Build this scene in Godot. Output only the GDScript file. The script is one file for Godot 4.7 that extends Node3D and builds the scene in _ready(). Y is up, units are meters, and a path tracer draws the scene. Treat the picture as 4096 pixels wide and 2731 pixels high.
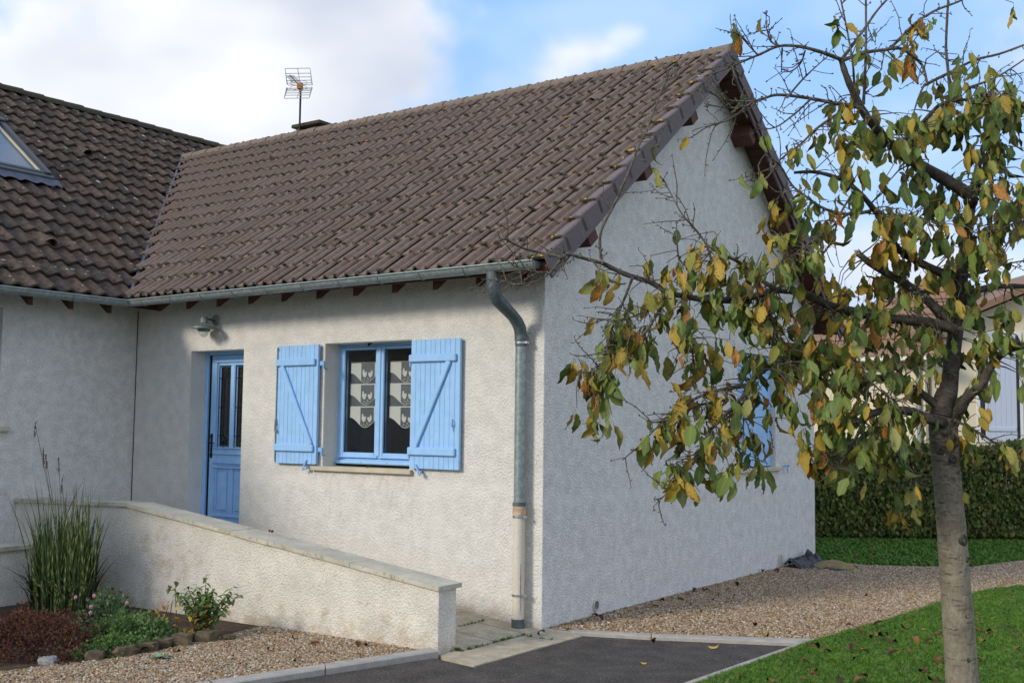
extends Node3D

# ---- surveyed frame: origin at the foot of the wing's front right corner, front wall in the plane z = 0, gable in the plane x = 0
const CAM := Vector3(5.2384, 1.725, 8.0265)
const FOCAL := 4431.12          # of the photograph, in its own pixels (4096 x 2731)
const RIDGE_Y := 6.0224
const RIDGE_Z := -3.3684
const PITCH := 0.7623           # wing roof, rise over run
const EAVE_Z := 0.43
const EAVE_Y := 3.127
const GABLE_D := 6.737
const MAIN_X := -5.64           # wall of the main house
const MAIN_PITCH := 0.728
const MAIN_EAVE_X := -5.2
const MAIN_EAVE_Y := 3.115
const MAIN_RIDGE_X := -9.985
var eye_basis := Basis(Vector3(0.82147681, 0.01166525, -0.57012259), Vector3(0.03419321, 0.99698409, 0.06966746), Vector3(0.56921584, -0.07672452, 0.81860044))
var rng := RandomNumberGenerator.new()
var names := {}
var M := {}


# ------------------------------------------------------------------ mesh building
class MB:
	var v := PackedVector3Array()
	var n := PackedVector3Array()
	var uv := PackedVector2Array()
	var col := PackedColorArray()
	var ix := PackedInt32Array()

	func quad(a: Vector3, b: Vector3, c: Vector3, d: Vector3) -> void:
		var nn := (c - a).cross(d - b).normalized()
		var i := v.size()
		for p in [a, b, c, d]:
			v.append(p)
			n.append(nn)
		for t in [Vector2(0, 0), Vector2(1, 0), Vector2(1, 1), Vector2(0, 1)]:
			uv.append(t)
		for k in [0, 2, 1, 0, 3, 2]:
			ix.append(i + k)

	func tri(a: Vector3, b: Vector3, c: Vector3) -> void:
		var nn := (b - a).cross(c - a).normalized()
		var i := v.size()
		for p in [a, b, c]:
			v.append(p)
			n.append(nn)
			uv.append(Vector2(p.x, p.y))
		for k in [0, 2, 1]:
			ix.append(i + k)

	func quad_out(a: Vector3, b: Vector3, c: Vector3, d: Vector3, mid: Vector3) -> void:
		if (c - a).cross(d - b).dot((a + b + c + d) * 0.25 - mid) < 0.0:
			quad(d, c, b, a)
		else:
			quad(a, b, c, d)

	func tri_out(a: Vector3, b: Vector3, c: Vector3, mid: Vector3) -> void:
		if (b - a).cross(c - a).dot((a + b + c) / 3.0 - mid) < 0.0:
			tri(c, b, a)
		else:
			tri(a, b, c)

	# box with chamfered edges, in the frame x
	func cbox(lo: Vector3, hi: Vector3, ch := 0.0, x := Transform3D.IDENTITY) -> void:
		var mid := (lo + hi) * 0.5
		var h := (hi - lo) * 0.5
		ch = minf(ch, minf(h.x, minf(h.y, h.z)) * 0.9)
		var c := x * mid
		var at := func(axis: int, s: Vector3) -> Vector3:
			var p := Vector3(s.x * (h.x - ch), s.y * (h.y - ch), s.z * (h.z - ch))
			p[axis] = s[axis] * h[axis]
			return x * (mid + p)
		for a in 3:
			var b := (a + 1) % 3
			var e := (a + 2) % 3
			for s in [-1.0, 1.0]:
				var q := []
				for k in [[-1.0, -1.0], [1.0, -1.0], [1.0, 1.0], [-1.0, 1.0]]:
					var g := Vector3.ZERO
					g[a] = s
					g[b] = k[0]
					g[e] = k[1]
					q.append(at.call(a, g))
				quad_out(q[0], q[1], q[2], q[3], c)
		if ch <= 0.0:
			return
		for a in 3:
			var b := (a + 1) % 3
			var e := (a + 2) % 3
			for s in [-1.0, 1.0]:
				for t in [-1.0, 1.0]:
					var g0 := Vector3.ZERO
					g0[a] = s
					g0[b] = t
					var g1 := g0
					g0[e] = -1.0
					g1[e] = 1.0
					quad_out(at.call(a, g0), at.call(a, g1), at.call(b, g1), at.call(b, g0), c)
		for sx in [-1.0, 1.0]:
			for sy in [-1.0, 1.0]:
				for sz in [-1.0, 1.0]:
					var g := Vector3(sx, sy, sz)
					tri_out(at.call(0, g), at.call(1, g), at.call(2, g), c)

	# swept tube with smooth sides
	func tube(p: Array, r: Array, sides := 8, capped := true) -> void:
		var k := p.size()
		var side := Vector3.ZERO
		var first := v.size()
		var along := 0.0
		for i in k:
			var d: Vector3 = (p[mini(i + 1, k - 1)] - p[maxi(i - 1, 0)]).normalized()
			if i == 0:
				side = d.cross(Vector3.UP if absf(d.y) < 0.9 else Vector3.RIGHT).normalized()
			else:
				side = (side - d * side.dot(d)).normalized()
				along += p[i].distance_to(p[i - 1])
			var up := d.cross(side)
			for j in sides + 1:
				var a := TAU * j / sides
				var o := side * cos(a) + up * sin(a)
				v.append(p[i] + o * r[i])
				n.append(o)
				uv.append(Vector2(float(j) / sides, along))
		for i in k - 1:
			for j in sides:
				var a := first + i * (sides + 1) + j
				var b := a + sides + 1
				for q in [a, b, a + 1, a + 1, b, b + 1]:
					ix.append(q)
		if capped:
			for e in [0, k - 1]:
				var mid: Vector3 = p[e]
				for j in sides:
					var a: Vector3 = v[first + e * (sides + 1) + j]
					var b: Vector3 = v[first + e * (sides + 1) + j + 1]
					var inside: Vector3 = p[1] if e == 0 else p[k - 2]
					tri_out(mid, a, b, inside)

	# profile of [radius, height], from the top down, turned about the y axis of x
	func lathe(prof: Array, x: Transform3D, sides := 20, smooth := false) -> void:
		for i in prof.size() - 1:
			var a: Array = prof[i]
			var b: Array = prof[i + 1]
			var dn := Vector2(a[1] - b[1], b[0] - a[0]).normalized()
			var first := v.size()
			for j in sides + 1:
				var t := TAU * j / sides
				var o := Vector3(cos(t), 0, sin(t))
				var nn := (o * dn.x + Vector3.UP * dn.y)
				for e in [a, b]:
					v.append(x * (o * e[0] + Vector3.UP * e[1]))
					n.append((x.basis * (o if smooth else nn)).normalized())
					uv.append(Vector2(float(j) / sides, e[1]))
			for j in sides:
				var s := first + j * 2
				for q in [s, s + 1, s + 2, s + 1, s + 3, s + 2]:
					ix.append(q)

	# flat polygon (2D) pushed through a thickness along z of x
	func slab(poly: PackedVector2Array, z0: float, z1: float, x := Transform3D.IDENTITY) -> void:
		var tris := Geometry2D.triangulate_polygon(poly)
		var mid := Vector3.ZERO
		for p in poly:
			mid += Vector3(p.x, p.y, (z0 + z1) * 0.5)
		mid = x * (mid / poly.size())
		for z in [z0, z1]:
			var out: Vector3 = x.basis * Vector3(0, 0, -1.0 if z == minf(z0, z1) else 1.0)
			for i in range(0, tris.size(), 3):
				var a := x * Vector3(poly[tris[i]].x, poly[tris[i]].y, z)
				var b := x * Vector3(poly[tris[i + 1]].x, poly[tris[i + 1]].y, z)
				var c := x * Vector3(poly[tris[i + 2]].x, poly[tris[i + 2]].y, z)
				if (b - a).cross(c - a).dot(out) < 0.0:
					tri(c, b, a)
				else:
					tri(a, b, c)
		var ccw := not Geometry2D.is_polygon_clockwise(poly)
		for i in poly.size():
			var a := poly[i]
			var b := poly[(i + 1) % poly.size()]
			var lo := minf(z0, z1)
			var hi := maxf(z0, z1)
			var q := [x * Vector3(a.x, a.y, lo), x * Vector3(b.x, b.y, lo), x * Vector3(b.x, b.y, hi), x * Vector3(a.x, a.y, hi)]
			var flat := (b - a)
			var o2 := Vector2(flat.y, -flat.x) * (1.0 if ccw else -1.0)
			var o3: Vector3 = x.basis * Vector3(o2.x, o2.y, 0)
			if (q[2] - q[0]).cross(q[3] - q[1]).dot(o3) < 0.0:
				quad(q[3], q[2], q[1], q[0])
			else:
				quad(q[0], q[1], q[2], q[3])

	# wall of width w (along U) and height h (along V) with rectangular openings [u0, v0, u1, v1], its face at o, its body behind it
	func wall(o: Vector3, U: Vector3, V: Vector3, w: float, h: float, holes: Array, thick: float, dirt = null, cell := 0.03) -> void:
		var N := U.cross(V)
		var us := [0.0, w]
		var vs := [0.0, h]
		for q in holes:
			us.append(q[0])
			us.append(q[2])
			vs.append(q[1])
			vs.append(q[3])
		us.sort()
		vs.sort()
		for i in us.size() - 1:
			for j in vs.size() - 1:
				if us[i + 1] - us[i] < 1e-5 or vs[j + 1] - vs[j] < 1e-5:
					continue
				var mu: float = (us[i] + us[i + 1]) * 0.5
				var mv: float = (vs[j] + vs[j + 1]) * 0.5
				var open := false
				for q in holes:
					if mu > q[0] and mu < q[2] and mv > q[1] and mv < q[3]:
						open = true
				if open:
					continue
				var a: Vector3 = o + U * us[i] + V * vs[j]
				var b: Vector3 = o + U * us[i + 1] + V * vs[j]
				var c: Vector3 = o + U * us[i + 1] + V * vs[j + 1]
				var d: Vector3 = o + U * us[i] + V * vs[j + 1]
				if dirt != null:
					patch(a, b, c, d, dirt, cell)
				else:
					quad(a, b, c, d)
				quad(d - N * thick, c - N * thick, b - N * thick, a - N * thick)
		var rim := func(u0, v0, u1, v1, mid: Vector3, inward: bool) -> void:
			var c := [o + U * u0 + V * v0, o + U * u1 + V * v0, o + U * u1 + V * v1, o + U * u0 + V * v1]
			for k in 4:
				var a: Vector3 = c[k]
				var b: Vector3 = c[(k + 1) % 4]
				var t := N * thick
				var out := (a + b) * 0.5 - mid
				if inward:
					out = -out
				var nn := (b - t - a).cross((a - t) - b)
				if nn.dot(out) < 0.0:
					quad(a - t, b - t, b, a)
				else:
					quad(a, b, b - t, a - t)
		rim.call(0.0, 0.0, w, h, o + U * w * 0.5 + V * h * 0.5, false)
		for q in holes:
			rim.call(q[0], q[1], q[2], q[3], o + U * (q[0] + q[2]) * 0.5 + V * (q[1] + q[3]) * 0.5, true)

	# a flat quad in small cells, its colour asked for point by point
	func patch(a: Vector3, b: Vector3, c: Vector3, d: Vector3, tone: Callable, cell: float) -> void:
		var nu := maxi(1, int(ceil(a.distance_to(b) / cell)))
		var nv := maxi(1, int(ceil(a.distance_to(d) / cell)))
		var nn := (c - a).cross(d - b).normalized()
		while col.size() < v.size():
			col.append(Color.WHITE)
		var first := v.size()
		for j in nv + 1:
			for i in nu + 1:
				var s := float(i) / nu
				var t := float(j) / nv
				var p := a.lerp(b, s).lerp(d.lerp(c, s), t)
				v.append(p)
				n.append(nn)
				uv.append(Vector2(s, t))
				col.append(tone.call(p))
		for j in nv:
			for i in nu:
				var q := first + j * (nu + 1) + i
				for k in [q, q + nu + 2, q + 1, q, q + nu + 1, q + nu + 2]:
					ix.append(k)

	func append(m: MB, x: Transform3D, c := Color.WHITE) -> void:
		var i := v.size()
		for k in m.v.size():
			v.append(x * m.v[k])
			n.append((x.basis * m.n[k]).normalized())
			uv.append(m.uv[k])
			if m.col.size():
				col.append(m.col[k] * c)
			elif col.size() or c != Color.WHITE:
				col.append(c)
		for k in m.ix:
			ix.append(i + k)

	func arrays() -> Array:
		var a := []
		a.resize(Mesh.ARRAY_MAX)
		a[Mesh.ARRAY_VERTEX] = v
		a[Mesh.ARRAY_NORMAL] = n
		a[Mesh.ARRAY_TEX_UV] = uv
		if col.size():
			while col.size() < v.size():
				col.append(Color.WHITE)
			a[Mesh.ARRAY_COLOR] = col
		a[Mesh.ARRAY_INDEX] = ix
		return a

	func mesh(mat: Material = null) -> ArrayMesh:
		var m := ArrayMesh.new()
		m.add_surface_from_arrays(Mesh.PRIMITIVE_TRIANGLES, arrays())
		if mat:
			m.surface_set_material(0, mat)
		return m


# ------------------------------------------------------------------ naming
func numbered(called: String) -> String:
	var k: int = names.get(called, 0)
	names[called] = k + 1
	return called if k == 0 else "%s_%03d" % [called, k]


func tag(o: Node, label: String, category: String, group := "", kind := "") -> Node:
	o.set_meta("label", label)
	o.set_meta("category", category)
	if group:
		o.set_meta("group", group)
	if kind:
		o.set_meta("kind", kind)
	return o


func thing(called: String, label: String, category: String, at := Vector3.ZERO, group := "") -> Node3D:
	var o := Node3D.new()
	o.name = numbered(called)
	o.position = at
	add_child(o)
	tag(o, label, category, group)
	return o


# a mesh as a part (parent given) or as a top-level object
func put(called: String, m: Variant, mat: Material, parent: Node = null, x := Transform3D.IDENTITY) -> MeshInstance3D:
	var o := MeshInstance3D.new()
	o.mesh = m.mesh(mat) if m is MB else m
	if mat and not m is MB:
		o.material_override = mat
	o.transform = x
	if parent:
		o.name = called
		parent.add_child(o, true)
	else:
		o.name = numbered(called)
		add_child(o)
	return o


func structure(called: String, m: Variant, mat: Material) -> MeshInstance3D:
	var o := put(called, m, mat)
	o.set_meta("kind", "structure")
	return o


func copies(called: String, mesh: Mesh, mat: Material, list: Array, tints: Array, parent: Node = null) -> MultiMeshInstance3D:
	var mm := MultiMesh.new()
	mm.transform_format = MultiMesh.TRANSFORM_3D
	mm.use_colors = tints.size() > 0
	mm.mesh = mesh
	mm.instance_count = list.size()
	for i in list.size():
		mm.set_instance_transform(i, list[i])
		if tints.size():
			mm.set_instance_color(i, tints[i])
	var o := MultiMeshInstance3D.new()
	o.multimesh = mm
	o.material_override = mat
	o.set_meta("kind", "stuff")
	if parent:
		o.name = called
		parent.add_child(o, true)
	else:
		o.name = numbered(called)
		add_child(o)
	return o


# ------------------------------------------------------------------ materials
func lin(r: float, g: float, b: float) -> Color:
	return Color(r, g, b).linear_to_srgb()


func noise(seed_: int, freq: float, oct := 3, kind := FastNoiseLite.TYPE_SIMPLEX_SMOOTH, gain := 0.5) -> FastNoiseLite:
	var f := FastNoiseLite.new()
	f.seed = seed_
	f.frequency = freq
	f.noise_type = kind
	f.fractal_type = FastNoiseLite.FRACTAL_FBM
	f.fractal_octaves = oct
	f.fractal_gain = gain
	return f


func ramp(stops: Array) -> Gradient:
	var g := Gradient.new()
	var o := PackedFloat32Array()
	var c := PackedColorArray()
	for s in stops:
		o.append(s[0])
		c.append(s[1])
	g.offsets = o
	g.colors = c
	return g


func ntex(f: FastNoiseLite, size: int, stops: Array, normal := 0.0) -> NoiseTexture2D:
	var t := NoiseTexture2D.new()
	t.width = size
	t.height = size
	t.seamless = true
	t.noise = f
	if normal > 0.0:
		t.as_normal_map = true
		t.bump_strength = normal
	elif stops.size():
		t.color_ramp = ramp(stops)
	return t


func std(c: Color, rough := 0.8, metal := 0.0) -> StandardMaterial3D:
	var m := StandardMaterial3D.new()
	m.albedo_color = c
	m.roughness = rough
	m.metallic = metal
	m.cull_mode = BaseMaterial3D.CULL_DISABLED
	return m


func tri_mat(albedo: Texture2D, normal: Texture2D, nscale: float, metres: float, rough := 0.9, tint := Color.WHITE, world := true) -> StandardMaterial3D:
	var m := std(tint, rough)
	m.albedo_texture = albedo
	if normal:
		m.normal_enabled = true
		m.normal_texture = normal
		m.normal_scale = nscale
	m.uv1_triplanar = true
	m.uv1_world_triplanar = world
	m.uv1_triplanar_sharpness = 8.0
	m.uv1_scale = Vector3.ONE / metres
	return m


# albedo picture of three noises: a coarse cloudy tone, a fine grain and dark flecks
func grain_image(size: int, base: Color, coarse: float, fine: float, fleck: float, fleck_tone: Color, seed_: int, fc := 0.012, ff := 0.22, stretch := Vector2.ONE) -> ImageTexture:
	var a := noise(seed_, fc, 4).get_seamless_image(size, size, false, false, 0.1, true)
	var b := noise(seed_ + 1, ff, 2).get_seamless_image(int(size / stretch.x), int(size / stretch.y), false, false, 0.1, true)
	var c := noise(seed_ + 2, fc * 7.0, 4).get_seamless_image(size, size, false, false, 0.1, true)
	if stretch != Vector2.ONE:
		b.resize(size, size)
	var da := a.get_data()
	var db := b.get_data()
	var dc := c.get_data()
	var out := PackedByteArray()
	out.resize(size * size * 3)
	var br := base.r * 255.0
	var bg := base.g * 255.0
	var bb := base.b * 255.0
	for i in size * size:
		var t := 1.0 + (da[i] / 255.0 - 0.5) * coarse + (db[i] / 255.0 - 0.5) * fine
		var f := 0.0
		if dc[i] > 158 and db[i] > 64:
			f = minf((dc[i] - 158) * 0.0196, 1.0) * minf(db[i] * 0.00784 - 0.5, 1.0) * fleck
		var o := i * 3
		t *= 1.0 - f
		f *= 255.0
		out[o] = mini(int(br * t + fleck_tone.r * f), 255)
		out[o + 1] = mini(int(bg * t + fleck_tone.g * f), 255)
		out[o + 2] = mini(int(bb * t + fleck_tone.b * f), 255)
	var im := Image.create_from_data(size, size, false, Image.FORMAT_RGB8, out)
	return ImageTexture.create_from_image(im)


# relief of a hand-thrown render: lumps that come and go, pits, and strokes of the trowel
func trowelled(size: int, seed_: int) -> ImageTexture:
	var a := noise(seed_, 0.075, 4, FastNoiseLite.TYPE_SIMPLEX, 0.66).get_seamless_image(size, size).get_data()
	var b := noise(seed_ + 1, 0.011, 3).get_seamless_image(size, size).get_data()
	var out := PackedByteArray()
	out.resize(size * size)
	for i in size * size:
		var amp := clampf(0.75 + (b[i] - 128) * 0.0016, 0.6, 0.9)
		out[i] = clampi(int(128.0 + (a[i] - 128.0) * amp), 0, 255)
	var r := RandomNumberGenerator.new()
	r.seed = seed_
	for k in 5200:
		var x := r.randf() * size
		var y := r.randf() * size
		var t := r.randf() * TAU
		var bend := r.randf_range(-0.05, 0.05)
		var h := r.randf_range(-34.0, 26.0)
		var l := r.randi_range(5, 30)
		var wide := r.randi_range(1, 3)
		for q in l:
			t += bend
			x = fposmod(x + cos(t), size)
			y = fposmod(y + sin(t), size)
			var fade := h * sin(PI * q / l)
			for e in wide:
				var o := (int(y) % size) * size + (int(x + e) % size)
				out[o] = clampi(out[o] + int(fade), 0, 255)
	var im := Image.create_from_data(size, size, false, Image.FORMAT_L8, out)
	im.convert(Image.FORMAT_RGBA8)
	im.bump_map_to_normal_map(7.0)
	return ImageTexture.create_from_image(im)


func make_materials() -> void:
	var rough_n := trowelled(1024, 5)
	var soft_n := ntex(noise(6, 0.02, 3), 1024, [], 5.0)
	var fine_n := ntex(noise(7, 0.16, 3), 1024, [], 6.0)
	M.render = tri_mat(grain_image(768, Color(0.85, 0.835, 0.805), 0.08, 0.13, 0.40, Color(0.55, 0.50, 0.44), 11, 0.018, 0.25), rough_n, 0.72, 2.6, 0.95)
	M.render.vertex_color_use_as_albedo = true
	M.gable_render = tri_mat(grain_image(768, Color(0.855, 0.845, 0.83), 0.12, 0.24, 0.60, Color(0.48, 0.44, 0.39), 21, 0.020, 0.22), rough_n, 0.78, 2.4, 0.95)
	M.garden_render = tri_mat(grain_image(512, Color(0.86, 0.835, 0.785), 0.10, 0.12, 0.40, Color(0.60, 0.52, 0.42), 31, 0.012, 0.2), rough_n, 0.85, 2.2, 0.95)
	M.garden_render.vertex_color_use_as_albedo = true
	M.reveal = tri_mat(grain_image(256, Color(0.85, 0.835, 0.805), 0.06, 0.05, 0.1, Color(0.5, 0.47, 0.42), 41), soft_n, 0.3, 2.0, 0.95)
	M.coping = tri_mat(grain_image(512, Color(0.755, 0.725, 0.65), 0.18, 0.08, 0.35, Color(0.45, 0.43, 0.38), 51, 0.01), fine_n, 0.3, 1.6, 0.9)
	M.coping_edge = tri_mat(grain_image(512, Color(0.755, 0.725, 0.65), 0.2, 0.1, 0.65, Color(0.36, 0.34, 0.28), 52, 0.006), fine_n, 0.4, 1.1, 0.95)
	M.sill = tri_mat(grain_image(512, Color(0.76, 0.72, 0.63), 0.12, 0.06, 0.3, Color(0.55, 0.47, 0.36), 53, 0.01), fine_n, 0.2, 1.3, 0.9)
	M.asphalt = tri_mat(grain_image(512, Color(0.300, 0.272, 0.248), 0.45, 0.75, 0.8, Color(0.50, 0.47, 0.43), 61, 0.012, 0.16), fine_n, 1.4, 1.9, 0.9)
	M.kerb = tri_mat(grain_image(256, Color(0.67, 0.64, 0.60), 0.16, 0.12, 0.4, Color(0.45, 0.42, 0.37), 71, 0.02), fine_n, 0.4, 0.9, 0.95)
	M.paver = tri_mat(grain_image(512, Color(0.74, 0.69, 0.595), 0.22, 0.60, 0.7, Color(0.42, 0.38, 0.29), 81, 0.01, 0.35), fine_n, 1.0, 0.9, 0.95)
	M.soil = tri_mat(grain_image(512, Color(0.30, 0.23, 0.17), 0.5, 0.5, 0.6, Color(0.15, 0.11, 0.08), 91, 0.02), rough_n, 1.2, 1.0, 1.0)
	M.gravel_base = tri_mat(grain_image(512, Color(0.52, 0.40, 0.26), 0.3, 0.8, 0.7, Color(0.24, 0.19, 0.14), 92, 0.03, 0.3), rough_n, 1.0, 0.8, 1.0)
	M.turf = tri_mat(grain_image(256, Color(0.17, 0.28, 0.06), 0.4, 0.6, 0.5, Color(0.10, 0.13, 0.04), 93, 0.015, 0.3), rough_n, 1.2, 1.1, 1.0)
	M.field = tri_mat(grain_image(512, Color(0.24, 0.30, 0.12), 0.4, 0.4, 0.3, Color(0.2, 0.2, 0.1), 94), null, 0.0, 5.0, 1.0)
	# roof tiles
	M.tile = []
	for k in 4:
		var b: Color = [Color(0.475, 0.40, 0.352), Color(0.455, 0.38, 0.332), Color(0.485, 0.412, 0.365), Color(0.445, 0.375, 0.33)][k]
		var t := tri_mat(grain_image(256, b, 0.22, 0.16, 0.8, Color(0.21, 0.19, 0.16), 100 + k, 0.03, 0.3), fine_n, 0.5, 0.75, 0.85)
		M.tile.append(t)
	M.old_tile = []
	for k in 4:
		var b: Color = [Color(0.335, 0.275, 0.23), Color(0.30, 0.25, 0.215), Color(0.37, 0.30, 0.25), Color(0.275, 0.235, 0.205)][k]
		M.old_tile.append(tri_mat(grain_image(256, b, 0.5, 0.25, 0.9, Color(0.14, 0.135, 0.12), 110 + k, 0.03, 0.25), fine_n, 0.8, 0.7, 0.95))
	M.tile_edge = tri_mat(grain_image(256, Color(0.44, 0.38, 0.345), 0.3, 0.2, 1.0, Color(0.19, 0.19, 0.11), 120, 0.05), fine_n, 0.8, 0.4, 1.0)
	M.old_edge = tri_mat(grain_image(256, Color(0.33, 0.275, 0.24), 0.5, 0.25, 0.9, Color(0.14, 0.135, 0.12), 121, 0.05), fine_n, 0.8, 0.4, 1.0)
	M.verge = tri_mat(grain_image(512, Color(0.43, 0.385, 0.385), 0.12, 0.10, 0.4, Color(0.25, 0.23, 0.2), 122, 0.02), fine_n, 0.3, 0.8, 0.85)
	M.ridge = tri_mat(grain_image(512, Color(0.50, 0.44, 0.39), 0.25, 0.15, 0.9, Color(0.27, 0.26, 0.17), 123, 0.03), fine_n, 0.5, 0.6, 0.9)
	M.old_ridge = tri_mat(grain_image(512, Color(0.30, 0.27, 0.21), 0.5, 0.25, 0.9, Color(0.17, 0.18, 0.1), 124, 0.03), fine_n, 0.8, 0.6, 0.95)
	M.moss = std(Color.WHITE, 1.0)
	M.moss.vertex_color_use_as_albedo = true
	M.lichen = M.moss
	# wood, metal, paint
	M.wood = tri_mat(grain_image(256, Color(0.34, 0.20, 0.16), 0.3, 0.25, 0.4, Color(0.22, 0.11, 0.08), 130, 0.02, 0.2, Vector2(8, 1)), null, 0.0, 0.8, 0.75)
	M.barge = tri_mat(grain_image(256, Color(0.40, 0.345, 0.36), 0.1, 0.08, 0.2, Color(0.28, 0.24, 0.24), 131), null, 0.0, 0.8, 0.6)
	var paint := grain_image(512, Color(0.595, 0.765, 0.93), 0.08, 0.05, 0.30, Color(0.47, 0.62, 0.78), 140, 0.012)
	M.blue = tri_mat(paint, fine_n, 0.14, 1.1, 0.55)
	M.blue_frame = tri_mat(grain_image(256, Color(0.55, 0.71, 0.90), 0.03, 0.02, 0.1, Color(0.45, 0.58, 0.75), 141), null, 0.0, 1.1, 0.45)
	M.zinc = tri_mat(grain_image(512, Color(0.56, 0.60, 0.595), 0.30, 0.08, 0.75, Color(0.27, 0.29, 0.29), 150, 0.02), null, 0.0, 0.7, 0.42)
	M.zinc.metallic = 0.35
	M.zinc_dark = tri_mat(grain_image(512, Color(0.36, 0.40, 0.41), 0.30, 0.08, 0.7, Color(0.22, 0.24, 0.25), 151, 0.02), null, 0.0, 0.7, 0.5)
	M.zinc_dark.metallic = 0.3
	M.steel = std(Color(0.72, 0.73, 0.74), 0.35, 0.9)
	M.lead = tri_mat(grain_image(256, Color(0.27, 0.29, 0.345), 0.3, 0.1, 0.5, Color(0.42, 0.44, 0.5), 152), null, 0.0, 0.6, 0.55)
	M.pvc = tri_mat(grain_image(256, Color(0.82, 0.785, 0.72), 0.06, 0.03, 0.55, Color(0.45, 0.27, 0.15), 153, 0.03), null, 0.0, 0.6, 0.55)
	M.rust = tri_mat(grain_image(256, Color(0.76, 0.66, 0.55), 0.3, 0.2, 1.0, Color(0.58, 0.31, 0.13), 154, 0.012), null, 0.0, 0.25, 0.9)
	M.black = std(Color(0.05, 0.05, 0.055), 0.5)
	M.seal = std(Color(0.03, 0.03, 0.03), 0.9)  # black of the seals, also painted in as shade at the door leaf
	M.iron = std(Color(0.13, 0.12, 0.12), 0.5, 0.5)
	M.glass = std(Color(0.03, 0.04, 0.07, 0.12), 0.02)
	M.glass.transparency = BaseMaterial3D.TRANSPARENCY_ALPHA
	M.globe = std(Color(0.85, 0.87, 0.86, 0.35), 0.1)
	M.globe.transparency = BaseMaterial3D.TRANSPARENCY_ALPHA
	M.white = std(Color(0.86, 0.86, 0.84), 0.5)
	M.lace = std(Color(0.93, 0.94, 0.90), 0.95)
	M.voile = std(Color(0.62, 0.65, 0.66, 0.30), 0.95)
	M.voile.transparency = BaseMaterial3D.TRANSPARENCY_ALPHA
	M.plaster = std(Color(0.74, 0.72, 0.68), 0.95)
	M.floor_tile = std(Color(0.35, 0.3, 0.26), 0.5)
	M.navy = std(Color(0.10, 0.12, 0.28), 0.9)
	M.skyglass = std(Color(0.35, 0.40, 0.44, 0.5), 0.03)
	M.skyglass.transparency = BaseMaterial3D.TRANSPARENCY_ALPHA
	M.velux = std(Color(0.23, 0.245, 0.27), 0.45, 0.3)
	M.tint = std(Color.WHITE, 0.9)
	M.tint.vertex_color_use_as_albedo = true
	M.tint.backlight_enabled = true
	M.tint.backlight = Color(0.10, 0.14, 0.03)
	M.stone = tri_mat(grain_image(256, Color(0.41, 0.36, 0.27), 0.5, 0.3, 0.7, Color(0.28, 0.26, 0.18), 160, 0.02), rough_n, 1.0, 0.5, 1.0)
	M.grey_stone = tri_mat(grain_image(256, Color(0.58, 0.58, 0.57), 0.3, 0.2, 0.5, Color(0.35, 0.35, 0.34), 161, 0.03), rough_n, 0.8, 0.4, 1.0)
	M.pebble = std(Color.WHITE, 0.75)
	M.pebble.vertex_color_use_as_albedo = true
	M.plastic = std(Color(0.03, 0.031, 0.036), 0.45)
	M.sand = tri_mat(grain_image(256, Color(0.56, 0.49, 0.32), 0.3, 0.3, 0.5, Color(0.36, 0.33, 0.18), 162, 0.03), rough_n, 1.0, 0.5, 1.0)
	M.cream = tri_mat(grain_image(256, Color(0.86, 0.81, 0.70), 0.06, 0.05, 0.1, Color(0.7, 0.65, 0.55), 170), null, 0.0, 3.0, 0.95)
	M.far_tile = std(Color(0.53, 0.42, 0.34), 0.9)
	M.far_tile2 = std(Color(0.60, 0.48, 0.39), 0.9)
	M.green_rail = std(Color(0.10, 0.38, 0.30), 0.5)
	M.brick_red = std(Color(0.45, 0.25, 0.18), 0.95)


# ------------------------------------------------------------------ roofs
# tile in its own axes: x across, y up from the slope, z down the slope with the lower edge at z = 0
func tile_shape(width: float, profile: Array, length: float, lift: float, thick: float) -> Array:
	var body := MB.new()
	var edge := MB.new()
	var k := profile.size()
	for i in k - 1:
		var a := Vector2(profile[i][0] * width, profile[i][1])
		var b := Vector2(profile[i + 1][0] * width, profile[i + 1][1])
		var nn := Vector3(-(b.y - a.y), b.x - a.x, 0).normalized()
		var first := body.v.size()
		for p in [Vector3(a.x, a.y, -length), Vector3(b.x, b.y, -length), Vector3(b.x, b.y + lift, -0.006), Vector3(a.x, a.y + lift, -0.006)]:
			body.v.append(p)
			body.uv.append(Vector2(p.x, p.z))
		for q in [i, i + 1, i + 1, i]:
			var p0: Array = profile[maxi(q - 1, 0)]
			var p1: Array = profile[mini(q + 1, k - 1)]
			body.n.append(Vector3(-(p1[1] - p0[1]), (p1[0] - p0[0]) * width, 0).normalized() if not profile[q].size() > 2 else nn)
		for q in [0, 1, 2, 0, 2, 3]:
			body.ix.append(first + q)
		var t := Vector3(0, -thick, 0)
		var e0 := Vector3(a.x, a.y + lift, -0.006)
		var e1 := Vector3(b.x, b.y + lift, -0.006)
		var f0 := e0 + Vector3(0, -0.005, 0.006)
		var f1 := e1 + Vector3(0, -0.005, 0.006)
		edge.quad(f0, f1, e1, e0)
		edge.quad(f0 + t, f1 + t, f1, f0)
		edge.quad(e1 + t + Vector3(0, 0, -0.05), f1 + t, f0 + t, e0 + t + Vector3(0, 0, -0.05))
	return [body, edge]


func tile_mesh(shape: Array, m: Material, edge_m: Material) -> ArrayMesh:
	var mesh: ArrayMesh = shape[0].mesh(m)
	mesh.add_surface_from_arrays(Mesh.PRIMITIVE_TRIANGLES, shape[1].arrays())
	mesh.surface_set_material(1, edge_m)
	return mesh


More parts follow.
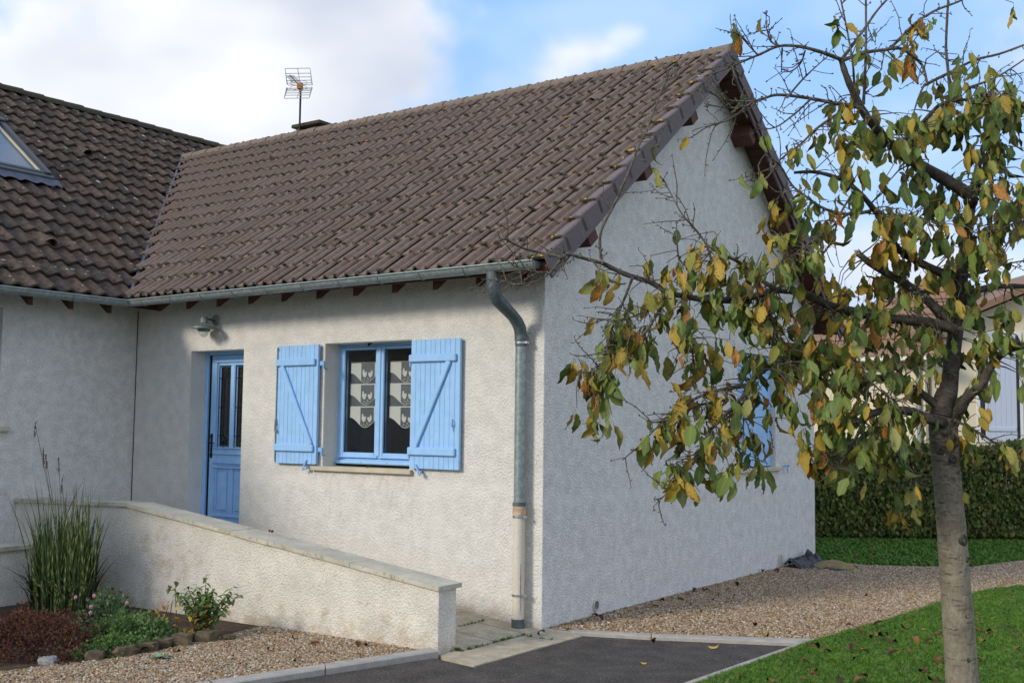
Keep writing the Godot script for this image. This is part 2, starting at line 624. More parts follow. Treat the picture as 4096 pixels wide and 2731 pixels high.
# rows of tiles on one slope; the largest in the photograph one by one, the rest joined
func lay_tiles(roof: Node, spots: Array, shape: Array, meshes: Array, body_m: Material, edge_m: Material, most: int) -> void:
	spots.sort_custom(func(a, b): return a[1] < b[1])
	var body := MB.new()
	var edge := MB.new()
	for i in spots.size():
		var x: Transform3D = spots[i][0]
		if i < most:
			put("tile", meshes[spots[i][2]], null, roof, x)
		else:
			body.append(shape[0], x)
			edge.append(shape[1], x)
	if body.v.size():
		var mesh := body.mesh(body_m)
		mesh.add_surface_from_arrays(Mesh.PRIMITIVE_TRIANGLES, edge.arrays())
		mesh.surface_set_material(1, edge_m)
		put("far_tiles", mesh, null, roof).set_meta("kind", "stuff")


func jitter(x: Transform3D, turn: float, lift: float) -> Transform3D:
	return Transform3D(x.basis * Basis.from_euler(Vector3(rng.randf_range(-turn, turn), rng.randf_range(-turn, turn), rng.randf_range(-turn, turn) * 0.6)), x.origin + x.basis.y * rng.randf_range(-lift, lift))


func clump_mesh() -> ArrayMesh:
	var b := MB.new()
	var rings := 4
	var sides := 7
	for i in rings + 1:
		var a := PI * 0.5 * i / rings
		for j in sides + 1:
			var t := TAU * j / sides
			var o := Vector3(cos(t) * cos(a), sin(a), sin(t) * cos(a))
			b.v.append(o * (1.0 + 0.16 * sin(j % sides * 2.3 + i * 1.7)))
			b.n.append(o)
			b.uv.append(Vector2.ZERO)
	for i in rings:
		for j in sides:
			var s := i * (sides + 1) + j
			for q in [s, s + 1, s + sides + 1, s + 1, s + sides + 2, s + sides + 1]:
				b.ix.append(q)
	return b.mesh()


func wing_frame(x: float, s: float) -> Transform3D:
	var c := cos(atan(PITCH))
	var sn := sin(atan(PITCH))
	var up := Vector3(0, sn, -c)
	return Transform3D(Basis(Vector3.RIGHT, Vector3(0, c, sn), -up), Vector3(x, EAVE_Y - 0.045, EAVE_Z) + up * s)


func back_frame(x: float, s: float) -> Transform3D:
	var c := cos(atan(PITCH))
	var sn := sin(atan(PITCH))
	var up := Vector3(0, sn, c)
	return Transform3D(Basis(Vector3.LEFT, Vector3(0, c, -sn), -up), Vector3(x, EAVE_Y - 0.045, 2.0 * RIDGE_Z - EAVE_Z) + up * s)


func main_frame(z: float, s: float) -> Transform3D:
	var c := cos(atan(MAIN_PITCH))
	var sn := sin(atan(MAIN_PITCH))
	var up := Vector3(-c, sn, 0)
	return Transform3D(Basis(Vector3(0, 0, -1), Vector3(sn, c, 0), -up), Vector3(MAIN_EAVE_X, MAIN_EAVE_Y - 0.06, z) + up * s)


func valley_x(z: float) -> float:      # where the two slopes meet
	return MAIN_EAVE_X - PITCH * (EAVE_Z - z) / MAIN_PITCH


func ridge_cap(length: float, r: float) -> MB:
	var b := MB.new()
	var sides := 9
	var prof := func(k: float, rr: float) -> Vector3:
		var a := PI * (0.02 + 0.96 * k)
		return Vector3(0, sin(a) * rr * 0.86, cos(a) * rr)
	for i in sides:
		var k0 := float(i) / sides
		var k1 := float(i + 1) / sides
		var a0: Vector3 = prof.call(k0, r)
		var a1: Vector3 = prof.call(k1, r)
		var b0: Vector3 = prof.call(k0, r * 0.90)
		var b1: Vector3 = prof.call(k1, r * 0.90)
		var L := Vector3(length, 0, 0)
		var first := b.v.size()
		for p in [a0 + L, a1 + L, b1, b0]:
			b.v.append(p)
			b.n.append(Vector3(0, p.y, p.z).normalized())
			b.uv.append(Vector2.ZERO)
		for q in [0, 2, 1, 0, 3, 2]:
			b.ix.append(first + q)
		var t := 0.86
		b.quad(a0 + L, a0 * t + L, a1 * t + L, a1 + L)
		b.quad(b1, b1 * t, b0 * t, b0)
	var e0: Vector3 = prof.call(0.0, r)
	var e1: Vector3 = prof.call(1.0, r)
	b.quad(e0 + Vector3(length, 0, 0), e0 * 0.9, e0 * 0.9 + Vector3(0, -0.012, 0), e0 + Vector3(length, -0.012, 0))
	b.quad(e1 * 0.9, e1 + Vector3(length, 0, 0), e1 + Vector3(length, -0.012, 0), e1 * 0.9 + Vector3(0, -0.012, 0))
	return b


func build_wing_roof(house: Node3D) -> void:
	var roof := Node3D.new()
	roof.name = "roof"
	house.add_child(roof)
	var gauge := 0.341
	var width := 0.278
	# two rolls to a tile; a third value keeps the edge hard
	var prof := [[0.0, 0.004, 1], [0.02, 0.0], [0.27, 0.0], [0.33, 0.008], [0.375, 0.028], [0.42, 0.042], [0.48, 0.046], [0.53, 0.038], [0.57, 0.018], [0.61, 0.003], [0.64, 0.0], [0.76, 0.0], [0.82, 0.010], [0.865, 0.030], [0.91, 0.041], [0.955, 0.036], [1.0, 0.014, 1]]
	var shape := tile_shape(width, prof, gauge + 0.07, 0.038, 0.018)
	var meshes := []
	for k in 4:
		meshes.append(tile_mesh(shape, M.tile[k], M.tile_edge))
	var spots := []
	var tufts := []
	var tones := []
	var eye := CAM
	for r in 14:
		var s := r * gauge
		var z := EAVE_Z - s * cos(atan(PITCH))
		var k := 0
		while true:
			var x0 := 0.172 - width * (k + 1)
			if x0 + width < valley_x(z) - 0.05:
				break
			var f := jitter(wing_frame(x0, s), 0.005, 0.002)
			spots.append([f, f.origin.distance_to(eye), [0, 0, 1, 2, 3][rng.randi() % 5]])
			# moss growing on the lower edges
			for q in 5:
				if rng.randf() < 0.62:
					var along := rng.randf() * width
					var on_roll := absf(along / width - 0.46) < 0.1 or absf(along / width - 0.92) < 0.07
					var sz := rng.randf_range(0.006, 0.016) * (1.25 if on_roll else 1.0)
					var o := f * Vector3(along, 0.032 + (0.036 if on_roll else 0.0), rng.randf_range(-0.014, 0.01))
					tufts.append(Transform3D(f.basis * Basis.from_scale(Vector3(sz * rng.randf_range(1.0, 2.2), sz * 0.8, sz)), o))
					var g := rng.randf()
					tones.append(Color(0.030, 0.030, 0.017).lerp(Color(0.062, 0.063, 0.028), g) if rng.randf() < 0.99 else Color(0.36, 0.20, 0.04))
			# pale lichen spots
			for q in 3:
				if rng.randf() < 0.5:
					var sz := rng.randf_range(0.003, 0.008)
					tufts.append(Transform3D(f.basis * Basis.from_scale(Vector3(sz, sz * 0.25, sz)), f * Vector3(rng.randf_range(0.03, 0.10), 0.018, rng.randf_range(-0.3, -0.02))))
					tones.append(Color(0.42, 0.41, 0.37))
			k += 1
	lay_tiles(roof, spots, shape, meshes, M.tile[1], M.tile_edge, 292)
	# verge tiles, one to a row, on both slopes
	var vb := MB.new()
	var L := gauge + 0.05
	var vp := PackedVector2Array([Vector2(0.0, 0.012), Vector2(0.03, 0.012), Vector2(0.055, 0.030), Vector2(0.125, 0.034), Vector2(0.138, 0.022), Vector2(0.138, -0.128), Vector2(0.120, -0.128), Vector2(0.118, 0.0), Vector2(0.0, -0.006)])
	var sl := MB.new()
	sl.slab(vp, -L, 0.0)
	for i in sl.v.size():
		sl.v[i].y += lerpf(0.038, 0.002, -sl.v[i].z / L)
	vb = sl
	var vmesh := vb.mesh(M.verge)
	var mirrored := MB.new()
	mirrored.slab(PackedVector2Array(Array(vp).map(func(p): return Vector2(-p.x, p.y))), -L, 0.0)
	for i in mirrored.v.size():
		mirrored.v[i].y += lerpf(0.038, 0.002, -mirrored.v[i].z / L)
	var mmesh := mirrored.mesh(M.verge)
	for r in 14:
		put("verge_tile", vmesh, null, roof, wing_frame(0.17, r * gauge))
		put("verge_tile", mmesh, null, roof, back_frame(0.17, r * gauge))
		for q in 9:
			var f := wing_frame(0.17 + rng.randf() * 0.13, r * gauge)
			var sz := rng.randf_range(0.006, 0.016)
			tufts.append(Transform3D(f.basis * Basis.from_scale(Vector3(sz * 1.6, sz * 0.8, sz)), f * Vector3(0, 0.060, rng.randf_range(-0.02, 0.008))))
			tones.append(Color(0.07, 0.07, 0.03) if rng.randf() < 0.75 else Color(0.50, 0.28, 0.03))
		if r > 4:
			for q in 7:
				var f := wing_frame(0.16 + rng.randf() * 0.12, r * gauge)
				var sz := rng.randf_range(0.004, 0.012)
				tufts.append(Transform3D(f.basis * Basis.from_scale(Vector3(sz, sz * 0.2, sz)), f * Vector3(0, 0.045, rng.randf_range(-0.25, 0.0))))
				tones.append(Color(0.45, 0.44, 0.40) if rng.randf() < 0.6 else Color(0.48, 0.28, 0.04))
	# far slope, seen only along its edge
	var far_b := MB.new()
	var far_e := MB.new()
	for r in 14:
		for k in 34:
			far_b.append(shape[0], back_frame(0.172 - width * k, r * gauge))
			far_e.append(shape[1], back_frame(0.172 - width * k, r * gauge))
	var fm := far_b.mesh(M.tile[0])
	fm.add_surface_from_arrays(Mesh.PRIMITIVE_TRIANGLES, far_e.arrays())
	fm.surface_set_material(1, M.tile_edge)
	put("rear_tiles", fm, null, roof).set_meta("kind", "stuff")
	# ridge tiles
	var cap := ridge_cap(0.40, 0.118).mesh(M.ridge)
	for k in 29:
		var x0 := 0.295 - 0.40 - 0.3393 * k
		var o := put("ridge_tile", cap, null, roof, Transform3D(Basis.from_euler(Vector3(rng.randf_range(-0.012, 0.012), rng.randf_range(-0.01, 0.01), 0.012)), Vector3(x0, RIDGE_Y - 0.078 + (0.004 if k == 0 else 0.0), RIDGE_Z)))
		for q in 7:
			var sz := rng.randf_range(0.006, 0.015)
			tufts.append(Transform3D(Basis.from_scale(Vector3(sz * 2.0, sz, sz)), o.position + Vector3(rng.randf() * 0.38, -0.010, 0.112)))
			tones.append(Color(0.085, 0.09, 0.035) if rng.randf() < 0.9 or k > 3 else Color(0.5, 0.29, 0.03))
	var capend := MB.new()
	capend.slab(PackedVector2Array(Array(range(13)).map(func(i): return Vector2(cos(PI * i / 12.0) * 0.114, sin(PI * i / 12.0) * 0.100)) + [Vector2(-0.114, -0.06), Vector2(0.114, -0.06)]), 0.0, 0.02, Transform3D(Basis(Vector3(0, 0, -1), Vector3.UP, Vector3.RIGHT), Vector3(0.293, RIDGE_Y - 0.078, RIDGE_Z)))
	put("ridge_end", capend, M.verge, roof)
	# vent tiles: a small hood over an opening
	for p in [Vector2(-6.26, -2.64), Vector2(-1.05, -2.60), Vector2(-2.64, -0.23)]:
		var f := wing_frame(p.x, (EAVE_Z - p.y) / cos(atan(PITCH)))
		var hood := MB.new()
		for i in 8:
			var a0 := PI * i / 8.0
			var a1 := PI * (i + 1) / 8.0
			hood.quad(Vector3(cos(a1) * 0.06, sin(a1) * 0.075 + 0.015, 0.05), Vector3(cos(a0) * 0.06, sin(a0) * 0.075 + 0.015, 0.05), Vector3(cos(a0) * 0.05, sin(a0) * 0.02 + 0.015, -0.22), Vector3(cos(a1) * 0.05, sin(a1) * 0.02 + 0.015, -0.22))
			hood.quad(Vector3(cos(a0) * 0.06, sin(a0) * 0.075 + 0.015, 0.05), Vector3(cos(a1) * 0.06, sin(a1) * 0.075 + 0.015, 0.05), Vector3(cos(a1) * 0.048, sin(a1) * 0.060 + 0.015, 0.04), Vector3(cos(a0) * 0.048, sin(a0) * 0.060 + 0.015, 0.04))
		var vt := put("vent_tile", hood, M.tile[1], roof, f)
		vt.set_meta("label", "hooded vent tile")
	# boarding under the tiles
	var deck := MB.new()
	var c := cos(atan(PITCH))
	for fr in [wing_frame(0, 0), back_frame(0, 0)]:
		var front: bool = fr.basis.x.x > 0.0
		var x0 := -9.25 if front else -0.29
		var x1 := 0.29 if front else 9.25
		deck.cbox(Vector3(x0, -0.045, -4.74), Vector3(x1, -0.018, -0.03), 0.0, fr)
	put("roof_boarding", deck, M.wood, roof)
	# boarding of the gable overhang, board by board, and the barge boards
	for fr in [wing_frame(0, 0), back_frame(0, 0)]:
		var front: bool = fr.basis.x.x > 0.0
		var sgn := 1.0 if front else -1.0
		var w0 := minf(0.005 * sgn, 0.262 * sgn)
		var w1 := maxf(0.005 * sgn, 0.262 * sgn)
		for i in 36:
			var b := MB.new()
			b.cbox(Vector3(w0, -0.066, -0.13 * (i + 1) + 0.004 - 0.03), Vector3(w1, -0.048, -0.13 * i - 0.03), 0.003, fr)
			put("soffit_board", b, M.wood, roof)
		var bb := MB.new()
		bb.cbox(Vector3(minf(0.262 * sgn, 0.284 * sgn), -0.165, -4.70), Vector3(maxf(0.262 * sgn, 0.284 * sgn), -0.05, -0.02), 0.003, fr)
		put("barge_board", bb, M.barge, roof)
		# purlin ends carrying the overhang
		for d in ([0.86, 2.18, 3.48] if front else [0.86, 2.3, 3.72]):
			var pb := MB.new()
			pb.cbox(Vector3(minf(-0.1 * sgn, 0.24 * sgn), -0.29, -d - 0.085), Vector3(maxf(-0.1 * sgn, 0.25 * sgn), -0.068, -d + 0.085), 0.006, fr)
			put("purlin", pb, M.wood, roof)
	# rafter feet under the eaves
	var q := MB.new()
	q.slab(PackedVector2Array([Vector2(-0.34, -0.05), Vector2(-0.34, -0.195), Vector2(0.42, -0.195), Vector2(0.31, -0.05)]), -0.03, 0.03)
	var rm := q.mesh(M.wood)
	var foot := 0
	while -0.02 - 0.4865 * foot > -5.2:
		var ax := Basis(Vector3(0, -sin(atan(PITCH)), c), Vector3(0, c, sin(atan(PITCH))), Vector3(-1, 0, 0))
		put("rafter", rm, null, roof, Transform3D(ax, Vector3(-0.02 - 0.4865 * foot, EAVE_Y - 0.045 + PITCH * 0.36, EAVE_Z - 0.36)))
		foot += 1
	var fas := MB.new()
	fas.cbox(Vector3(-5.2, EAVE_Y - 0.115, EAVE_Z - 0.055), Vector3(0.28, EAVE_Y - 0.06, EAVE_Z - 0.03), 0.0)
	put("eaves_board", fas, M.wood, roof)
	copies("moss", clump_mesh(), M.moss, tufts, tones, roof)


func gutter(house: Node, from: Vector3, to: Vector3, outward: Vector3, r: float, step: float, caps: Array) -> void:
	var d := (to - from).normalized()
	var L := from.distance_to(to)
	var b := MB.new()
	var sides := 10
	var ring := func(k: float, rr: float) -> Vector3:
		var a := PI * k
		return outward * cos(a) * rr - Vector3.UP * sin(a) * rr
	for i in sides:
		for q in [[r, 1.0], [r - 0.003, -1.0]]:
			var a: Vector3 = ring.call(float(i) / sides, q[0])
			var e: Vector3 = ring.call(float(i + 1) / sides, q[0])
			var first := b.v.size()
			for p in [a, e]:
				for w in [from, to]:
					b.v.append(w + p)
					b.n.append(p.normalized() * q[1])
					b.uv.append(Vector2.ZERO)
			for t in ([0, 1, 2, 1, 3, 2] if q[1] > 0 else [0, 2, 1, 1, 2, 3]):
				b.ix.append(first + t)
	var g := put("gutter", b, M.zinc, house)
	var bead := MB.new()
	bead.tube([from + outward * (r + 0.004), to + outward * (r + 0.004)], [0.0085, 0.0085], 8)
	put("gutter_bead", bead, M.zinc, g)
	for e in caps:
		var at: Vector3 = from if e == 0 else to
		var c := MB.new()
		var poly := PackedVector2Array()
		for i in 13:
			poly.append(Vector2(cos(PI * i / 12.0) * (r - 0.002), -sin(PI * i / 12.0) * (r - 0.002)))
		c.slab(poly, -0.002, 0.002, Transform3D(Basis(outward, Vector3.UP, outward.cross(Vector3.UP)), at))
		put("end_cap", c, M.zinc_dark, g)
	var n := int(L / step)
	for i in n:
		var at := from + d * (step * (i + 0.5))
		var pts := []
		for k in 9:
			var a := PI * k / 8.0
			pts.append(at + outward * cos(a) * (r + 0.004) - Vector3.UP * sin(a) * (r + 0.004))
		var c := MB.new()
		c.tube(pts, Array(range(9)).map(func(_k): return 0.005), 5)
		put("gutter_bracket", c, M.zinc, g)


func build_downpipe(house: Node3D) -> void:
	var b := MB.new()
	var x := -0.183
	var p := [Vector3(x - 0.035, 3.03, 0.475), Vector3(x - 0.035, 2.93, 0.475), Vector3(x - 0.033, 2.86, 0.46), Vector3(x - 0.028, 2.80, 0.42), Vector3(x - 0.006, 2.68, 0.215), Vector3(x, 2.63, 0.155), Vector3(x, 2.58, 0.112), Vector3(x, 2.50, 0.095), Vector3(x, 2.42, 0.092)]
	b.tube(p, [0.056, 0.056, 0.057, 0.057, 0.052, 0.055, 0.055, 0.053, 0.05], 20)
	b.tube([Vector3(x, 2.52, 0.094), Vector3(x, 2.49, 0.094), Vector3(x, 2.475, 0.094)], [0.0575, 0.0575, 0.053], 20)
	var pipe := put("downpipe", b, M.zinc_dark, house)
	var s := MB.new()
	s.tube([Vector3(x, 2.46, 0.092), Vector3(x, 1.02, 0.092)], [0.049, 0.049], 20)
	put("straight_pipe", s, M.zinc, pipe)
	for k in [[2.905, 0.475, x - 0.035], [2.66, 0.19, x - 0.004]]:
		pass
	var low := MB.new()
	low.tube([Vector3(x, 0.985, 0.092), Vector3(x, 0.09, 0.092)], [0.051, 0.052], 20)
	put("lower_pipe", low, M.pvc, pipe).set_meta("label", "cream plastic lower pipe with cracks")
	var ru := MB.new()
	ru.tube([Vector3(x, 1.045, 0.092), Vector3(x, 0.975, 0.092)], [0.0575, 0.0575], 20)
	put("rusty_collar", ru, M.rust, pipe)
	var dk := MB.new()
	dk.tube([Vector3(x, 1.078, 0.092), Vector3(x, 1.066, 0.092), Vector3(x, 1.045, 0.092)], [0.052, 0.0595, 0.0585], 20)
	put("dark_collar", dk, M.zinc_dark, pipe)
	var shoe := MB.new()
	shoe.tube([Vector3(x, 0.092, 0.092), Vector3(x, 0.004, 0.092)], [0.056, 0.058], 20)
	put("shoe", shoe, M.zinc_dark, pipe)
	for y in [2.455, 0.955, 0.29]:
		var c := MB.new()
		var r := 0.058 if y < 1.0 else 0.055
		c.tube([Vector3(x, y - 0.010, 0.092), Vector3(x, y - 0.006, 0.092), Vector3(x, y + 0.006, 0.092), Vector3(x, y + 0.010, 0.092)], [r - 0.004, r, r, r - 0.004], 20)
		c.cbox(Vector3(x + 0.045, y - 0.012, 0.075), Vector3(x + 0.075, y + 0.012, 0.11), 0.003)
		c.tube([Vector3(x, y, 0.045), Vector3(x, y, -0.01)], [0.006, 0.006], 6)
		put("clamp", c, M.steel, pipe)
	# the crack down the plastic pipe
	var cr := MB.new()
	var pts := []
	for i in 14:
		var t := i / 13.0
		var a := 0.62 + 0.05 * sin(i * 2.1)
		pts.append(Vector3(x + cos(a) * 0.0515, lerpf(0.56, 0.14, t), 0.092 + sin(a) * 0.0515))
	cr.tube(pts, Array(range(14)).map(func(k): return 0.0012 + 0.0012 * sin(k * 0.25)), 4)
	put("crack", cr, M.seal, pipe)


func build_shutter(house: Node3D, x0: float, x1: float, y0: float, y1: float, boards: int, brace_up_right: bool, hinge_right: bool) -> void:
	var sh := Node3D.new()
	sh.name = "shutter"
	house.add_child(sh, true)
	var lo := 0.022
	var hi := 0.054
	var w := (x1 - x0) / boards
	var edges := [x0]
	for i in boards - 1:
		edges.append(x0 + w * (i + 1) + sin(i * 2.7) * 0.003)
	edges.append(x1)
	for i in boards:
		var b := MB.new()
		b.cbox(Vector3(edges[i] + 0.0006, y0, lo), Vector3(edges[i + 1] - 0.0006, y1, hi + 0.0006 * (i % 3)), 0.0032)
		put("board", b, M.blue, sh)
	var back := MB.new()
	back.cbox(Vector3(x0 + 0.004, y0 + 0.004, lo + 0.002), Vector3(x1 - 0.004, y1 - 0.004, hi - 0.008), 0.0)
	put("backing", back, M.blue_frame, sh)
	for yy in [[2.315, 2.385], [1.452, 1.525]]:
		var a := x0 + (0.004 if not hinge_right else 0.0)
		var r := MB.new()
		if brace_up_right:
			r.cbox(Vector3(x0 - 0.012, yy[0], hi + 0.001), Vector3(x1 - 0.035, yy[1], hi + 0.030), 0.008)
		else:
			r.cbox(Vector3(a + 0.004, yy[0], hi + 0.001), Vector3(x1 - 0.028, yy[1], hi + 0.030), 0.008)
		put("rail", r, M.blue, sh)
		var screws := MB.new()
		for k in 4:
			var sx := lerpf(x0 + 0.05, x1 - 0.08, k / 3.0)
			screws.tube([Vector3(sx, (yy[0] + yy[1]) * 0.5 - 0.008, hi + 0.0295), Vector3(sx, (yy[0] + yy[1]) * 0.5 - 0.008, hi + 0.0310)], [0.0034, 0.0034], 6)
		put("screws", screws, M.blue_frame, sh)
	var br := MB.new()
	var p0 := Vector2(x0 + 0.062, 1.520) if brace_up_right else Vector2(x1 - 0.066, 1.520)
	var p1 := Vector2(x1 - 0.118, 2.318) if brace_up_right else Vector2(x0 + 0.085, 2.318)
	var d := (p1 - p0).normalized()
	var side := Vector2(-d.y, d.x) * 0.029
	br.cbox(Vector3(-0.029, 0, hi + 0.001), Vector3(0.029, p0.distance_to(p1), hi + 0.028), 0.007, Transform3D(Basis(Vector3(d.y, -d.x, 0), Vector3(d.x, d.y, 0), Vector3.BACK), Vector3(p0.x, p0.y, 0)))
	put("brace", br, M.blue, sh)
	# strap hinges on the opening's side
	for y in [2.335, 1.475]:
		var h := MB.new()
		if hinge_right:
			h.cbox(Vector3(x1 - 0.002, y - 0.022, 0.026), Vector3(x1 + 0.052, y + 0.022, 0.034), 0.002)
			h.tube([Vector3(x1 + 0.054, y + 0.024, 0.03), Vector3(x1 + 0.054, y - 0.058, 0.03)], [0.011, 0.011], 10)
			h.tube([Vector3(x1 + 0.054, y - 0.05, 0.03), Vector3(x1 + 0.054, y - 0.052, -0.02)], [0.008, 0.008], 6)
		else:
			h.cbox(Vector3(x0 - 0.030, y - 0.022, 0.026), Vector3(x0 + 0.002, y + 0.022, 0.034), 0.002)
			h.tube([Vector3(x0 - 0.030, y + 0.024, 0.03), Vector3(x0 - 0.030, y - 0.058, 0.03)], [0.011, 0.011], 10)
			h.tube([Vector3(x0 - 0.030, y - 0.05, 0.03), Vector3(x0 - 0.030, y - 0.052, -0.02)], [0.008, 0.008], 6)
		put("hinge", h, M.blue_frame, sh)
	# stay that holds the shutter open, below
	var sx := x0 + 0.115 if brace_up_right else x1 - 0.145
	var st := MB.new()
	st.tube([Vector3(sx, y0 - 0.035, -0.01), Vector3(sx, y0 - 0.035, 0.062)], [0.008, 0.008], 8)
	st.cbox(Vector3(-0.009, -0.02, -0.006), Vector3(0.009, 0.10, 0.006), 0.003, Transform3D(Basis(Vector3.BACK, 0.55 if brace_up_right else -0.45), Vector3(sx + (0.016 if brace_up_right else -0.018), y0 - 0.045, 0.066)))
	st.cbox(Vector3(sx - 0.006, y0 - 0.056, 0.056), Vector3(sx + 0.034, y0 - 0.026, 0.072), 0.005)
	put("stay", st, M.blue_frame, sh)
	# latch on the free edge
	var la := MB.new()
	if brace_up_right:
		la.cbox(Vector3(-0.957, 1.715, hi), Vector3(-0.949, 1.79, hi + 0.010), 0.002)
		la.tube([Vector3(-0.953, 1.78, hi + 0.012), Vector3(-0.937, 1.775, hi + 0.03), Vector3(-0.935, 1.735, hi + 0.032), Vector3(-0.95, 1.725, hi + 0.012)], [0.005, 0.005, 0.005, 0.005], 6)
		la.tube([Vector3(-0.94, 1.74, hi + 0.012), Vector3(-0.938, 1.68, hi + 0.008)], [0.0035, 0.0035], 6)
	else:
		la.tube([Vector3(x0 + 0.012, y1 - 0.015, hi + 0.008), Vector3(x0 + 0.012, y0 + 0.015, hi + 0.008)], [0.0065, 0.0065], 7)
		la.cbox(Vector3(x0 + 0.004, 1.72, hi), Vector3(x0 + 0.026, 1.78, hi + 0.022), 0.004)
		la.tube([Vector3(x0 + 0.016, 1.76, hi + 0.024), Vector3(x0 + 0.028, 1.72, hi + 0.036), Vector3(x0 + 0.026, 1.66, hi + 0.034), Vector3(x0 + 0.03, 1.64, hi + 0.03)], [0.006, 0.006, 0.006, 0.006], 6)
		la.cbox(Vector3(x0 + 0.03, 1.635, hi), Vector3(x0 + 0.042, 1.665, hi + 0.03), 0.003)
		la.tube([Vector3(x0 + 0.012, y1 - 0.02, hi + 0.01), Vector3(x0 + 0.02, y1 - 0.035, hi + 0.018), Vector3(x0 + 0.032, y1 - 0.045, hi + 0.004)], [0.005, 0.005, 0.005], 6)
	put("latch", la, M.zinc if not brace_up_right else M.blue_frame, sh)


func frame_bar(win: Node, called: String, lo: Vector3, hi: Vector3, ch := 0.006) -> void:
	var b := MB.new()
	b.cbox(lo, hi, ch)
	put(called, b, M.blue, win)


func build_window(house: Node3D) -> void:
	var win := Node3D.new()
	win.name = "window"
	house.add_child(win, true)
	var z := -0.2
	frame_bar(win, "frame", Vector3(-2.627, 1.375, z - 0.07), Vector3(-2.585, 2.536, z))
	frame_bar(win, "frame", Vector3(-1.54, 1.375, z - 0.07), Vector3(-1.497, 2.536, z))
	frame_bar(win, "frame", Vector3(-2.584, 2.502, z - 0.07), Vector3(-1.541, 2.536, z - 0.001))
	frame_bar(win, "frame", Vector3(-2.584, 1.37, z - 0.07), Vector3(-1.541, 1.398, z - 0.001))
	# two sashes; the right one carries the cover strip
	for s in [[-2.584, -2.062], [-2.060, -1.541]]:
		var x0: float = s[0]
		var x1: float = s[1]
		frame_bar(win, "stile", Vector3(x0 + 0.001, 1.399, z - 0.05), Vector3(x0 + 0.053, 2.501, z + 0.014))
		frame_bar(win, "stile", Vector3(x1 - 0.053, 1.399, z - 0.05), Vector3(x1 - 0.001, 2.501, z + 0.014))
		frame_bar(win, "rail", Vector3(x0 + 0.054, 2.474, z - 0.05), Vector3(x1 - 0.054, 2.501, z + 0.013))
		frame_bar(win, "rail", Vector3(x0 + 0.054, 1.399, z - 0.05), Vector3(x1 - 0.054, 1.452, z + 0.013))
		var lip := MB.new()
		lip.cbox(Vector3(x0 + 0.01, 1.400, z + 0.0145), Vector3(x1 - 0.01, 1.418, z + 0.028), 0.005)
		put("weather_bar", lip, M.blue, win)
		var g := MB.new()
		g.cbox(Vector3(x0 + 0.052, 1.451, z - 0.022), Vector3(x1 - 0.052, 2.475, z - 0.018), 0.0)
		put("pane", g, M.glass, win)
		var seal := MB.new()
		for q in [[x0 + 0.053, x0 + 0.058], [x1 - 0.058, x1 - 0.053]]:
			seal.cbox(Vector3(q[0], 1.452, z - 0.016), Vector3(q[1], 2.474, z - 0.008), 0.0)
		put("glazing_seal", seal, M.seal, win)
	frame_bar(win, "cover_strip", Vector3(-2.082, 1.42, z + 0.0145), Vector3(-2.040, 2.50, z + 0.024), 0.004)
	frame_bar(win, "drip_rail", Vector3(-2.622, 1.338, z - 0.03), Vector3(-1.499, 1.374, z + 0.045), 0.010)
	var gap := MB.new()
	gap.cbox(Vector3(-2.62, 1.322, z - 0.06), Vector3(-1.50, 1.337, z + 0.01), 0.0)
	put("sill_gap", gap, M.seal, win)
	for k in 4:
		var s := MB.new()
		s.tube([Vector3(-2.59 + 0.34 * k, 1.356, z + 0.044), Vector3(-2.59 + 0.34 * k, 1.356, z + 0.0465)], [0.005, 0.005], 8)
		put("drain_hole", s, M.seal, win)
	# striker plates above and below
	for p in [Vector3(-2.12, 2.53, -0.11), Vector3(-2.10, 1.328, -0.10)]:
		var s := MB.new()
		s.cbox(p + Vector3(-0.028, -0.012, -0.008), p + Vector3(0.022, 0.004, 0.008), 0.003)
		s.cbox(p + Vector3(-0.030, -0.028, -0.006), p + Vector3(-0.006, 0.0, 0.006), 0.003)
		put("striker", s, M.iron, win)
	var sill := MB.new()
	sill.cbox(Vector3(-2.752, 1.268, -0.20), Vector3(-1.452, 1.312, 0.045), 0.005)
	put("sill", sill, M.sill, win)


func tier_poly(w: float, top: float, side: float, low: float) -> PackedVector2Array:
	var p := PackedVector2Array([Vector2(0, top), Vector2(0, side)])
	for i in 15:
		var t := (i + 1) / 16.0
		p.append(Vector2(w * t, lerpf(side, low, 0.5 - 0.5 * cos(TAU * t))))
	p.append(Vector2(w, side))
	p.append(Vector2(w, top))
	return p


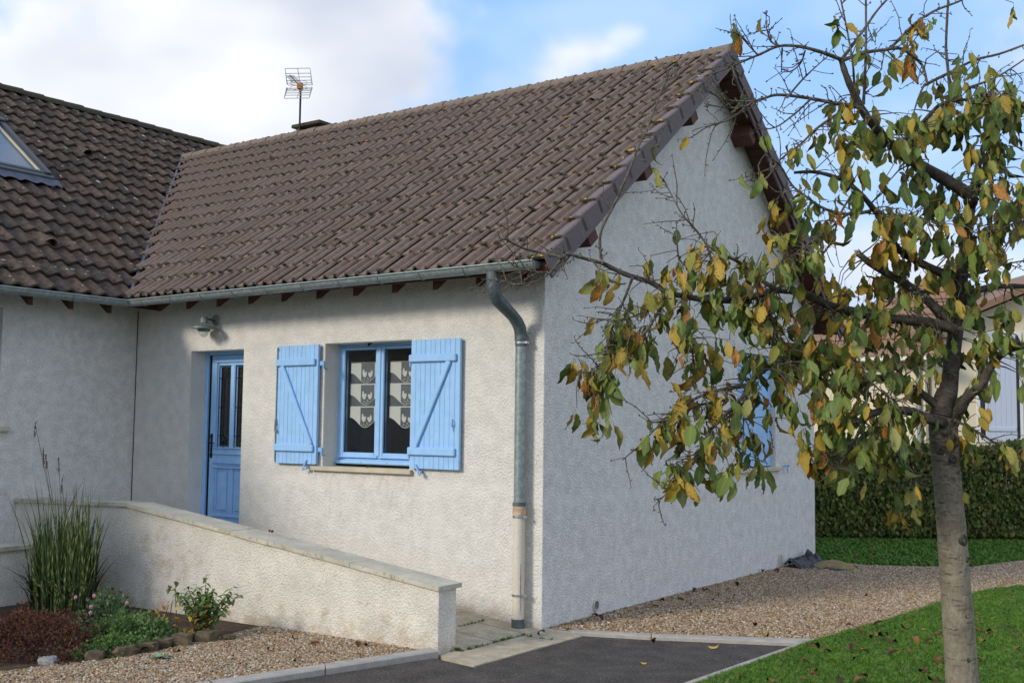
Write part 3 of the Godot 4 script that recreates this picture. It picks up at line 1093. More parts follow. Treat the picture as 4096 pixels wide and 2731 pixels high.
func build_curtain(x0: float, label: String) -> void:
	var z := -0.262
	var w := 0.415
	var c := thing("lace_curtain", label, "curtain", Vector3(x0, 1.70, z))
	var tops := [2.358, 2.138, 1.912]
	for k in 3:
		var top: float = tops[k] - 1.70
		var side := top - 0.110
		var low := top - 0.212
		# stiff side pieces, see-through middle, edged along the scallop
		var a := MB.new()
		var full := tier_poly(w, top, side, low)
		for clip in [PackedVector2Array([Vector2(-0.01, -1), Vector2(0.142, -1), Vector2(0.142, 2), Vector2(-0.01, 2)]), PackedVector2Array([Vector2(0.322, -1), Vector2(0.43, -1), Vector2(0.43, 2), Vector2(0.322, 2)]), PackedVector2Array([Vector2(0.142, top - 0.012), Vector2(0.322, top - 0.012), Vector2(0.322, 2), Vector2(0.142, 2)])]:
			for piece in Geometry2D.intersect_polygons(full, clip):
				a.slab(piece, -0.001, 0.001)
		var rim := []
		for i in range(1, full.size() - 1):
			rim.append(Vector3(full[i].x, full[i].y, 0.0))
		a.tube(rim, rim.map(func(_p): return 0.0032), 5)
		put("tier", a, M.lace, c)
		var m := MB.new()
		for piece in Geometry2D.intersect_polygons(full, PackedVector2Array([Vector2(0.142, -1), Vector2(0.322, -1), Vector2(0.322, top - 0.012), Vector2(0.142, top - 0.012)])):
			m.slab(piece, -0.0005, 0.0005)
		put("net_panel", m, M.voile, c)
		# net behind, between the scallop and the tier below
		var nb := MB.new()
		nb.slab(PackedVector2Array([Vector2(0, top - 0.224 if k < 2 else side), Vector2(w, top - 0.224 if k < 2 else side), Vector2(w, top), Vector2(0, top)]), -0.006, -0.005)
		if k < 2:
			put("backing_net", nb, M.voile, c)
		# pair of woven hens with chicks
		var hen := PackedVector2Array([Vector2(-0.030, 0.012), Vector2(-0.026, 0.052), Vector2(-0.018, 0.064), Vector2(-0.008, 0.058), Vector2(-0.006, 0.040), Vector2(0.006, 0.030), Vector2(0.018, 0.040), Vector2(0.026, 0.038), Vector2(0.028, 0.014), Vector2(0.016, -0.012), Vector2(0.002, -0.022), Vector2(-0.016, -0.012)])
		var h := MB.new()
		h.slab(hen, 0.0, 0.003, Transform3D(Basis.IDENTITY, Vector3(0.192, low + 0.075, 0.002)))
		var hen2 := PackedVector2Array(Array(hen).map(func(p): return Vector2(-p.x, p.y * 0.86)))
		h.slab(hen2, 0.0, 0.003, Transform3D(Basis.IDENTITY, Vector3(0.268, low + 0.072, 0.002)))
		for q in [[0.19, 0.030], [0.222, 0.018], [0.245, 0.032], [0.275, 0.030], [0.232, 0.044]]:
			h.lathe([[0.0001, 0.010], [0.010, 0.004], [0.009, -0.003], [0.0001, -0.007]], Transform3D(Basis.from_scale(Vector3(1, 1, 0.3)), Vector3(q[0], low + q[1], 0.003)), 8)
		put("woven_hens", h, M.lace, c)
	var rod := MB.new()
	rod.tube([Vector3(-0.01, tops[0] - 1.70 - 0.004, 0.006), Vector3(w + 0.01, tops[0] - 1.70 - 0.004, 0.006)], [0.004, 0.004], 6)
	put("rod", rod, std(Color(0.6, 0.55, 0.3), 0.4, 0.6), c)


func build_door(house: Node3D) -> void:
	var door := Node3D.new()
	door.name = "door"
	house.add_child(door, true)
	var z := -0.2
	var x0 := -4.676
	var x1 := -3.818
	frame_bar(door, "frame", Vector3(x0, 0.37, z - 0.08), Vector3(x0 + 0.055, 2.519, z))
	frame_bar(door, "frame", Vector3(x1 - 0.055, 0.37, z - 0.08), Vector3(x1, 2.519, z))
	frame_bar(door, "frame", Vector3(x0 + 0.056, 2.482, z - 0.08), Vector3(x1 - 0.056, 2.519, z - 0.001))
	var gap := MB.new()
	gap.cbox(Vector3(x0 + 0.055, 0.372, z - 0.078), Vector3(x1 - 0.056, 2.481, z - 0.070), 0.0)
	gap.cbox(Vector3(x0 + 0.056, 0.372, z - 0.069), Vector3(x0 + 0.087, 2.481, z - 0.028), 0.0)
	put("shadow_gap", gap, M.seal, door)  # black sheet and strip stand in for the shadow gap round the leaf
	# leaf: stiles and rails round two glazed lights and two raised panels
	var l0 := x0 + 0.088
	var l1 := x1 - 0.062
	var zl := z - 0.026
	var zb := z - 0.066
	var mid := (l0 + 0.075 + l1 - 0.075) * 0.5
	var g0 := l0 + 0.120
	var g1 := l1 - 0.120
	frame_bar(door, "stile", Vector3(l0, 0.385, zb), Vector3(g0, 2.478, zl), 0.004)
	frame_bar(door, "stile", Vector3(g1, 0.385, zb), Vector3(l1, 2.478, zl), 0.004)
	frame_bar(door, "rail", Vector3(g0 + 0.001, 2.365, zb), Vector3(g1 - 0.001, 2.478, zl - 0.001), 0.004)
	frame_bar(door, "rail", Vector3(g0 + 0.001, 1.26, zb), Vector3(g1 - 0.001, 1.45, zl - 0.001), 0.004)
	frame_bar(door, "rail", Vector3(g0 + 0.001, 0.385, zb), Vector3(g1 - 0.001, 0.70, zl - 0.001), 0.004)
	frame_bar(door, "muntin", Vector3(mid - 0.036, 1.451, zb), Vector3(mid + 0.036, 2.364, zl + 0.010), 0.010)
	frame_bar(door, "muntin", Vector3(mid - 0.036, 0.701, zb), Vector3(mid + 0.036, 1.259, zl - 0.001), 0.006)
	# mouldings
	for q in [[1.462, 1.445], [1.405, 1.380], [1.300, 1.285], [1.258, 1.232], [0.735, 0.700], [2.430, 2.395]]:
		frame_bar(door, "moulding", Vector3(g0 - 0.055, q[1], zl + 0.0015), Vector3(g1 + 0.055, q[0], zl + 0.020), 0.008)
	for xx in [g0 - 0.045, g1 + 0.015]:
		frame_bar(door, "moulding", Vector3(xx, 1.463, zl + 0.001), Vector3(xx + 0.03, 2.394, zl + 0.018), 0.008)
		frame_bar(door, "moulding", Vector3(xx + 0.01, 0.736, zl + 0.001), Vector3(xx + 0.03, 1.231, zl + 0.014), 0.007)
	for s in [[g0 + 0.001, mid - 0.037], [mid + 0.037, g1 - 0.001]]:
		frame_bar(door, "panel", Vector3(s[0], 0.702, zb + 0.006), Vector3(s[1], 1.258, zl - 0.020), 0.0)
		frame_bar(door, "raised_field", Vector3(s[0] + 0.035, 0.775, zl - 0.0195), Vector3(s[1] - 0.03, 1.20, zl - 0.006), 0.010)
		var g := MB.new()
		g.cbox(Vector3(s[0], 1.452, zb + 0.012), Vector3(s[1], 2.363, zb + 0.016), 0.0)
		put("pane", g, M.glass, door)
		# inner bead, and the iron grille before the glass
		for q in [[s[0], s[0] + 0.020, 1.452, 2.363], [s[1] - 0.020, s[1], 1.452, 2.363], [s[0] + 0.021, s[1] - 0.021, 2.345, 2.363], [s[0] + 0.021, s[1] - 0.021, 1.452, 1.472]]:
			frame_bar(door, "bead", Vector3(q[0], q[2], zb + 0.018), Vector3(q[1], q[3], zb + 0.026), 0.002)
		var gr := MB.new()
		var a: float = s[0] + 0.006
		var b: float = s[1] - 0.006
		var m: float = (s[0] + s[1]) * 0.5
		var zz := zl - 0.004
		for pth in [[[a, 1.46], [a, 2.355]], [[b, 1.46], [b, 2.355]], [[a, 2.355], [b, 2.355]], [[a, 1.46], [b, 1.46]], [[m, 2.355], [m, 2.295], [m + 0.052, 2.225], [m + 0.052, 1.590], [m, 1.52], [m, 1.46]], [[m, 2.295], [m - 0.052, 2.225], [m - 0.052, 1.590], [m, 1.52]], [[a, 2.225], [m - 0.052, 2.225]], [[b, 2.225], [m + 0.052, 2.225]], [[a, 1.59], [m - 0.052, 1.59]], [[b, 1.59], [m + 0.052, 1.59]], [[a, 1.90], [m - 0.052, 1.90]], [[b, 1.90], [m + 0.052, 1.90]]]:
			gr.tube(pth.map(func(p): return Vector3(p[0], p[1], zz)), pth.map(func(_p): return 0.0042), 5)
		put("grille", gr, M.iron, door)
	# long forged plate with its lever
	var h := MB.new()
	var hx := l0 + 0.033
	var outline := PackedVector2Array()
	for i in 33:
		var t := i / 32.0
		outline.append(Vector2(0.009 + 0.009 * absf(sin(t * PI * 3.0)) * (1.0 if absf(t - 0.5) > 0.32 else 0.3) + 0.004, lerpf(-0.135, 0.135, t)))
	for i in 33:
		outline.append(Vector2(-outline[32 - i].x, outline[32 - i].y))
	h.slab(outline, 0.0, 0.005, Transform3D(Basis.IDENTITY, Vector3(hx, 1.475, zl)))
	h.tube([Vector3(hx, 1.512, zl), Vector3(hx, 1.512, zl + 0.05), Vector3(hx + 0.02, 1.512, zl + 0.055), Vector3(hx + 0.10, 1.506, zl + 0.052)], [0.009, 0.009, 0.009, 0.006], 8)
	h.tube([Vector3(hx, 1.43, zl), Vector3(hx, 1.43, zl + 0.012)], [0.011, 0.011], 10)
	put("handle", h, M.iron, door)
	frame_bar(door, "threshold", Vector3(x0 + 0.002, 0.345, z - 0.10), Vector3(x1 - 0.002, 0.372, -0.02), 0.004)


# earth splashed up from the ground, drips under sills and lintels: ragged patches of brown
var splash_n: FastNoiseLite
var streak_n: FastNoiseLite


func splash(p: Vector3, garden: bool) -> Color:
	if splash_n == null:
		splash_n = noise(901, 5.0, 4, FastNoiseLite.TYPE_SIMPLEX_SMOOTH, 0.6)
		streak_n = noise(902, 9.0, 3)
	var n := splash_n.get_noise_3d(p.x, p.y * 1.3, p.z)
	var f := splash_n.get_noise_3d(p.x * 5.0 + 7.0, p.y * 5.0, p.z)
	var foot := 0.0 if garden else clampf((-0.12 - p.x) * 0.112, 0.0, 0.355)
	var k := 0.0
	var h := p.y - foot
	if h < 0.5:
		k = clampf((n * 0.9 + f * 0.5 + 0.42 - h * (2.4 if garden else 3.6)) * 1.0, 0.0, 0.55)
	if garden:
		# the stained patch behind the tall grass
		var d := Vector2((p.x + 3.25) / 0.55, (p.y - 0.42) / 0.30).length()
		k = maxf(k, clampf((n * 1.1 + f * 0.6 + 0.22 - d * 0.5) * 0.9, 0.0, 0.42))
	else:
		# drips from the sill and the lintels
		for q in [[-2.74, -1.46, 1.266], [-4.69, -3.80, 2.52]]:
			if p.x > q[0] and p.x < q[1] and p.y < q[2] and p.y > q[2] - 0.5 and q[2] < 2.0:
				k = maxf(k, clampf(streak_n.get_noise_2d(p.x * 3.0, p.y * 0.35) * 1.3 - (q[2] - p.y) * 1.1, 0.0, 0.28))
	return Color.WHITE.lerp(Color(0.60, 0.46, 0.31) if garden or h < 0.5 else Color(0.62, 0.55, 0.46), k)


func build_wing() -> Node3D:
	var house := thing("house_wing", "single storey rendered house wing with blue door, blue shutters and a brown gabled tile roof", "house")
	var holes := [[MAIN_X * -1 - 4.676, 0.37, MAIN_X * -1 - 3.818, 2.519], [MAIN_X * -1 - 2.6275, 1.27, MAIN_X * -1 - 1.4968, 2.5367]]
	var w := MB.new()
	w.wall(Vector3(MAIN_X + 0.001, -0.3, 0), Vector3.RIGHT, Vector3.UP, -MAIN_X - 0.004, 3.57, holes.map(func(q): return [q[0], q[1] + 0.3, q[2], q[3] + 0.3]), 0.32, splash.bind(false))
	put("front_wall", w, M.render, house)
	# smooth linings of the two openings
	for q in holes:
		var a: float = q[0] + MAIN_X
		var b: float = q[2] + MAIN_X
		var l := MB.new()
		l.cbox(Vector3(a, q[1], -0.31), Vector3(a + 0.004, q[3] - 0.004, -0.004), 0.0)
		l.cbox(Vector3(b - 0.004, q[1], -0.31), Vector3(b, q[3] - 0.004, -0.004), 0.0)
		l.cbox(Vector3(a, q[3] - 0.004, -0.31), Vector3(b, q[3], -0.004), 0.0)
		put("reveal", l, M.reveal, house)
	var g := MB.new()
	g.wall(Vector3(0, -0.3, -0.003), Vector3(0, 0, -1), Vector3.UP, GABLE_D - 0.003, 3.57, [[4.15, 1.545, 5.33, 2.94]], 0.32)
	put("gable_wall", g, M.gable_render, house)
	var tri_top := MB.new()
	tri_top.slab(PackedVector2Array([Vector2(0.0, 3.27), Vector2(GABLE_D, 3.27), Vector2(GABLE_D, 3.33), Vector2(-RIDGE_Z, 5.90), Vector2(0.0, 3.33)]), -0.32, 0.0, Transform3D(Basis(Vector3(0, 0, -1), Vector3.UP, Vector3.RIGHT), Vector3(0, 0, -0.001)))
	put("gable_top", tri_top, M.gable_render, house)
	var bk := MB.new()
	bk.cbox(Vector3(MAIN_X, -0.3, -GABLE_D), Vector3(-0.321, 3.27, -GABLE_D + 0.3), 0.0)
	put("rear_wall", bk, M.render, house)
	var fl := MB.new()
	fl.cbox(Vector3(MAIN_X + 0.01, 0.30, -GABLE_D + 0.31), Vector3(-0.33, 0.36, -0.33), 0.0)
	put("floor", fl, M.floor_tile, house)
	var ce := MB.new()
	ce.cbox(Vector3(MAIN_X + 0.01, 2.80, -GABLE_D + 0.31), Vector3(-0.33, 2.92, -0.33), 0.0)
	put("ceiling", ce, M.plaster, house)
	var joint := MB.new()
	joint.cbox(Vector3(MAIN_X, 0.3, -0.004), Vector3(MAIN_X + 0.012, 3.0, 0.005), 0.002)
	put("corner_joint", joint, std(Color(0.20, 0.18, 0.16), 0.95), house)
	build_wing_roof(house)
	gutter(house, Vector3(MAIN_EAVE_X + 0.085, 3.052, 0.487), Vector3(0.235, 3.088, 0.487), Vector3.BACK, 0.064, 0.487, [1])
	build_downpipe(house)
	build_shutter(house, -3.251, -2.664, 1.328, 2.524, 10, false, true)
	build_shutter(house, -1.4535, -0.8755, 1.328, 2.524, 10, true, false)
	build_window(house)
	build_door(house)
	# closed shutters of the gable window, its sill and hinges
	var gw := Node3D.new()
	gw.name = "gable_window"
	house.add_child(gw)
	for s in [[-5.328, -4.742], [-4.738, -4.152]]:
		var b := MB.new()
		b.cbox(Vector3(-0.095, 1.275, s[0]), Vector3(-0.060, 2.636, s[1]), 0.004)
		put("closed_shutter", b, M.blue, gw)
		for y in [1.47, 2.45]:
			var far: bool = s[0] < -5.0
			var h := MB.new()
			var z0: float = s[0] - 0.0 if far else s[1] - 0.38
			h.cbox(Vector3(-0.059, y - 0.018, z0), Vector3(-0.052, y + 0.018, z0 + 0.38), 0.002)
			h.tube([Vector3(-0.05, y - 0.05, s[0] - 0.012 if far else s[1] + 0.012), Vector3(-0.05, y + 0.03, s[0] - 0.012 if far else s[1] + 0.012)], [0.011, 0.011], 8)
			put("hinge", h, M.blue_frame, gw)
	var gs := MB.new()
	gs.cbox(Vector3(-0.30, 1.215, -5.45), Vector3(0.045, 1.262, -4.03), 0.005)
	put("sill", gs, M.sill, gw)
	for zz in [-5.60, -3.92]:
		var st := MB.new()
		st.tube([Vector3(-0.02, 1.27, zz), Vector3(0.06, 1.27, zz)], [0.008, 0.008], 8)
		st.cbox(Vector3(0.05, 1.18, zz - 0.01), Vector3(0.064, 1.29, zz + 0.012), 0.003)
		st.cbox(Vector3(0.05, 1.262, zz - 0.055), Vector3(0.064, 1.284, zz + 0.05), 0.003)
		put("stay", st, M.blue_frame, gw)
	# two vents in the gable
	var gv := MB.new()
	var turned := Basis(Vector3(0, 0, 1), -PI / 2)
	gv.lathe([[0.0001, 0.004], [0.038, 0.004], [0.040, 0.014], [0.054, 0.012], [0.055, 0.0]], Transform3D(turned, Vector3(0.0, 0.10, -0.90)), 20)
	var gvn := put("wall_vent", gv, std(Color(0.72, 0.71, 0.66), 0.6), house)
	var grill := MB.new()
	for k in 5:
		grill.cbox(Vector3(0.004, 0.072 + 0.013 * k, -0.935), Vector3(0.008, 0.079 + 0.013 * k, -0.865), 0.001)
	put("slats", grill, M.iron, gvn)
	var lv := Node3D.new()
	lv.name = "louvre_vent"
	house.add_child(lv)
	var lf := MB.new()
	lf.cbox(Vector3(0.0, 2.66, -2.53), Vector3(0.008, 2.78, -2.41), 0.002)
	put("plate", lf, M.white, lv)
	for k in 5:
		var s := MB.new()
		s.cbox(Vector3(0.009, -0.008, -0.05), Vector3(0.013, 0.008, 0.05), 0.0, Transform3D(Basis(Vector3(0, 0, 1), 0.5), Vector3(0.0, 2.68 + 0.02 * k, -2.47)))
		put("slat", s, M.white, lv)
	# chimney behind the ridge
	var ch := MB.new()
	ch.cbox(Vector3(-7.62, 4.6, -5.12), Vector3(-7.14, 6.30, -4.36), 0.0)
	var chn := put("chimney", ch, M.gable_render, house)
	for p in [[-7.61, -4.48], [-7.27, -4.48], [-7.61, -5.11], [-7.27, -5.11]]:
		var pier := MB.new()
		pier.cbox(Vector3(p[0], 6.301, p[1]), Vector3(p[0] + 0.12, 6.465, p[1] + 0.11), 0.004)
		put("pier", pier, M.brick_red, chn)
	var slab_ := MB.new()
	slab_.cbox(Vector3(-7.70, 6.466, -5.22), Vector3(-7.075, 6.520, -4.285), 0.006)
	put("capstone", slab_, M.old_ridge, chn)
	return house


func build_main_house() -> void:
	var house := thing("main_house", "older main house with mossy dark pantile roof, skylight and grey rendered wall", "house")
	var w := MB.new()
	# wall towards the drive, with the window whose sill shows at the photograph's edge
	w.wall(Vector3(MAIN_X, -0.3, 7.6), Vector3(0, 0, -1), Vector3.UP, 17.0, 3.70, [[4.75, 1.98, 5.95, 3.2]], 0.32)
	put("wall", w, M.gable_render, house)
	var sill := MB.new()
	sill.cbox(Vector3(MAIN_X - 0.3, 1.615, 1.545), Vector3(MAIN_X + 0.05, 1.668, 2.95), 0.005)
	put("sill", sill, M.coping, house)
	var win := Node3D.new()
	win.name = "window"
	house.add_child(win)
	for q in [[1.65, 1.70, 1.68, 2.90], [2.80, 2.85, 1.68, 2.90], [1.701, 2.799, 1.68, 1.74], [1.701, 2.799, 2.84, 2.90], [2.22, 2.28, 1.741, 2.839]]:
		var b := MB.new()
		b.cbox(Vector3(MAIN_X - 0.27, q[2], q[0]), Vector3(MAIN_X - 0.2, q[3], q[1]), 0.005)
		put("frame", b, M.blue, win)
	var pane := MB.new()
	pane.cbox(Vector3(MAIN_X - 0.24, 1.741, 1.701), Vector3(MAIN_X - 0.236, 2.839, 2.799), 0.0)
	put("pane", pane, M.glass, win)
	for z in [7.6, -9.1]:
		var e := MB.new()
		e.slab(PackedVector2Array([Vector2(-14.33, -0.3), Vector2(MAIN_X - 0.321, -0.3), Vector2(MAIN_X - 0.321, 3.38), Vector2(MAIN_RIDGE_X, 6.45), Vector2(-14.33, 3.38)]), z - 0.3, z, Transform3D.IDENTITY)
		put("end_wall", e, M.gable_render, house)
	var bk := MB.new()
	bk.cbox(Vector3(-14.63, -0.3, -9.4), Vector3(-14.331, 3.3, 7.6), 0.0)
	put("rear_wall", bk, M.gable_render, house)
	# roof
	var roof := Node3D.new()
	roof.name = "roof"
	house.add_child(roof)
	var gauge := 0.3275
	var width := 0.2005
	var prof := [[0.0, 0.012, 1], [0.06, 0.003], [0.18, -0.006], [0.32, -0.006], [0.44, 0.002], [0.54, 0.015], [0.64, 0.028], [0.74, 0.035], [0.84, 0.033], [0.93, 0.024], [1.0, 0.013, 1]]
	var shape := tile_shape(width, prof, gauge + 0.08, 0.046, 0.022)
	var meshes := []
	for k in 4:
		meshes.append(tile_mesh(shape, M.old_tile[k], M.old_edge))
	var spots := []
	var tufts := []
	var tones := []
	var c := cos(atan(MAIN_PITCH))
	for r in 18:
		var s := r * gauge
		var x := MAIN_EAVE_X - s * c
		for k in 72:
			var z := 7.75 - width * k
			# below the wing's roof there is nothing to lay
			var zv := EAVE_Z - (MAIN_EAVE_X - x) * MAIN_PITCH / PITCH
			if z < zv - 0.02 and x > -9.05:
				continue
			if z < -6.2:
				continue
			if r > 7 and r < 13 and z > 0.10 and z - width < 0.92:
				continue                      # the skylight's place
			var f := jitter(main_frame(z, s), 0.014, 0.004)
			var seen := (f.origin - CAM) * eye_basis
			var u := 2048.0 + FOCAL * seen.x / -seen.z
			spots.append([f, f.origin.distance_to(CAM) + (100.0 if u < -150.0 else 0.0), [0, 0, 1, 2, 3][rng.randi() % 5]])
			if u < -400.0:
				continue
			for q in 7:
				if rng.randf() < 0.20 + r * 0.018:
					var sz := rng.randf_range(0.005, 0.017)
					var along := rng.randf()
					var o := f * Vector3(along * width, 0.040 + (0.028 if along > 0.55 else 0.0), rng.randf_range(-0.12, 0.008))
					tufts.append(Transform3D(f.basis * Basis.from_scale(Vector3(sz * 1.6, sz * 0.55, sz * 1.4)), o))
					tones.append(Color(0.035, 0.036, 0.022).lerp(Color(0.085, 0.08, 0.045), rng.randf()))
			for q in 4:
				if rng.randf() < 0.22 + r * 0.016:
					var sz := rng.randf_range(0.006, 0.020)
					if rng.randf() < 0.06:
						sz = 0.034
					tufts.append(Transform3D(f.basis * Basis(Vector3(0, 0, 1), -0.1) * Basis.from_scale(Vector3(sz, sz * 0.22, sz)), f * Vector3(rng.randf_range(0.11, 0.17), 0.064, rng.randf_range(-0.16, -0.01))))
					tones.append(Color(0.46, 0.46, 0.40).lerp(Color(0.28, 0.28, 0.24), rng.randf()))
	lay_tiles(roof, spots, shape, meshes, M.old_tile[1], M.old_edge, 296)
	copies("moss_and_lichen", clump_mesh(), M.moss, tufts, tones, roof)
	var cap := ridge_cap(0.40, 0.125).mesh(M.old_ridge)
	for k in 44:
		var z := -6.3 + 0.335 * k
		if z > 7.7:
			break
		put("ridge_tile", cap, null, roof, Transform3D(Basis(Vector3.UP, PI / 2) * Basis.from_euler(Vector3(rng.randf_range(-0.03, 0.03), 0, rng.randf_range(0.0, 0.02))), Vector3(MAIN_RIDGE_X, 6.53 + rng.randf_range(-0.006, 0.006), z)))
	for fr in [1.0, -1.0]:
		var d := MB.new()
		var run := (MAIN_EAVE_X - MAIN_RIDGE_X)
		var p := PackedVector2Array([Vector2(0.0, -0.07), Vector2(-run, -0.07 + run * MAIN_PITCH), Vector2(-run, -0.03 + run * MAIN_PITCH), Vector2(0.0, -0.03)])
		if fr > 0:
			d.slab(p, -6.4, 7.75, Transform3D(Basis.IDENTITY, Vector3(MAIN_EAVE_X - 0.03, MAIN_EAVE_Y - 0.05, 0)))
			put("roof_boarding", d, M.wood, roof)
		else:
			d.slab(PackedVector2Array(Array(p).map(func(q): return Vector2(-q.x, q.y))), -9.4, 7.75, Transform3D(Basis.IDENTITY, Vector3(MAIN_RIDGE_X - run, MAIN_EAVE_Y - 0.02, 0)))
			put("rear_slope", d, M.old_tile[0], roof)
	# zinc lining of the valley
	var va := MB.new()
	var a0 := Vector3(MAIN_EAVE_X + 0.05, MAIN_EAVE_Y - 0.05, EAVE_Z + 0.05)
	var zt := RIDGE_Z + 0.06
	var a1 := Vector3(valley_x(zt), EAVE_Y + PITCH * (EAVE_Z - zt), zt)
	var steps := 12
	for i in steps:
		var p0 := a0.lerp(a1, float(i) / steps)
		var p1 := a0.lerp(a1, float(i + 1) / steps)
		var sd := Vector3(0.022, 0, 0.015)
		va.quad(p0 + sd + Vector3(0, 0.016, 0), p1 + sd + Vector3(0, 0.016, 0), p1 + Vector3(0, 0.026, 0), p0 + Vector3(0, 0.026, 0))
		va.quad(p0 + Vector3(0, 0.026, 0), p1 + Vector3(0, 0.026, 0), p1 - sd + Vector3(0, 0.034, 0.03), p0 - sd + Vector3(0, 0.034, 0.03))
	put("valley_lining", va, M.lead, roof)
	# vent tiles
	for p in [Vector2(-8.50, -1.12), Vector2(-6.06, 0.93)]:
		var f := main_frame(p.y, (MAIN_EAVE_X - p.x) / c)
		var hood := MB.new()
		for i in 8:
			var b0 := PI * i / 8.0
			var b1 := PI * (i + 1) / 8.0
			hood.quad(Vector3(cos(b1) * 0.085, sin(b1) * 0.10 + 0.03, 0.06), Vector3(cos(b0) * 0.085, sin(b0) * 0.10 + 0.03, 0.06), Vector3(cos(b0) * 0.06, sin(b0) * 0.03 + 0.02, -0.24), Vector3(cos(b1) * 0.06, sin(b1) * 0.03 + 0.02, -0.24))
			hood.quad(Vector3(cos(b0) * 0.085, sin(b0) * 0.10 + 0.03, 0.06), Vector3(cos(b1) * 0.085, sin(b1) * 0.10 + 0.03, 0.06), Vector3(cos(b1) * 0.068, sin(b1) * 0.082 + 0.03, 0.05), Vector3(cos(b0) * 0.068, sin(b0) * 0.082 + 0.03, 0.05))
		put("vent_tile", hood, M.old_tile[2], roof, f)
	# skylight, its frame proud of the tiles
	var sk := Node3D.new()
	sk.name = "skylight"
	roof.add_child(sk)
	sk.transform = main_frame(0.93, 2.88)
	var W := 0.92
	var L := 1.42
	for q in [[Vector3(0.0, -0.03, -L), Vector3(0.085, 0.13, 0.0)], [Vector3(W - 0.085, -0.03, -L), Vector3(W, 0.13, 0.0)], [Vector3(-0.01, -0.03, -L - 0.10), Vector3(W + 0.01, 0.155, -L)], [Vector3(-0.01, -0.03, 0.0), Vector3(W + 0.01, 0.105, 0.085)], [Vector3(0.085, 0.05, -0.07), Vector3(W - 0.085, 0.115, -0.0)]]:
		var b := MB.new()
		b.cbox(q[0], q[1], 0.012)
		put("frame", b, M.velux, sk)
	var inner := MB.new()
	for q in [[Vector3(0.085, -0.05, -L), Vector3(0.125, 0.085, -0.07)], [Vector3(W - 0.125, -0.05, -L), Vector3(W - 0.085, 0.085, -0.07)]]:
		inner.cbox(q[0], q[1], 0.004)
	put("sash", inner, M.sill, sk)
	var sp := MB.new()
	sp.cbox(Vector3(0.125, 0.060, -L + 0.02), Vector3(W - 0.125, 0.068, -0.07), 0.0)
	put("pane", sp, M.skyglass, sk)
	var white_panel := MB.new()
	white_panel.cbox(Vector3(0.125, 0.015, -L + 0.02), Vector3(W - 0.125, 0.020, -0.07), 0.0)
	put("white_panel", white_panel, M.white, sk)  # white sheet under the glass that makes the pane pale
	var ap := MB.new()
	for i in 46:
		var u0 := -0.06 + (W + 0.12) * i / 46.0
		var u1 := -0.06 + (W + 0.12) * (i + 1) / 46.0
		var h0 := 0.062 + 0.011 * sin(u0 / width * TAU - 1.2)
		var h1 := 0.062 + 0.011 * sin(u1 / width * TAU - 1.2)
		ap.quad(Vector3(u0, h0, 0.23 + 0.008 * sin(i * 1.3)), Vector3(u1, h1, 0.23 + 0.008 * sin(i * 1.3 + 1.3)), Vector3(u1, 0.085, 0.08), Vector3(u0, 0.085, 0.08))
	put("apron", ap, M.lead, sk)
	# eaves
	gutter(house, Vector3(MAIN_EAVE_X + 0.055, 3.040, 7.7), Vector3(MAIN_EAVE_X + 0.055, 3.050, 0.52), Vector3.RIGHT, 0.064, 0.52, [0])
	var q := MB.new()
	q.slab(PackedVector2Array([Vector2(-0.34, -0.05), Vector2(-0.34, -0.195), Vector2(0.42, -0.195), Vector2(0.31, -0.05)]), -0.03, 0.03)
	var rm := q.mesh(M.wood)
	var sn := sin(atan(MAIN_PITCH))
	for i in 15:
		put("rafter", rm, null, roof, Transform3D(Basis(Vector3(c, -sn, 0), Vector3(sn, c, 0), Vector3.BACK), Vector3(MAIN_EAVE_X - 0.36, MAIN_EAVE_Y - 0.055 + MAIN_PITCH * 0.36, 0.60 + 0.47 * i)))


func build_lamp() -> void:
	var at := Vector3(-4.278, 2.757, 0.0)
	var l := thing("wall_lamp", "galvanised outdoor wall lamp with disc shade and clear globe above the blue door", "lamp", at)
	var out := Basis(Vector3.RIGHT, PI / 2)
	var b := MB.new()
	b.lathe([[0.0001, 0.022], [0.052, 0.020], [0.060, 0.012], [0.062, 0.0]], Transform3D(out, Vector3(0, 0.085, 0)), 24)
	put("wall_plate", b, M.zinc, l)
	var arm := MB.new()
	arm.tube([Vector3(0, 0.075, 0.015), Vector3(0, 0.085, 0.05), Vector3(0, 0.088, 0.10), Vector3(0, 0.086, 0.155)], [0.012, 0.011, 0.011, 0.011], 10)
	put("arm", arm, M.zinc_dark, l)
	var cap := MB.new()
	var o := Transform3D(Basis.IDENTITY, Vector3(0, 0, 0.163))
	cap.lathe([[0.0001, 0.108], [0.040, 0.107], [0.043, 0.100], [0.043, 0.050], [0.058, 0.047], [0.058, 0.043], [0.0001, 0.043]], o, 24)
	put("cap", cap, M.zinc, l)
	var rods := MB.new()
	for k in 3:
		var a := TAU * k / 3.0 + 0.5
		rods.tube([Vector3(cos(a) * 0.030, 0.045, 0.163 + sin(a) * 0.030), Vector3(cos(a) * 0.030, -0.045, 0.163 + sin(a) * 0.030)], [0.004, 0.004], 6)
	put("spacer_rods", rods, M.steel, l)
	var sh := MB.new()
	sh.lathe([[0.030, 0.022], [0.070, 0.020], [0.118, 0.008], [0.146, -0.010], [0.147, -0.014], [0.118, 0.003], [0.070, 0.015], [0.030, 0.017]], o, 32)
	put("disc_shade", sh, M.zinc, l)
	var ring := MB.new()
	ring.lathe([[0.030, -0.022], [0.066, -0.024], [0.070, -0.032], [0.062, -0.046], [0.050, -0.048], [0.030, -0.040]], o, 24)
	put("ring", ring, M.zinc_dark, l)
	var gl := MB.new()
	gl.lathe([[0.047, -0.045], [0.049, -0.065], [0.044, -0.085], [0.030, -0.102], [0.012, -0.109], [0.0001, -0.110]], o, 24, false)
	put("globe", gl, M.globe, l)


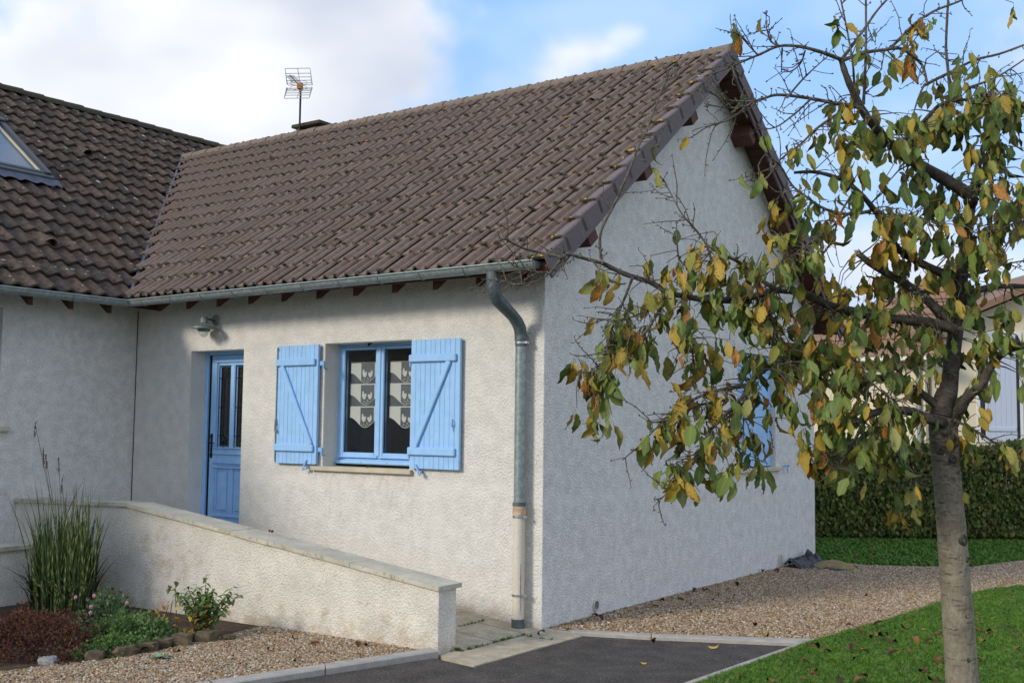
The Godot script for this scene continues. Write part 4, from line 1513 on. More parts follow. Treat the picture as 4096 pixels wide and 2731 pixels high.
func build_roof_things() -> void:
	var base := Vector3(-7.44, 6.0, -4.22)
	var a := thing("tv_antenna", "silver rooftop aerial with two grid reflectors on a dark mast by the chimney", "antenna", base)
	var mast := MB.new()
	mast.tube([Vector3(0, -0.5, 0), Vector3(0, 1.15, 0)], [0.016, 0.016], 10)
	put("mast", mast, M.iron, a)
	var hub := Vector3(0.0, 1.08, 0.0)
	var d := Vector3(0.50, 0.0, 0.866).normalized()
	var r := Vector3.UP.cross(d).normalized()
	var grey := std(Color(0.68, 0.69, 0.68), 0.45, 0.5)
	for sgn in [1.0, -1.0]:
		var panel := Node3D.new()
		panel.name = "reflector"
		a.add_child(panel, true)
		var spot := func(k: float) -> Vector3:
			return hub + d * (0.03 + 0.17 * k) + Vector3.UP * sgn * (0.025 + 0.215 * k)
		for k in 6:
			var bar := MB.new()
			var p: Vector3 = spot.call([0.0, 0.12, 0.28, 0.48, 0.70, 1.0][k])
			bar.tube([p - r * 0.20, p + r * 0.20], [0.006, 0.006], 5)
			put("rod", bar, grey, panel)
		for e in [-1.0, 1.0]:
			var sd := MB.new()
			var p0: Vector3 = spot.call(0.0) + r * e * 0.20
			var p1: Vector3 = spot.call(1.0) + r * e * 0.20
			var w := d * 0.065
			sd.quad(p0, p0 + w, p1 + w * 0.3, p1)
			sd.quad(p0 + r * e * 0.003, p1 + r * e * 0.003, p1 + w * 0.3 + r * e * 0.003, p0 + w + r * e * 0.003)
			put("side_plate", sd, grey, panel)
		var sp := MB.new()
		sp.tube([hub, spot.call(1.0)], [0.005, 0.005], 5)
		put("spine", sp, grey, panel)
	var boom := MB.new()
	boom.tube([hub - d * 0.04, hub + d * 0.62], [0.008, 0.008], 6)
	put("boom", boom, grey, a)
	for k in 9:
		var p := hub + d * (0.22 + 0.045 * k)
		var el := MB.new()
		el.tube([p - r * (0.085 - 0.003 * k), p + r * (0.085 - 0.003 * k)], [0.005, 0.005], 5)
		put("director", el, grey, a)
	var box := MB.new()
	box.cbox(Vector3(-0.035, -0.055, 0.02), Vector3(0.035, 0.045, 0.11), 0.008, Transform3D(Basis(r, Vector3.UP, d), hub))
	put("junction_box", box, std(Color(0.78, 0.50, 0.18), 0.6), a)
	for e in [-1.0, 1.0]:
		for y in [0.03, -0.05]:
			var loop := MB.new()
			var pts := []
			for i in 13:
				var t := i / 12.0
				pts.append(hub + d * 0.13 + r * e * (0.03 + 0.11 * sin(PI * t)) + Vector3.UP * (y + 0.035 * cos(PI * t)))
			loop.tube(pts, pts.map(func(_p): return 0.004), 5)
			put("dipole_loop", loop, grey, a)
	var clamp_ := MB.new()
	clamp_.cbox(Vector3(-0.03, -0.04, -0.04), Vector3(0.03, 0.07, 0.03), 0.005, Transform3D(Basis(r, Vector3.UP, d), hub))
	put("clamp", clamp_, M.black, a)
	# satellite dish, its rim just above the ridge
	var s := thing("satellite_dish", "small grey satellite dish peeping over the tiled ridge", "satellite dish", Vector3(-7.62, 6.0, -4.35))
	var face := Basis(Vector3(1, 0, 0), 1.15).rotated(Vector3.UP, -0.9)
	var dish := MB.new()
	var prof := []
	for i in 9:
		var q := i / 8.0
		prof.append([0.0001 + 0.19 * q, 0.06 * q * q])
	dish.lathe(prof, Transform3D(face, Vector3(0, 0.26, 0)), 28)
	put("reflector", dish, std(Color(0.66, 0.67, 0.68), 0.5), s)
	var arm := MB.new()
	arm.tube([Vector3(0, -0.6, -0.05), Vector3(0, 0.22, -0.05), Vector3(0, 0.26, 0)], [0.014, 0.014, 0.014], 8)
	put("bracket", arm, M.iron, s)


func coping_piece(wall: Node, p: Array, h: float) -> void:
	# p: four corners of the top, near left, near right, far right, far left
	var b := MB.new()
	var top := MB.new()
	var dn := Vector3(0, -h, 0)
	var mid: Vector3 = (p[0] + p[1] + p[2] + p[3]) * 0.25 + dn * 0.5
	for k in 4:
		b.quad_out(p[k], p[(k + 1) % 4], p[(k + 1) % 4] + dn, p[k] + dn, mid)
	b.quad_out(p[0] + dn, p[1] + dn, p[2] + dn, p[3] + dn, mid)
	top.quad_out(p[0], p[1], p[2], p[3], mid)
	var mesh := b.mesh(M.coping_edge)
	mesh.add_surface_from_arrays(Mesh.PRIMITIVE_TRIANGLES, top.arrays())
	mesh.surface_set_material(1, M.coping)
	put("coping_stone", mesh, null, wall)


func build_garden_walls() -> void:
	var w := thing("ramp_wall", "low rendered garden wall with sloping stone coping beside the entrance ramp", "wall")
	# the face leans away a little towards the main house; [x, top height, z of the face]
	var line := [[-0.085, 0.474, 1.308], [-3.80, 0.922, 1.37], [MAIN_X + 0.002, 0.885, 1.41]]
	for i in 2:
		var a: Array = line[i]
		var b: Array = line[i + 1]
		var m := MB.new()
		var back := 0.215
		var c := [Vector3(a[0], -0.3, a[2]), Vector3(b[0], -0.3, b[2]), Vector3(b[0], b[1], b[2]), Vector3(a[0], a[1], a[2])]
		var d := c.map(func(q): return q + Vector3(0, 0, -back))
		var mid = (c[0] + c[2] + d[0] + d[2]) * 0.25
		m.patch(c[1], c[0], c[3], c[2], splash.bind(true), 0.025)
		m.quad_out(d[0], d[1], d[2], d[3], mid)
		m.quad_out(c[3], c[2], d[2], d[3], mid)
		if i == 0:
			m.patch(c[0], d[0], d[3], c[3], splash.bind(true), 0.025)
		put("wall_body", m, M.garden_render, w)
	# coping: stones of half a metre, each a hair higher or lower than the next
	var cuts := []
	for k in 9:
		cuts.append([-0.065 - 0.4675 * k if k < 8 else -3.80, 0])
	cuts = [-0.062, -0.50, -0.97, -1.44, -1.91, -2.38, -2.86, -3.34, -3.80, -4.28, -4.75, -5.22, MAIN_X + 0.004]
	for k in cuts.size() - 1:
		var x1: float = cuts[k] - 0.0025
		var x0: float = cuts[k + 1] + 0.0025
		var h := rng.randf_range(-0.0025, 0.0025)
		var at := func(x: float, near: bool) -> Vector3:
			var y: float
			var z: float
			if x > -3.80:
				var t: float = (x + 0.085) / (-3.80 + 0.085)
				y = lerpf(0.474, 0.922, t)
				z = lerpf(1.308, 1.37, t)
			else:
				var t: float = (x + 3.80) / (MAIN_X + 3.80)
				y = lerpf(0.922, 0.885, t)
				z = lerpf(1.37, 1.41, t)
			return Vector3(x, y + 0.036 + h, z + (0.032 if near else -0.262))
		coping_piece(w, [at.call(x0, true), at.call(x1, true), at.call(x1, false), at.call(x0, false)], 0.035)
	var mortar := MB.new()
	for k in range(1, cuts.size() - 1):
		var x: float = cuts[k]
		var y: float = lerpf(0.474, 0.922, (x + 0.085) / -3.715) if x > -3.80 else lerpf(0.922, 0.885, (x + 3.80) / (MAIN_X + 3.80))
		var z: float = lerpf(1.308, 1.37, (x + 0.085) / -3.715) if x > -3.80 else lerpf(1.37, 1.41, (x + 3.80) / (MAIN_X + 3.80))
		mortar.cbox(Vector3(x - 0.0022, y + 0.003, z - 0.255), Vector3(x + 0.0022, y + 0.031, z + 0.027), 0.0)
	put("mortar_joints", mortar, M.kerb, w)
	# low wall running out from it at a right angle
	var lw := thing("planter_wall", "low shaded side wall with stone coping behind the tall striped grass", "wall")
	var m := MB.new()
	m.cbox(Vector3(-4.85, -0.3, 1.385), Vector3(-4.62, 0.512, 3.9), 0.004)
	put("wall_body", m, M.garden_render, lw)
	for k in 5:
		var z0 := 1.384 + 0.5 * k
		coping_piece(lw, [Vector3(-4.885, 0.552, z0 + 0.497), Vector3(-4.585, 0.552, z0 + 0.497), Vector3(-4.585, 0.552, z0), Vector3(-4.885, 0.552, z0)], 0.038)


func sheet(poly: Array, y: float) -> MB:
	var m := MB.new()
	var p2 := PackedVector2Array(poly)
	var t := Geometry2D.triangulate_polygon(p2)
	for i in range(0, t.size(), 3):
		var q := [p2[t[i]], p2[t[i + 1]], p2[t[i + 2]]].map(func(p): return Vector3(p.x, y, p.y))
		m.tri_out(q[0], q[1], q[2], Vector3(q[0].x, y - 1.0, q[0].z))
	return m


const DRIVE := [Vector2(0.40, 0.06), Vector2(0.36, -0.02), Vector2(0.93, -0.235), Vector2(2.0, -0.76), Vector2(1.885, 0.977), Vector2(1.60, 5.5), Vector2(1.3, 12.0), Vector2(-4.0, 14.0), Vector2(-2.2, 8.0), Vector2(-0.85, 4.3), Vector2(-0.50, 3.1), Vector2(-0.27, 2.30), Vector2(-0.03, 1.42), Vector2(0.377, 1.488)]
const GRAVEL_RIGHT := [Vector2(0.0, -0.05), Vector2(0.86, -0.36), Vector2(2.04, -0.96), Vector2(2.111, -1.381), Vector2(2.187, -2.011), Vector2(2.273, -2.71), Vector2(2.364, -3.743), Vector2(2.483, -4.519), Vector2(2.571, -5.029), Vector2(2.82, -5.55), Vector2(3.4, -6.3), Vector2(3.9, -7.2), Vector2(3.2, -9.0), Vector2(2.6, -8.9), Vector2(2.302, -8.367), Vector2(2.117, -7.748), Vector2(1.902, -7.029), Vector2(1.597, -6.838), Vector2(1.38, -6.688), Vector2(1.037, -6.497), Vector2(0.691, -6.40), Vector2(0.1, -6.55), Vector2(0.0, -6.6)]
const GRAVEL_LEFT := [Vector2(-0.17, 1.29), Vector2(-0.40, 2.19), Vector2(-0.63, 3.05), Vector2(-0.98, 4.25), Vector2(-1.6, 5.6), Vector2(-2.6, 5.4), Vector2(-2.05, 3.65), Vector2(-1.80, 2.85), Vector2(-1.78, 2.55), Vector2(-1.84, 2.2), Vector2(-1.86, 1.85), Vector2(-1.96, 1.34)]
const LAWN_NEAR := [Vector2(2.06, -0.98), Vector2(2.111, -1.381), Vector2(2.187, -2.011), Vector2(2.273, -2.71), Vector2(2.364, -3.743), Vector2(2.483, -4.519), Vector2(2.571, -5.029), Vector2(2.82, -5.55), Vector2(3.4, -6.3), Vector2(4.6, -7.0), Vector2(9.0, -6.0), Vector2(12.0, 6.0), Vector2(8.0, 14.0), Vector2(1.36, 12.0), Vector2(1.66, 5.5), Vector2(1.95, 0.93)]
const LAWN_FAR := [Vector2(0.0, -6.62), Vector2(0.1, -6.55), Vector2(0.691, -6.40), Vector2(1.037, -6.497), Vector2(1.38, -6.688), Vector2(1.597, -6.838), Vector2(1.902, -7.029), Vector2(2.117, -7.748), Vector2(2.302, -8.367), Vector2(2.6, -8.9), Vector2(3.2, -9.0), Vector2(5.0, -9.0), Vector2(5.0, -14.5), Vector2(-6.0, -8.0), Vector2(-6.0, -6.80), Vector2(0.0, -6.80)]
const BED := [Vector2(-1.97, 1.34), Vector2(-1.87, 1.85), Vector2(-1.85, 2.2), Vector2(-1.80, 2.55), Vector2(-1.82, 2.85), Vector2(-2.07, 3.65), Vector2(-2.62, 5.4), Vector2(-4.6, 5.4), Vector2(-4.6, 1.42)]


func kerb(called: String, pts: Array, side: Array, h: float, label: String) -> void:
	# pts run along the drive, side along the other edge; a round-shouldered strip, stone by stone
	var k := Node3D.new()
	k.name = numbered(called)
	add_child(k)
	k.set_meta("kind", "structure")
	k.set_meta("label", label)
	for i in pts.size() - 1:
		var n := maxi(1, int(round(pts[i].distance_to(pts[i + 1]) / 0.95)))
		for j in n:
			var t0 := (j + 0.004) / n
			var t1 := (j + 0.996) / n
			var a0: Vector2 = pts[i].lerp(pts[i + 1], t0)
			var a1: Vector2 = pts[i].lerp(pts[i + 1], t1)
			var b0: Vector2 = side[i].lerp(side[i + 1], t0)
			var b1: Vector2 = side[i].lerp(side[i + 1], t1)
			var m := MB.new()
			var prof := [[0.0, -0.10], [0.0, h * 0.7], [0.06, h * 0.88], [0.16, h], [0.84, h], [0.94, h * 0.88], [1.0, h * 0.7], [1.0, -0.10]]
			var mid := Vector3((a0.x + b1.x) * 0.5, -0.06, (a0.y + b1.y) * 0.5)
			for q in prof.size() - 1:
				var p0: Vector2 = a0.lerp(b0, prof[q][0])
				var p1: Vector2 = a0.lerp(b0, prof[q + 1][0])
				var p2: Vector2 = a1.lerp(b1, prof[q + 1][0])
				var p3: Vector2 = a1.lerp(b1, prof[q][0])
				m.quad_out(Vector3(p0.x, prof[q][1], p0.y), Vector3(p1.x, prof[q + 1][1], p1.y), Vector3(p2.x, prof[q + 1][1], p2.y), Vector3(p3.x, prof[q][1], p3.y), mid)
			m.quad_out(Vector3(a0.x, -0.1, a0.y), Vector3(a0.x, h * 0.85, a0.y), Vector3(b0.x, h * 0.85, b0.y), Vector3(b0.x, -0.1, b0.y), mid)
			m.quad_out(Vector3(a1.x, -0.1, a1.y), Vector3(a1.x, h * 0.85, a1.y), Vector3(b1.x, h * 0.85, b1.y), Vector3(b1.x, -0.1, b1.y), mid)
			put("kerbstone", m, M.kerb, k)


func pebble_mesh() -> ArrayMesh:
	var b := MB.new()
	var rings := 4
	var sides := 7
	for i in rings + 1:
		var a := PI * (float(i) / rings - 0.5)
		for j in sides + 1:
			var t := TAU * j / sides
			var o := Vector3(cos(t) * cos(a), sin(a), sin(t) * cos(a))
			var jj := j % sides
			b.v.append(o * (1.0 + 0.13 * sin(jj * 2.1 + i * 1.3)))
			b.n.append(o)
			b.uv.append(Vector2.ZERO)
	for i in rings:
		for j in sides:
			var s := i * (sides + 1) + j
			for q in [s, s + 1, s + sides + 1, s + 1, s + sides + 2, s + sides + 1]:
				b.ix.append(q)
	return b.mesh()


func in_view(p: Vector3, margin: float) -> bool:
	var q := (p - CAM) * eye_basis
	if q.z > -0.5:
		return false
	var u := FOCAL * q.x / -q.z / 2048.0
	var w := FOCAL * q.y / -q.z / 1365.0
	return absf(u) < 1.0 + margin and absf(w) < 1.0 + margin


func scatter(poly: Array, count: int, margin: float) -> Array:
	var p2 := PackedVector2Array(poly)
	var lo := p2[0]
	var hi := p2[0]
	for p in p2:
		lo = lo.min(p)
		hi = hi.max(p)
	var out := []
	var tries := 0
	while out.size() < count and tries < count * 30:
		tries += 1
		var p := Vector2(rng.randf_range(lo.x, hi.x), rng.randf_range(lo.y, hi.y))
		if Geometry2D.is_point_in_polygon(p, p2) and in_view(Vector3(p.x, 0, p.y), margin):
			out.append(Vector3(p.x, 0, p.y))
	return out


func gravel(called: String, poly: Array, count: int, label: String) -> void:
	var list := []
	var tints := []
	var tone := [Color(0.43, 0.29, 0.15), Color(0.35, 0.22, 0.11), Color(0.52, 0.39, 0.23), Color(0.55, 0.46, 0.33), Color(0.23, 0.15, 0.09), Color(0.62, 0.56, 0.45), Color(0.34, 0.27, 0.20), Color(0.44, 0.26, 0.12), Color(0.38, 0.23, 0.11)]
	for p in scatter(poly, count, 0.12):
		var s := rng.randf_range(0.0045, 0.0108)
		var b := Basis.from_euler(Vector3(rng.randf_range(-0.5, 0.5), rng.randf() * TAU, rng.randf_range(-0.5, 0.5))) * Basis.from_scale(Vector3(s * rng.randf_range(0.9, 1.5), s * rng.randf_range(0.5, 0.8), s))
		list.append(Transform3D(b, p + Vector3(0, 0.006 + rng.randf() * 0.008, 0)))
		var c: Color = tone[rng.randi() % tone.size()]
		tints.append(c * rng.randf_range(0.62, 1.02))
	var o := copies(called, pebble_mesh(), M.pebble, list, tints)
	o.set_meta("label", label)
	o.set_meta("category", "gravel")


func tuft_mesh(blades: int, h: float, w: float, lean: float, seed_: int) -> ArrayMesh:
	var r := RandomNumberGenerator.new()
	r.seed = seed_
	var b := MB.new()
	for k in blades:
		var a := r.randf() * TAU
		var o := Vector3(cos(a), 0, sin(a))
		var s := Vector3(-o.z, 0, o.x) * w * 0.5
		var root := Vector3(r.randf_range(-1, 1), 0, r.randf_range(-1, 1)) * h * 0.35
		var hh := h * r.randf_range(0.6, 1.15)
		var ln := lean * r.randf_range(0.2, 1.2)
		var p1 := root + Vector3.UP * hh * 0.55 + o * hh * ln * 0.35
		var p2 := root + Vector3.UP * hh * (1.0 - 0.25 * ln) + o * hh * ln
		b.quad(root - s, root + s, p1 + s * 0.8, p1 - s * 0.8)
		b.tri(p1 - s * 0.8, p1 + s * 0.8, p2)
	return b.mesh()


func grass(called: String, poly: Array, count: int, h: float, w: float, label: String, margin := 0.06) -> void:
	var list := []
	var tints := []
	var patch := noise(77, 1.6, 4, FastNoiseLite.TYPE_SIMPLEX_SMOOTH, 0.7)
	for p in scatter(poly, count, margin):
		var k := patch.get_noise_2d(p.x, p.z) * 0.5 + 0.5
		var s := rng.randf_range(0.55, 1.35) * (0.65 + 0.7 * k)
		list.append(Transform3D(Basis(Vector3.UP, rng.randf() * TAU) * Basis.from_scale(Vector3(1, s, 1)), p + Vector3(0, 0.004, 0)))
		var c := Color(0.038, 0.125, 0.006).lerp(Color(0.110, 0.235, 0.016), clampf(k + rng.randf_range(-0.35, 0.35), 0, 1))
		if rng.randf() < 0.10:
			c = Color(0.20, 0.19, 0.06)
		elif rng.randf() < 0.10:
			c = Color(0.15, 0.25, 0.05)
		tints.append(c)
	var o := copies(called, tuft_mesh(7, h, w, 0.7, 3), M.tint, list, tints)
	o.set_meta("label", label)
	o.set_meta("category", "grass")


func build_ground() -> void:
	structure("ground", sheet([Vector2(-400, -400), Vector2(400, -400), Vector2(400, 400), Vector2(-400, 400)], -0.03), M.field)
	structure("driveway", sheet(DRIVE, -0.006), M.asphalt)
	structure("gravel_path", sheet(GRAVEL_RIGHT, -0.004), M.gravel_base)
	structure("gravel_strip", sheet(GRAVEL_LEFT, -0.004), M.gravel_base)
	structure("lawn", sheet(LAWN_NEAR, -0.002), M.turf)
	structure("back_lawn", sheet(LAWN_FAR, -0.002), M.turf)
	structure("planting_bed", sheet(BED, 0.004), M.soil)
	kerb("kerb", [Vector2(0.30, -0.005), Vector2(0.92, -0.235), Vector2(2.0, -0.74)], [Vector2(0.02, -0.012), Vector2(0.86, -0.35), Vector2(2.055, -0.985)], 0.028, "pale concrete kerb between the gravel and the driveway")
	kerb("kerb", [Vector2(2.0, -0.74), Vector2(1.885, 0.977), Vector2(1.60, 5.5)], [Vector2(2.055, -0.985), Vector2(1.95, 0.95), Vector2(1.665, 5.5)], 0.030, "pale concrete kerb along the lawn's edge")
	kerb("kerb", [Vector2(-0.045, 1.345), Vector2(-0.288, 2.307), Vector2(-0.50, 3.1), Vector2(-0.85, 4.3)], [Vector2(-0.165, 1.315), Vector2(-0.400, 2.200), Vector2(-0.63, 3.05), Vector2(-0.98, 4.25)], 0.042, "rounded grey kerb from the low wall's end along the gravel")
	# pavers of the ramp: rows that climb towards the door
	var ramp_ := Node3D.new()
	ramp_.name = numbered("ramp_path")
	add_child(ramp_)
	ramp_.set_meta("kind", "structure")
	ramp_.set_meta("label", "paved ramp climbing to the blue door")
	var lift := func(x: float) -> float:
		return 0.004 + clampf((-0.12 - x) * 0.112, 0.0, 0.355)
	var bed := MB.new()
	bed.quad(Vector3(MAIN_X, lift.call(-3.6) - 0.012, 1.14), Vector3(-3.6, lift.call(-3.6) - 0.012, 1.14), Vector3(-3.6, lift.call(-3.6) - 0.012, 0.0), Vector3(MAIN_X, lift.call(-3.6) - 0.012, 0.0))
	bed.quad(Vector3(-3.6, lift.call(-3.6) - 0.012, 1.14), Vector3(-0.12, -0.010, 1.14), Vector3(-0.12, -0.010, 0.0), Vector3(-3.6, lift.call(-3.6) - 0.012, 0.0))
	bed.quad(Vector3(-0.12, -0.010, 1.30), Vector3(0.39, -0.010, 1.48), Vector3(0.41, -0.010, 0.02), Vector3(-0.12, -0.010, 0.0))
	put("joint_bed", bed, M.soil, ramp_)
	var columns := [[0.012, 0.395, [0.0, 0.30, 0.745, 1.12, 1.49]], [-0.50, 0.0, [0.0, 0.235, 0.655, 1.08]], [-1.0, -0.508, [0.0, 0.07, 0.53, 1.03]]]
	for k in 10:
		columns.append([-1.5 - 0.5 * k, -1.008 - 0.5 * k, [0.0, 0.30 if k % 2 else 0.1, 0.80 if k % 2 else 0.6, 1.10]])
	for cc in columns:
		if cc[0] < MAIN_X:
			break
		var zs: Array = cc[2]
		for j in zs.size() - 1:
			var m := MB.new()
			var x0: float = cc[0]
			var x1: float = cc[1]
			var tilt := rng.randf_range(-0.002, 0.002)
			var b := [Vector3(x0, lift.call(x0) + tilt, zs[j] + 0.004), Vector3(x1, lift.call(x1) + tilt, zs[j] + 0.004), Vector3(x1, lift.call(x1) - tilt, zs[j + 1] - 0.004), Vector3(x0, lift.call(x0) - tilt, zs[j + 1] - 0.004)]
			if x1 > 0.2:      # the outer row is cut along the drive
				b[1].x = lerpf(0.405, 0.392, zs[j] / 1.49)
				b[2].x = lerpf(0.405, 0.392, zs[j + 1] / 1.49)
				if j == zs.size() - 2:
					b[3] = Vector3(-0.06, 0.003, 1.325)
					b[2].z = 1.485
					b[0].x = -0.06
			var dn := Vector3(0, -0.04, 0)
			var mid: Vector3 = (b[0] + b[1] + b[2] + b[3]) * 0.25 + dn * 0.5
			m.quad_out(b[0], b[1], b[2], b[3], mid)
			for e in 4:
				m.quad_out(b[e], b[(e + 1) % 4], b[(e + 1) % 4] + dn, b[e] + dn, mid)
			put("paver", m, M.paver, ramp_)
	gravel("path_pebbles", GRAVEL_RIGHT, 76000, "tan and white pebbles of the path beside the gable")
	gravel("strip_pebbles", GRAVEL_LEFT, 27000, "tan pebbles between the low wall and the driveway kerb")
	grass("lawn_grass", LAWN_NEAR, 46000, 0.045, 0.0045, "short mown grass of the lawn under the tree")
	grass("back_grass", LAWN_FAR, 22000, 0.055, 0.011, "mown grass in front of the hedge")
	# weeds in the paver joints
	var list := []
	var tints := []
	for q in [[0.006, 1.06, 0.006, 0.25, 60], [-0.504, 0.15, -0.504, 0.55, 22], [0.05, 0.30, 0.30, 0.31, 10], [-0.06, 1.10, -0.03, 1.12, 14]]:
		for k in q[4]:
			var t := rng.randf()
			list.append(Transform3D(Basis(Vector3.UP, rng.randf() * TAU) * Basis.from_scale(Vector3.ONE * rng.randf_range(0.35, 0.9)), Vector3(lerpf(q[0], q[2], t) + rng.randf_range(-0.006, 0.006), lift.call(lerpf(q[0], q[2], t)) - 0.006, lerpf(q[1], q[3], t) + rng.randf_range(-0.006, 0.006))))
			tints.append(Color(0.07, 0.13, 0.02).lerp(Color(0.14, 0.17, 0.03), rng.randf()))
	var wd := copies("joint_weeds", tuft_mesh(8, 0.045, 0.005, 0.9, 9), M.tint, list, tints)
	tag(wd, "tiny weeds growing in the joints of the pavers", "weeds", "", "stuff")


# ------------------------------------------------------------------ the cherry tree
func at(u: float, v: float, depth: float) -> Vector3:
	return CAM + eye_basis * Vector3((u - 2048.0) / FOCAL, -(v - 1365.5) / FOCAL, -1.0) * depth


func leaf_picture(kind: int) -> ImageTexture:
	var w := 64
	var h := 128
	var im := Image.create(w, h, false, Image.FORMAT_RGB8)
	var n := noise(300 + kind, 0.06, 4, FastNoiseLite.TYPE_SIMPLEX_SMOOTH, 0.62)
	var f := noise(320 + kind, 0.16, 2)
	var green: Color = [Color(0.30, 0.385, 0.14), Color(0.375, 0.45, 0.165), Color(0.51, 0.52, 0.265), Color(0.44, 0.475, 0.17), Color(0.58, 0.54, 0.18), Color(0.74, 0.60, 0.18), Color(0.73, 0.50, 0.16)][kind]
	var blot: Color = [Color(0.30, 0.36, 0.13), Color(0.44, 0.44, 0.14), Color(0.50, 0.46, 0.22), Color(0.64, 0.52, 0.12), Color(0.72, 0.55, 0.13), Color(0.40, 0.42, 0.13), Color(0.48, 0.29, 0.11)][kind]
	var share: float = [0.15, 0.25, 0.35, 0.45, 0.6, 0.45, 0.5][kind]
	for y in h:
		for x in w:
			var u := (x + 0.5) / w * 2.0 - 1.0
			var v := (y + 0.5) / h
			var k := n.get_noise_2d(x, y) * 0.9 + 0.5 + absf(u) * 0.15 - 0.08
			var c := green.lerp(blot, clampf((k - (1.0 - share)) * 4.0, 0.0, 1.0))
			c = c * (1.0 + 0.18 * f.get_noise_2d(x, y))
			# brown spots gather on the turned leaves
			var sp := f.get_noise_2d(x * 1.7 + 90.0, y * 1.7)
			if kind >= 3 and sp > 0.42 - 0.05 * (kind - 3):
				c = c.lerp(Color(0.33, 0.19, 0.07), 0.65)
			if absf(u) > 0.90 and n.get_noise_2d(x * 2.0, y * 2.0 + 40.0) > 0.05:
				c = c.lerp(Color(0.42, 0.22, 0.09), 0.6)
			# veins
			var side := absf(fposmod((v * 1.0 - absf(u) * 0.16) * 11.0, 1.0) - 0.5)
			if side < 0.06:
				c = c.lerp(Color(0.52, 0.52, 0.24), 0.22)
			if absf(u) < 0.05:
				c = c.lerp(Color(0.60, 0.56, 0.28), 0.55)
			im.set_pixel(x, y, c)
	return ImageTexture.create_from_image(im)


# leaf hanging from the origin along -y, its face to +z; unit length
func leaf_shape(fold: float, droop: float, twist: float, wide: float) -> MB:
	var b := MB.new()
	var st := 7
	var prof := [0.03, 0.30, 0.44, 0.50, 0.49, 0.41, 0.23, 0.0]
	var stem := 0.30
	for i in st + 1:
		var t := float(i) / st
		var a := droop * (t - 0.3) * t
		var c := Vector3(0, -stem * 0.86 - t * cos(a * 0.6), -sin(a) * t * 0.55 + 0.05 * sin(t * 5.0))
		var tw := Basis(Vector3.UP, twist * t)
		var w: float = prof[i] * 0.47 * wide * (1.0 + 0.05 * sin(i * 2.7))
		for k in 5:
			var s: float = [-1.0, -0.5, 0.0, 0.5, 1.0][k]
			var wave := 0.06 * sin(i * 1.9 + s * 3.0 + twist * 9.0) * absf(s)
			var p := c + tw * Vector3(s * w * cos(fold), 0, absf(s) * w * sin(fold) + wave)
			b.v.append(p)
			var nn := tw * Vector3(-signf(s) * sin(fold) * 0.85, 0.15, cos(fold))
			b.n.append(nn.normalized())
			b.uv.append(Vector2(s * 0.5 + 0.5, t))
	for i in st:
		for k in 4:
			var q := i * 5 + k
			for e in [q, q + 1, q + 5, q + 1, q + 6, q + 5]:
				b.ix.append(e)
	# stalk, drawn as a strip of the midrib's colour
	var p := [Vector3.ZERO, Vector3(0, -stem * 0.35, 0.035), Vector3(0, -stem * 0.9, 0.01)]
	var first := b.v.size()
	for i in 3:
		for s in [-1.0, 0.0, 1.0]:
			b.v.append(p[i] + Vector3(s * 0.011, 0, 0.010 * (1.0 - absf(s))))
			b.n.append(Vector3(s * 0.6, 0, 0.8).normalized())
			b.uv.append(Vector2(0.5, 0.5))
	for i in 2:
		for k in 2:
			var q := first + i * 3 + k
			for e in [q, q + 1, q + 3, q + 1, q + 4, q + 3]:
				b.ix.append(e)
	return b


func bark_picture(dark: Color, light: Color, dashes: int, seed_: int) -> ImageTexture:
	var w := 256
	var h := 512
	var a := noise(seed_, 0.012, 4).get_seamless_image(w, h)
	var f := noise(seed_ + 1, 0.12, 3).get_seamless_image(w, h)
	var im := Image.create(w, h, false, Image.FORMAT_RGB8)
	for y in h:
		for x in w:
			var k := a.get_pixel(x, y).r * 0.65 + f.get_pixel(x, y).r * 0.35
			im.set_pixel(x, y, dark.lerp(light, clampf((k - 0.25) * 1.8, 0.0, 1.0)))
	var r := RandomNumberGenerator.new()
	r.seed = seed_
	for i in dashes:
		var x := r.randi() % w
		var y := r.randi() % h
		var l := 6 + r.randi() % 22
		var t := 2 + r.randi() % 4
		var c := dark * r.randf_range(0.45, 0.8) if r.randf() < 0.7 else light * 1.12
		for q in l:
			for e in t:
				im.set_pixel((x + q) % w, (y + e + int(2.0 * sin(q * 0.3))) % h if (y + e + int(2.0 * sin(q * 0.3))) >= 0 else 0, c)
	return ImageTexture.create_from_image(im)


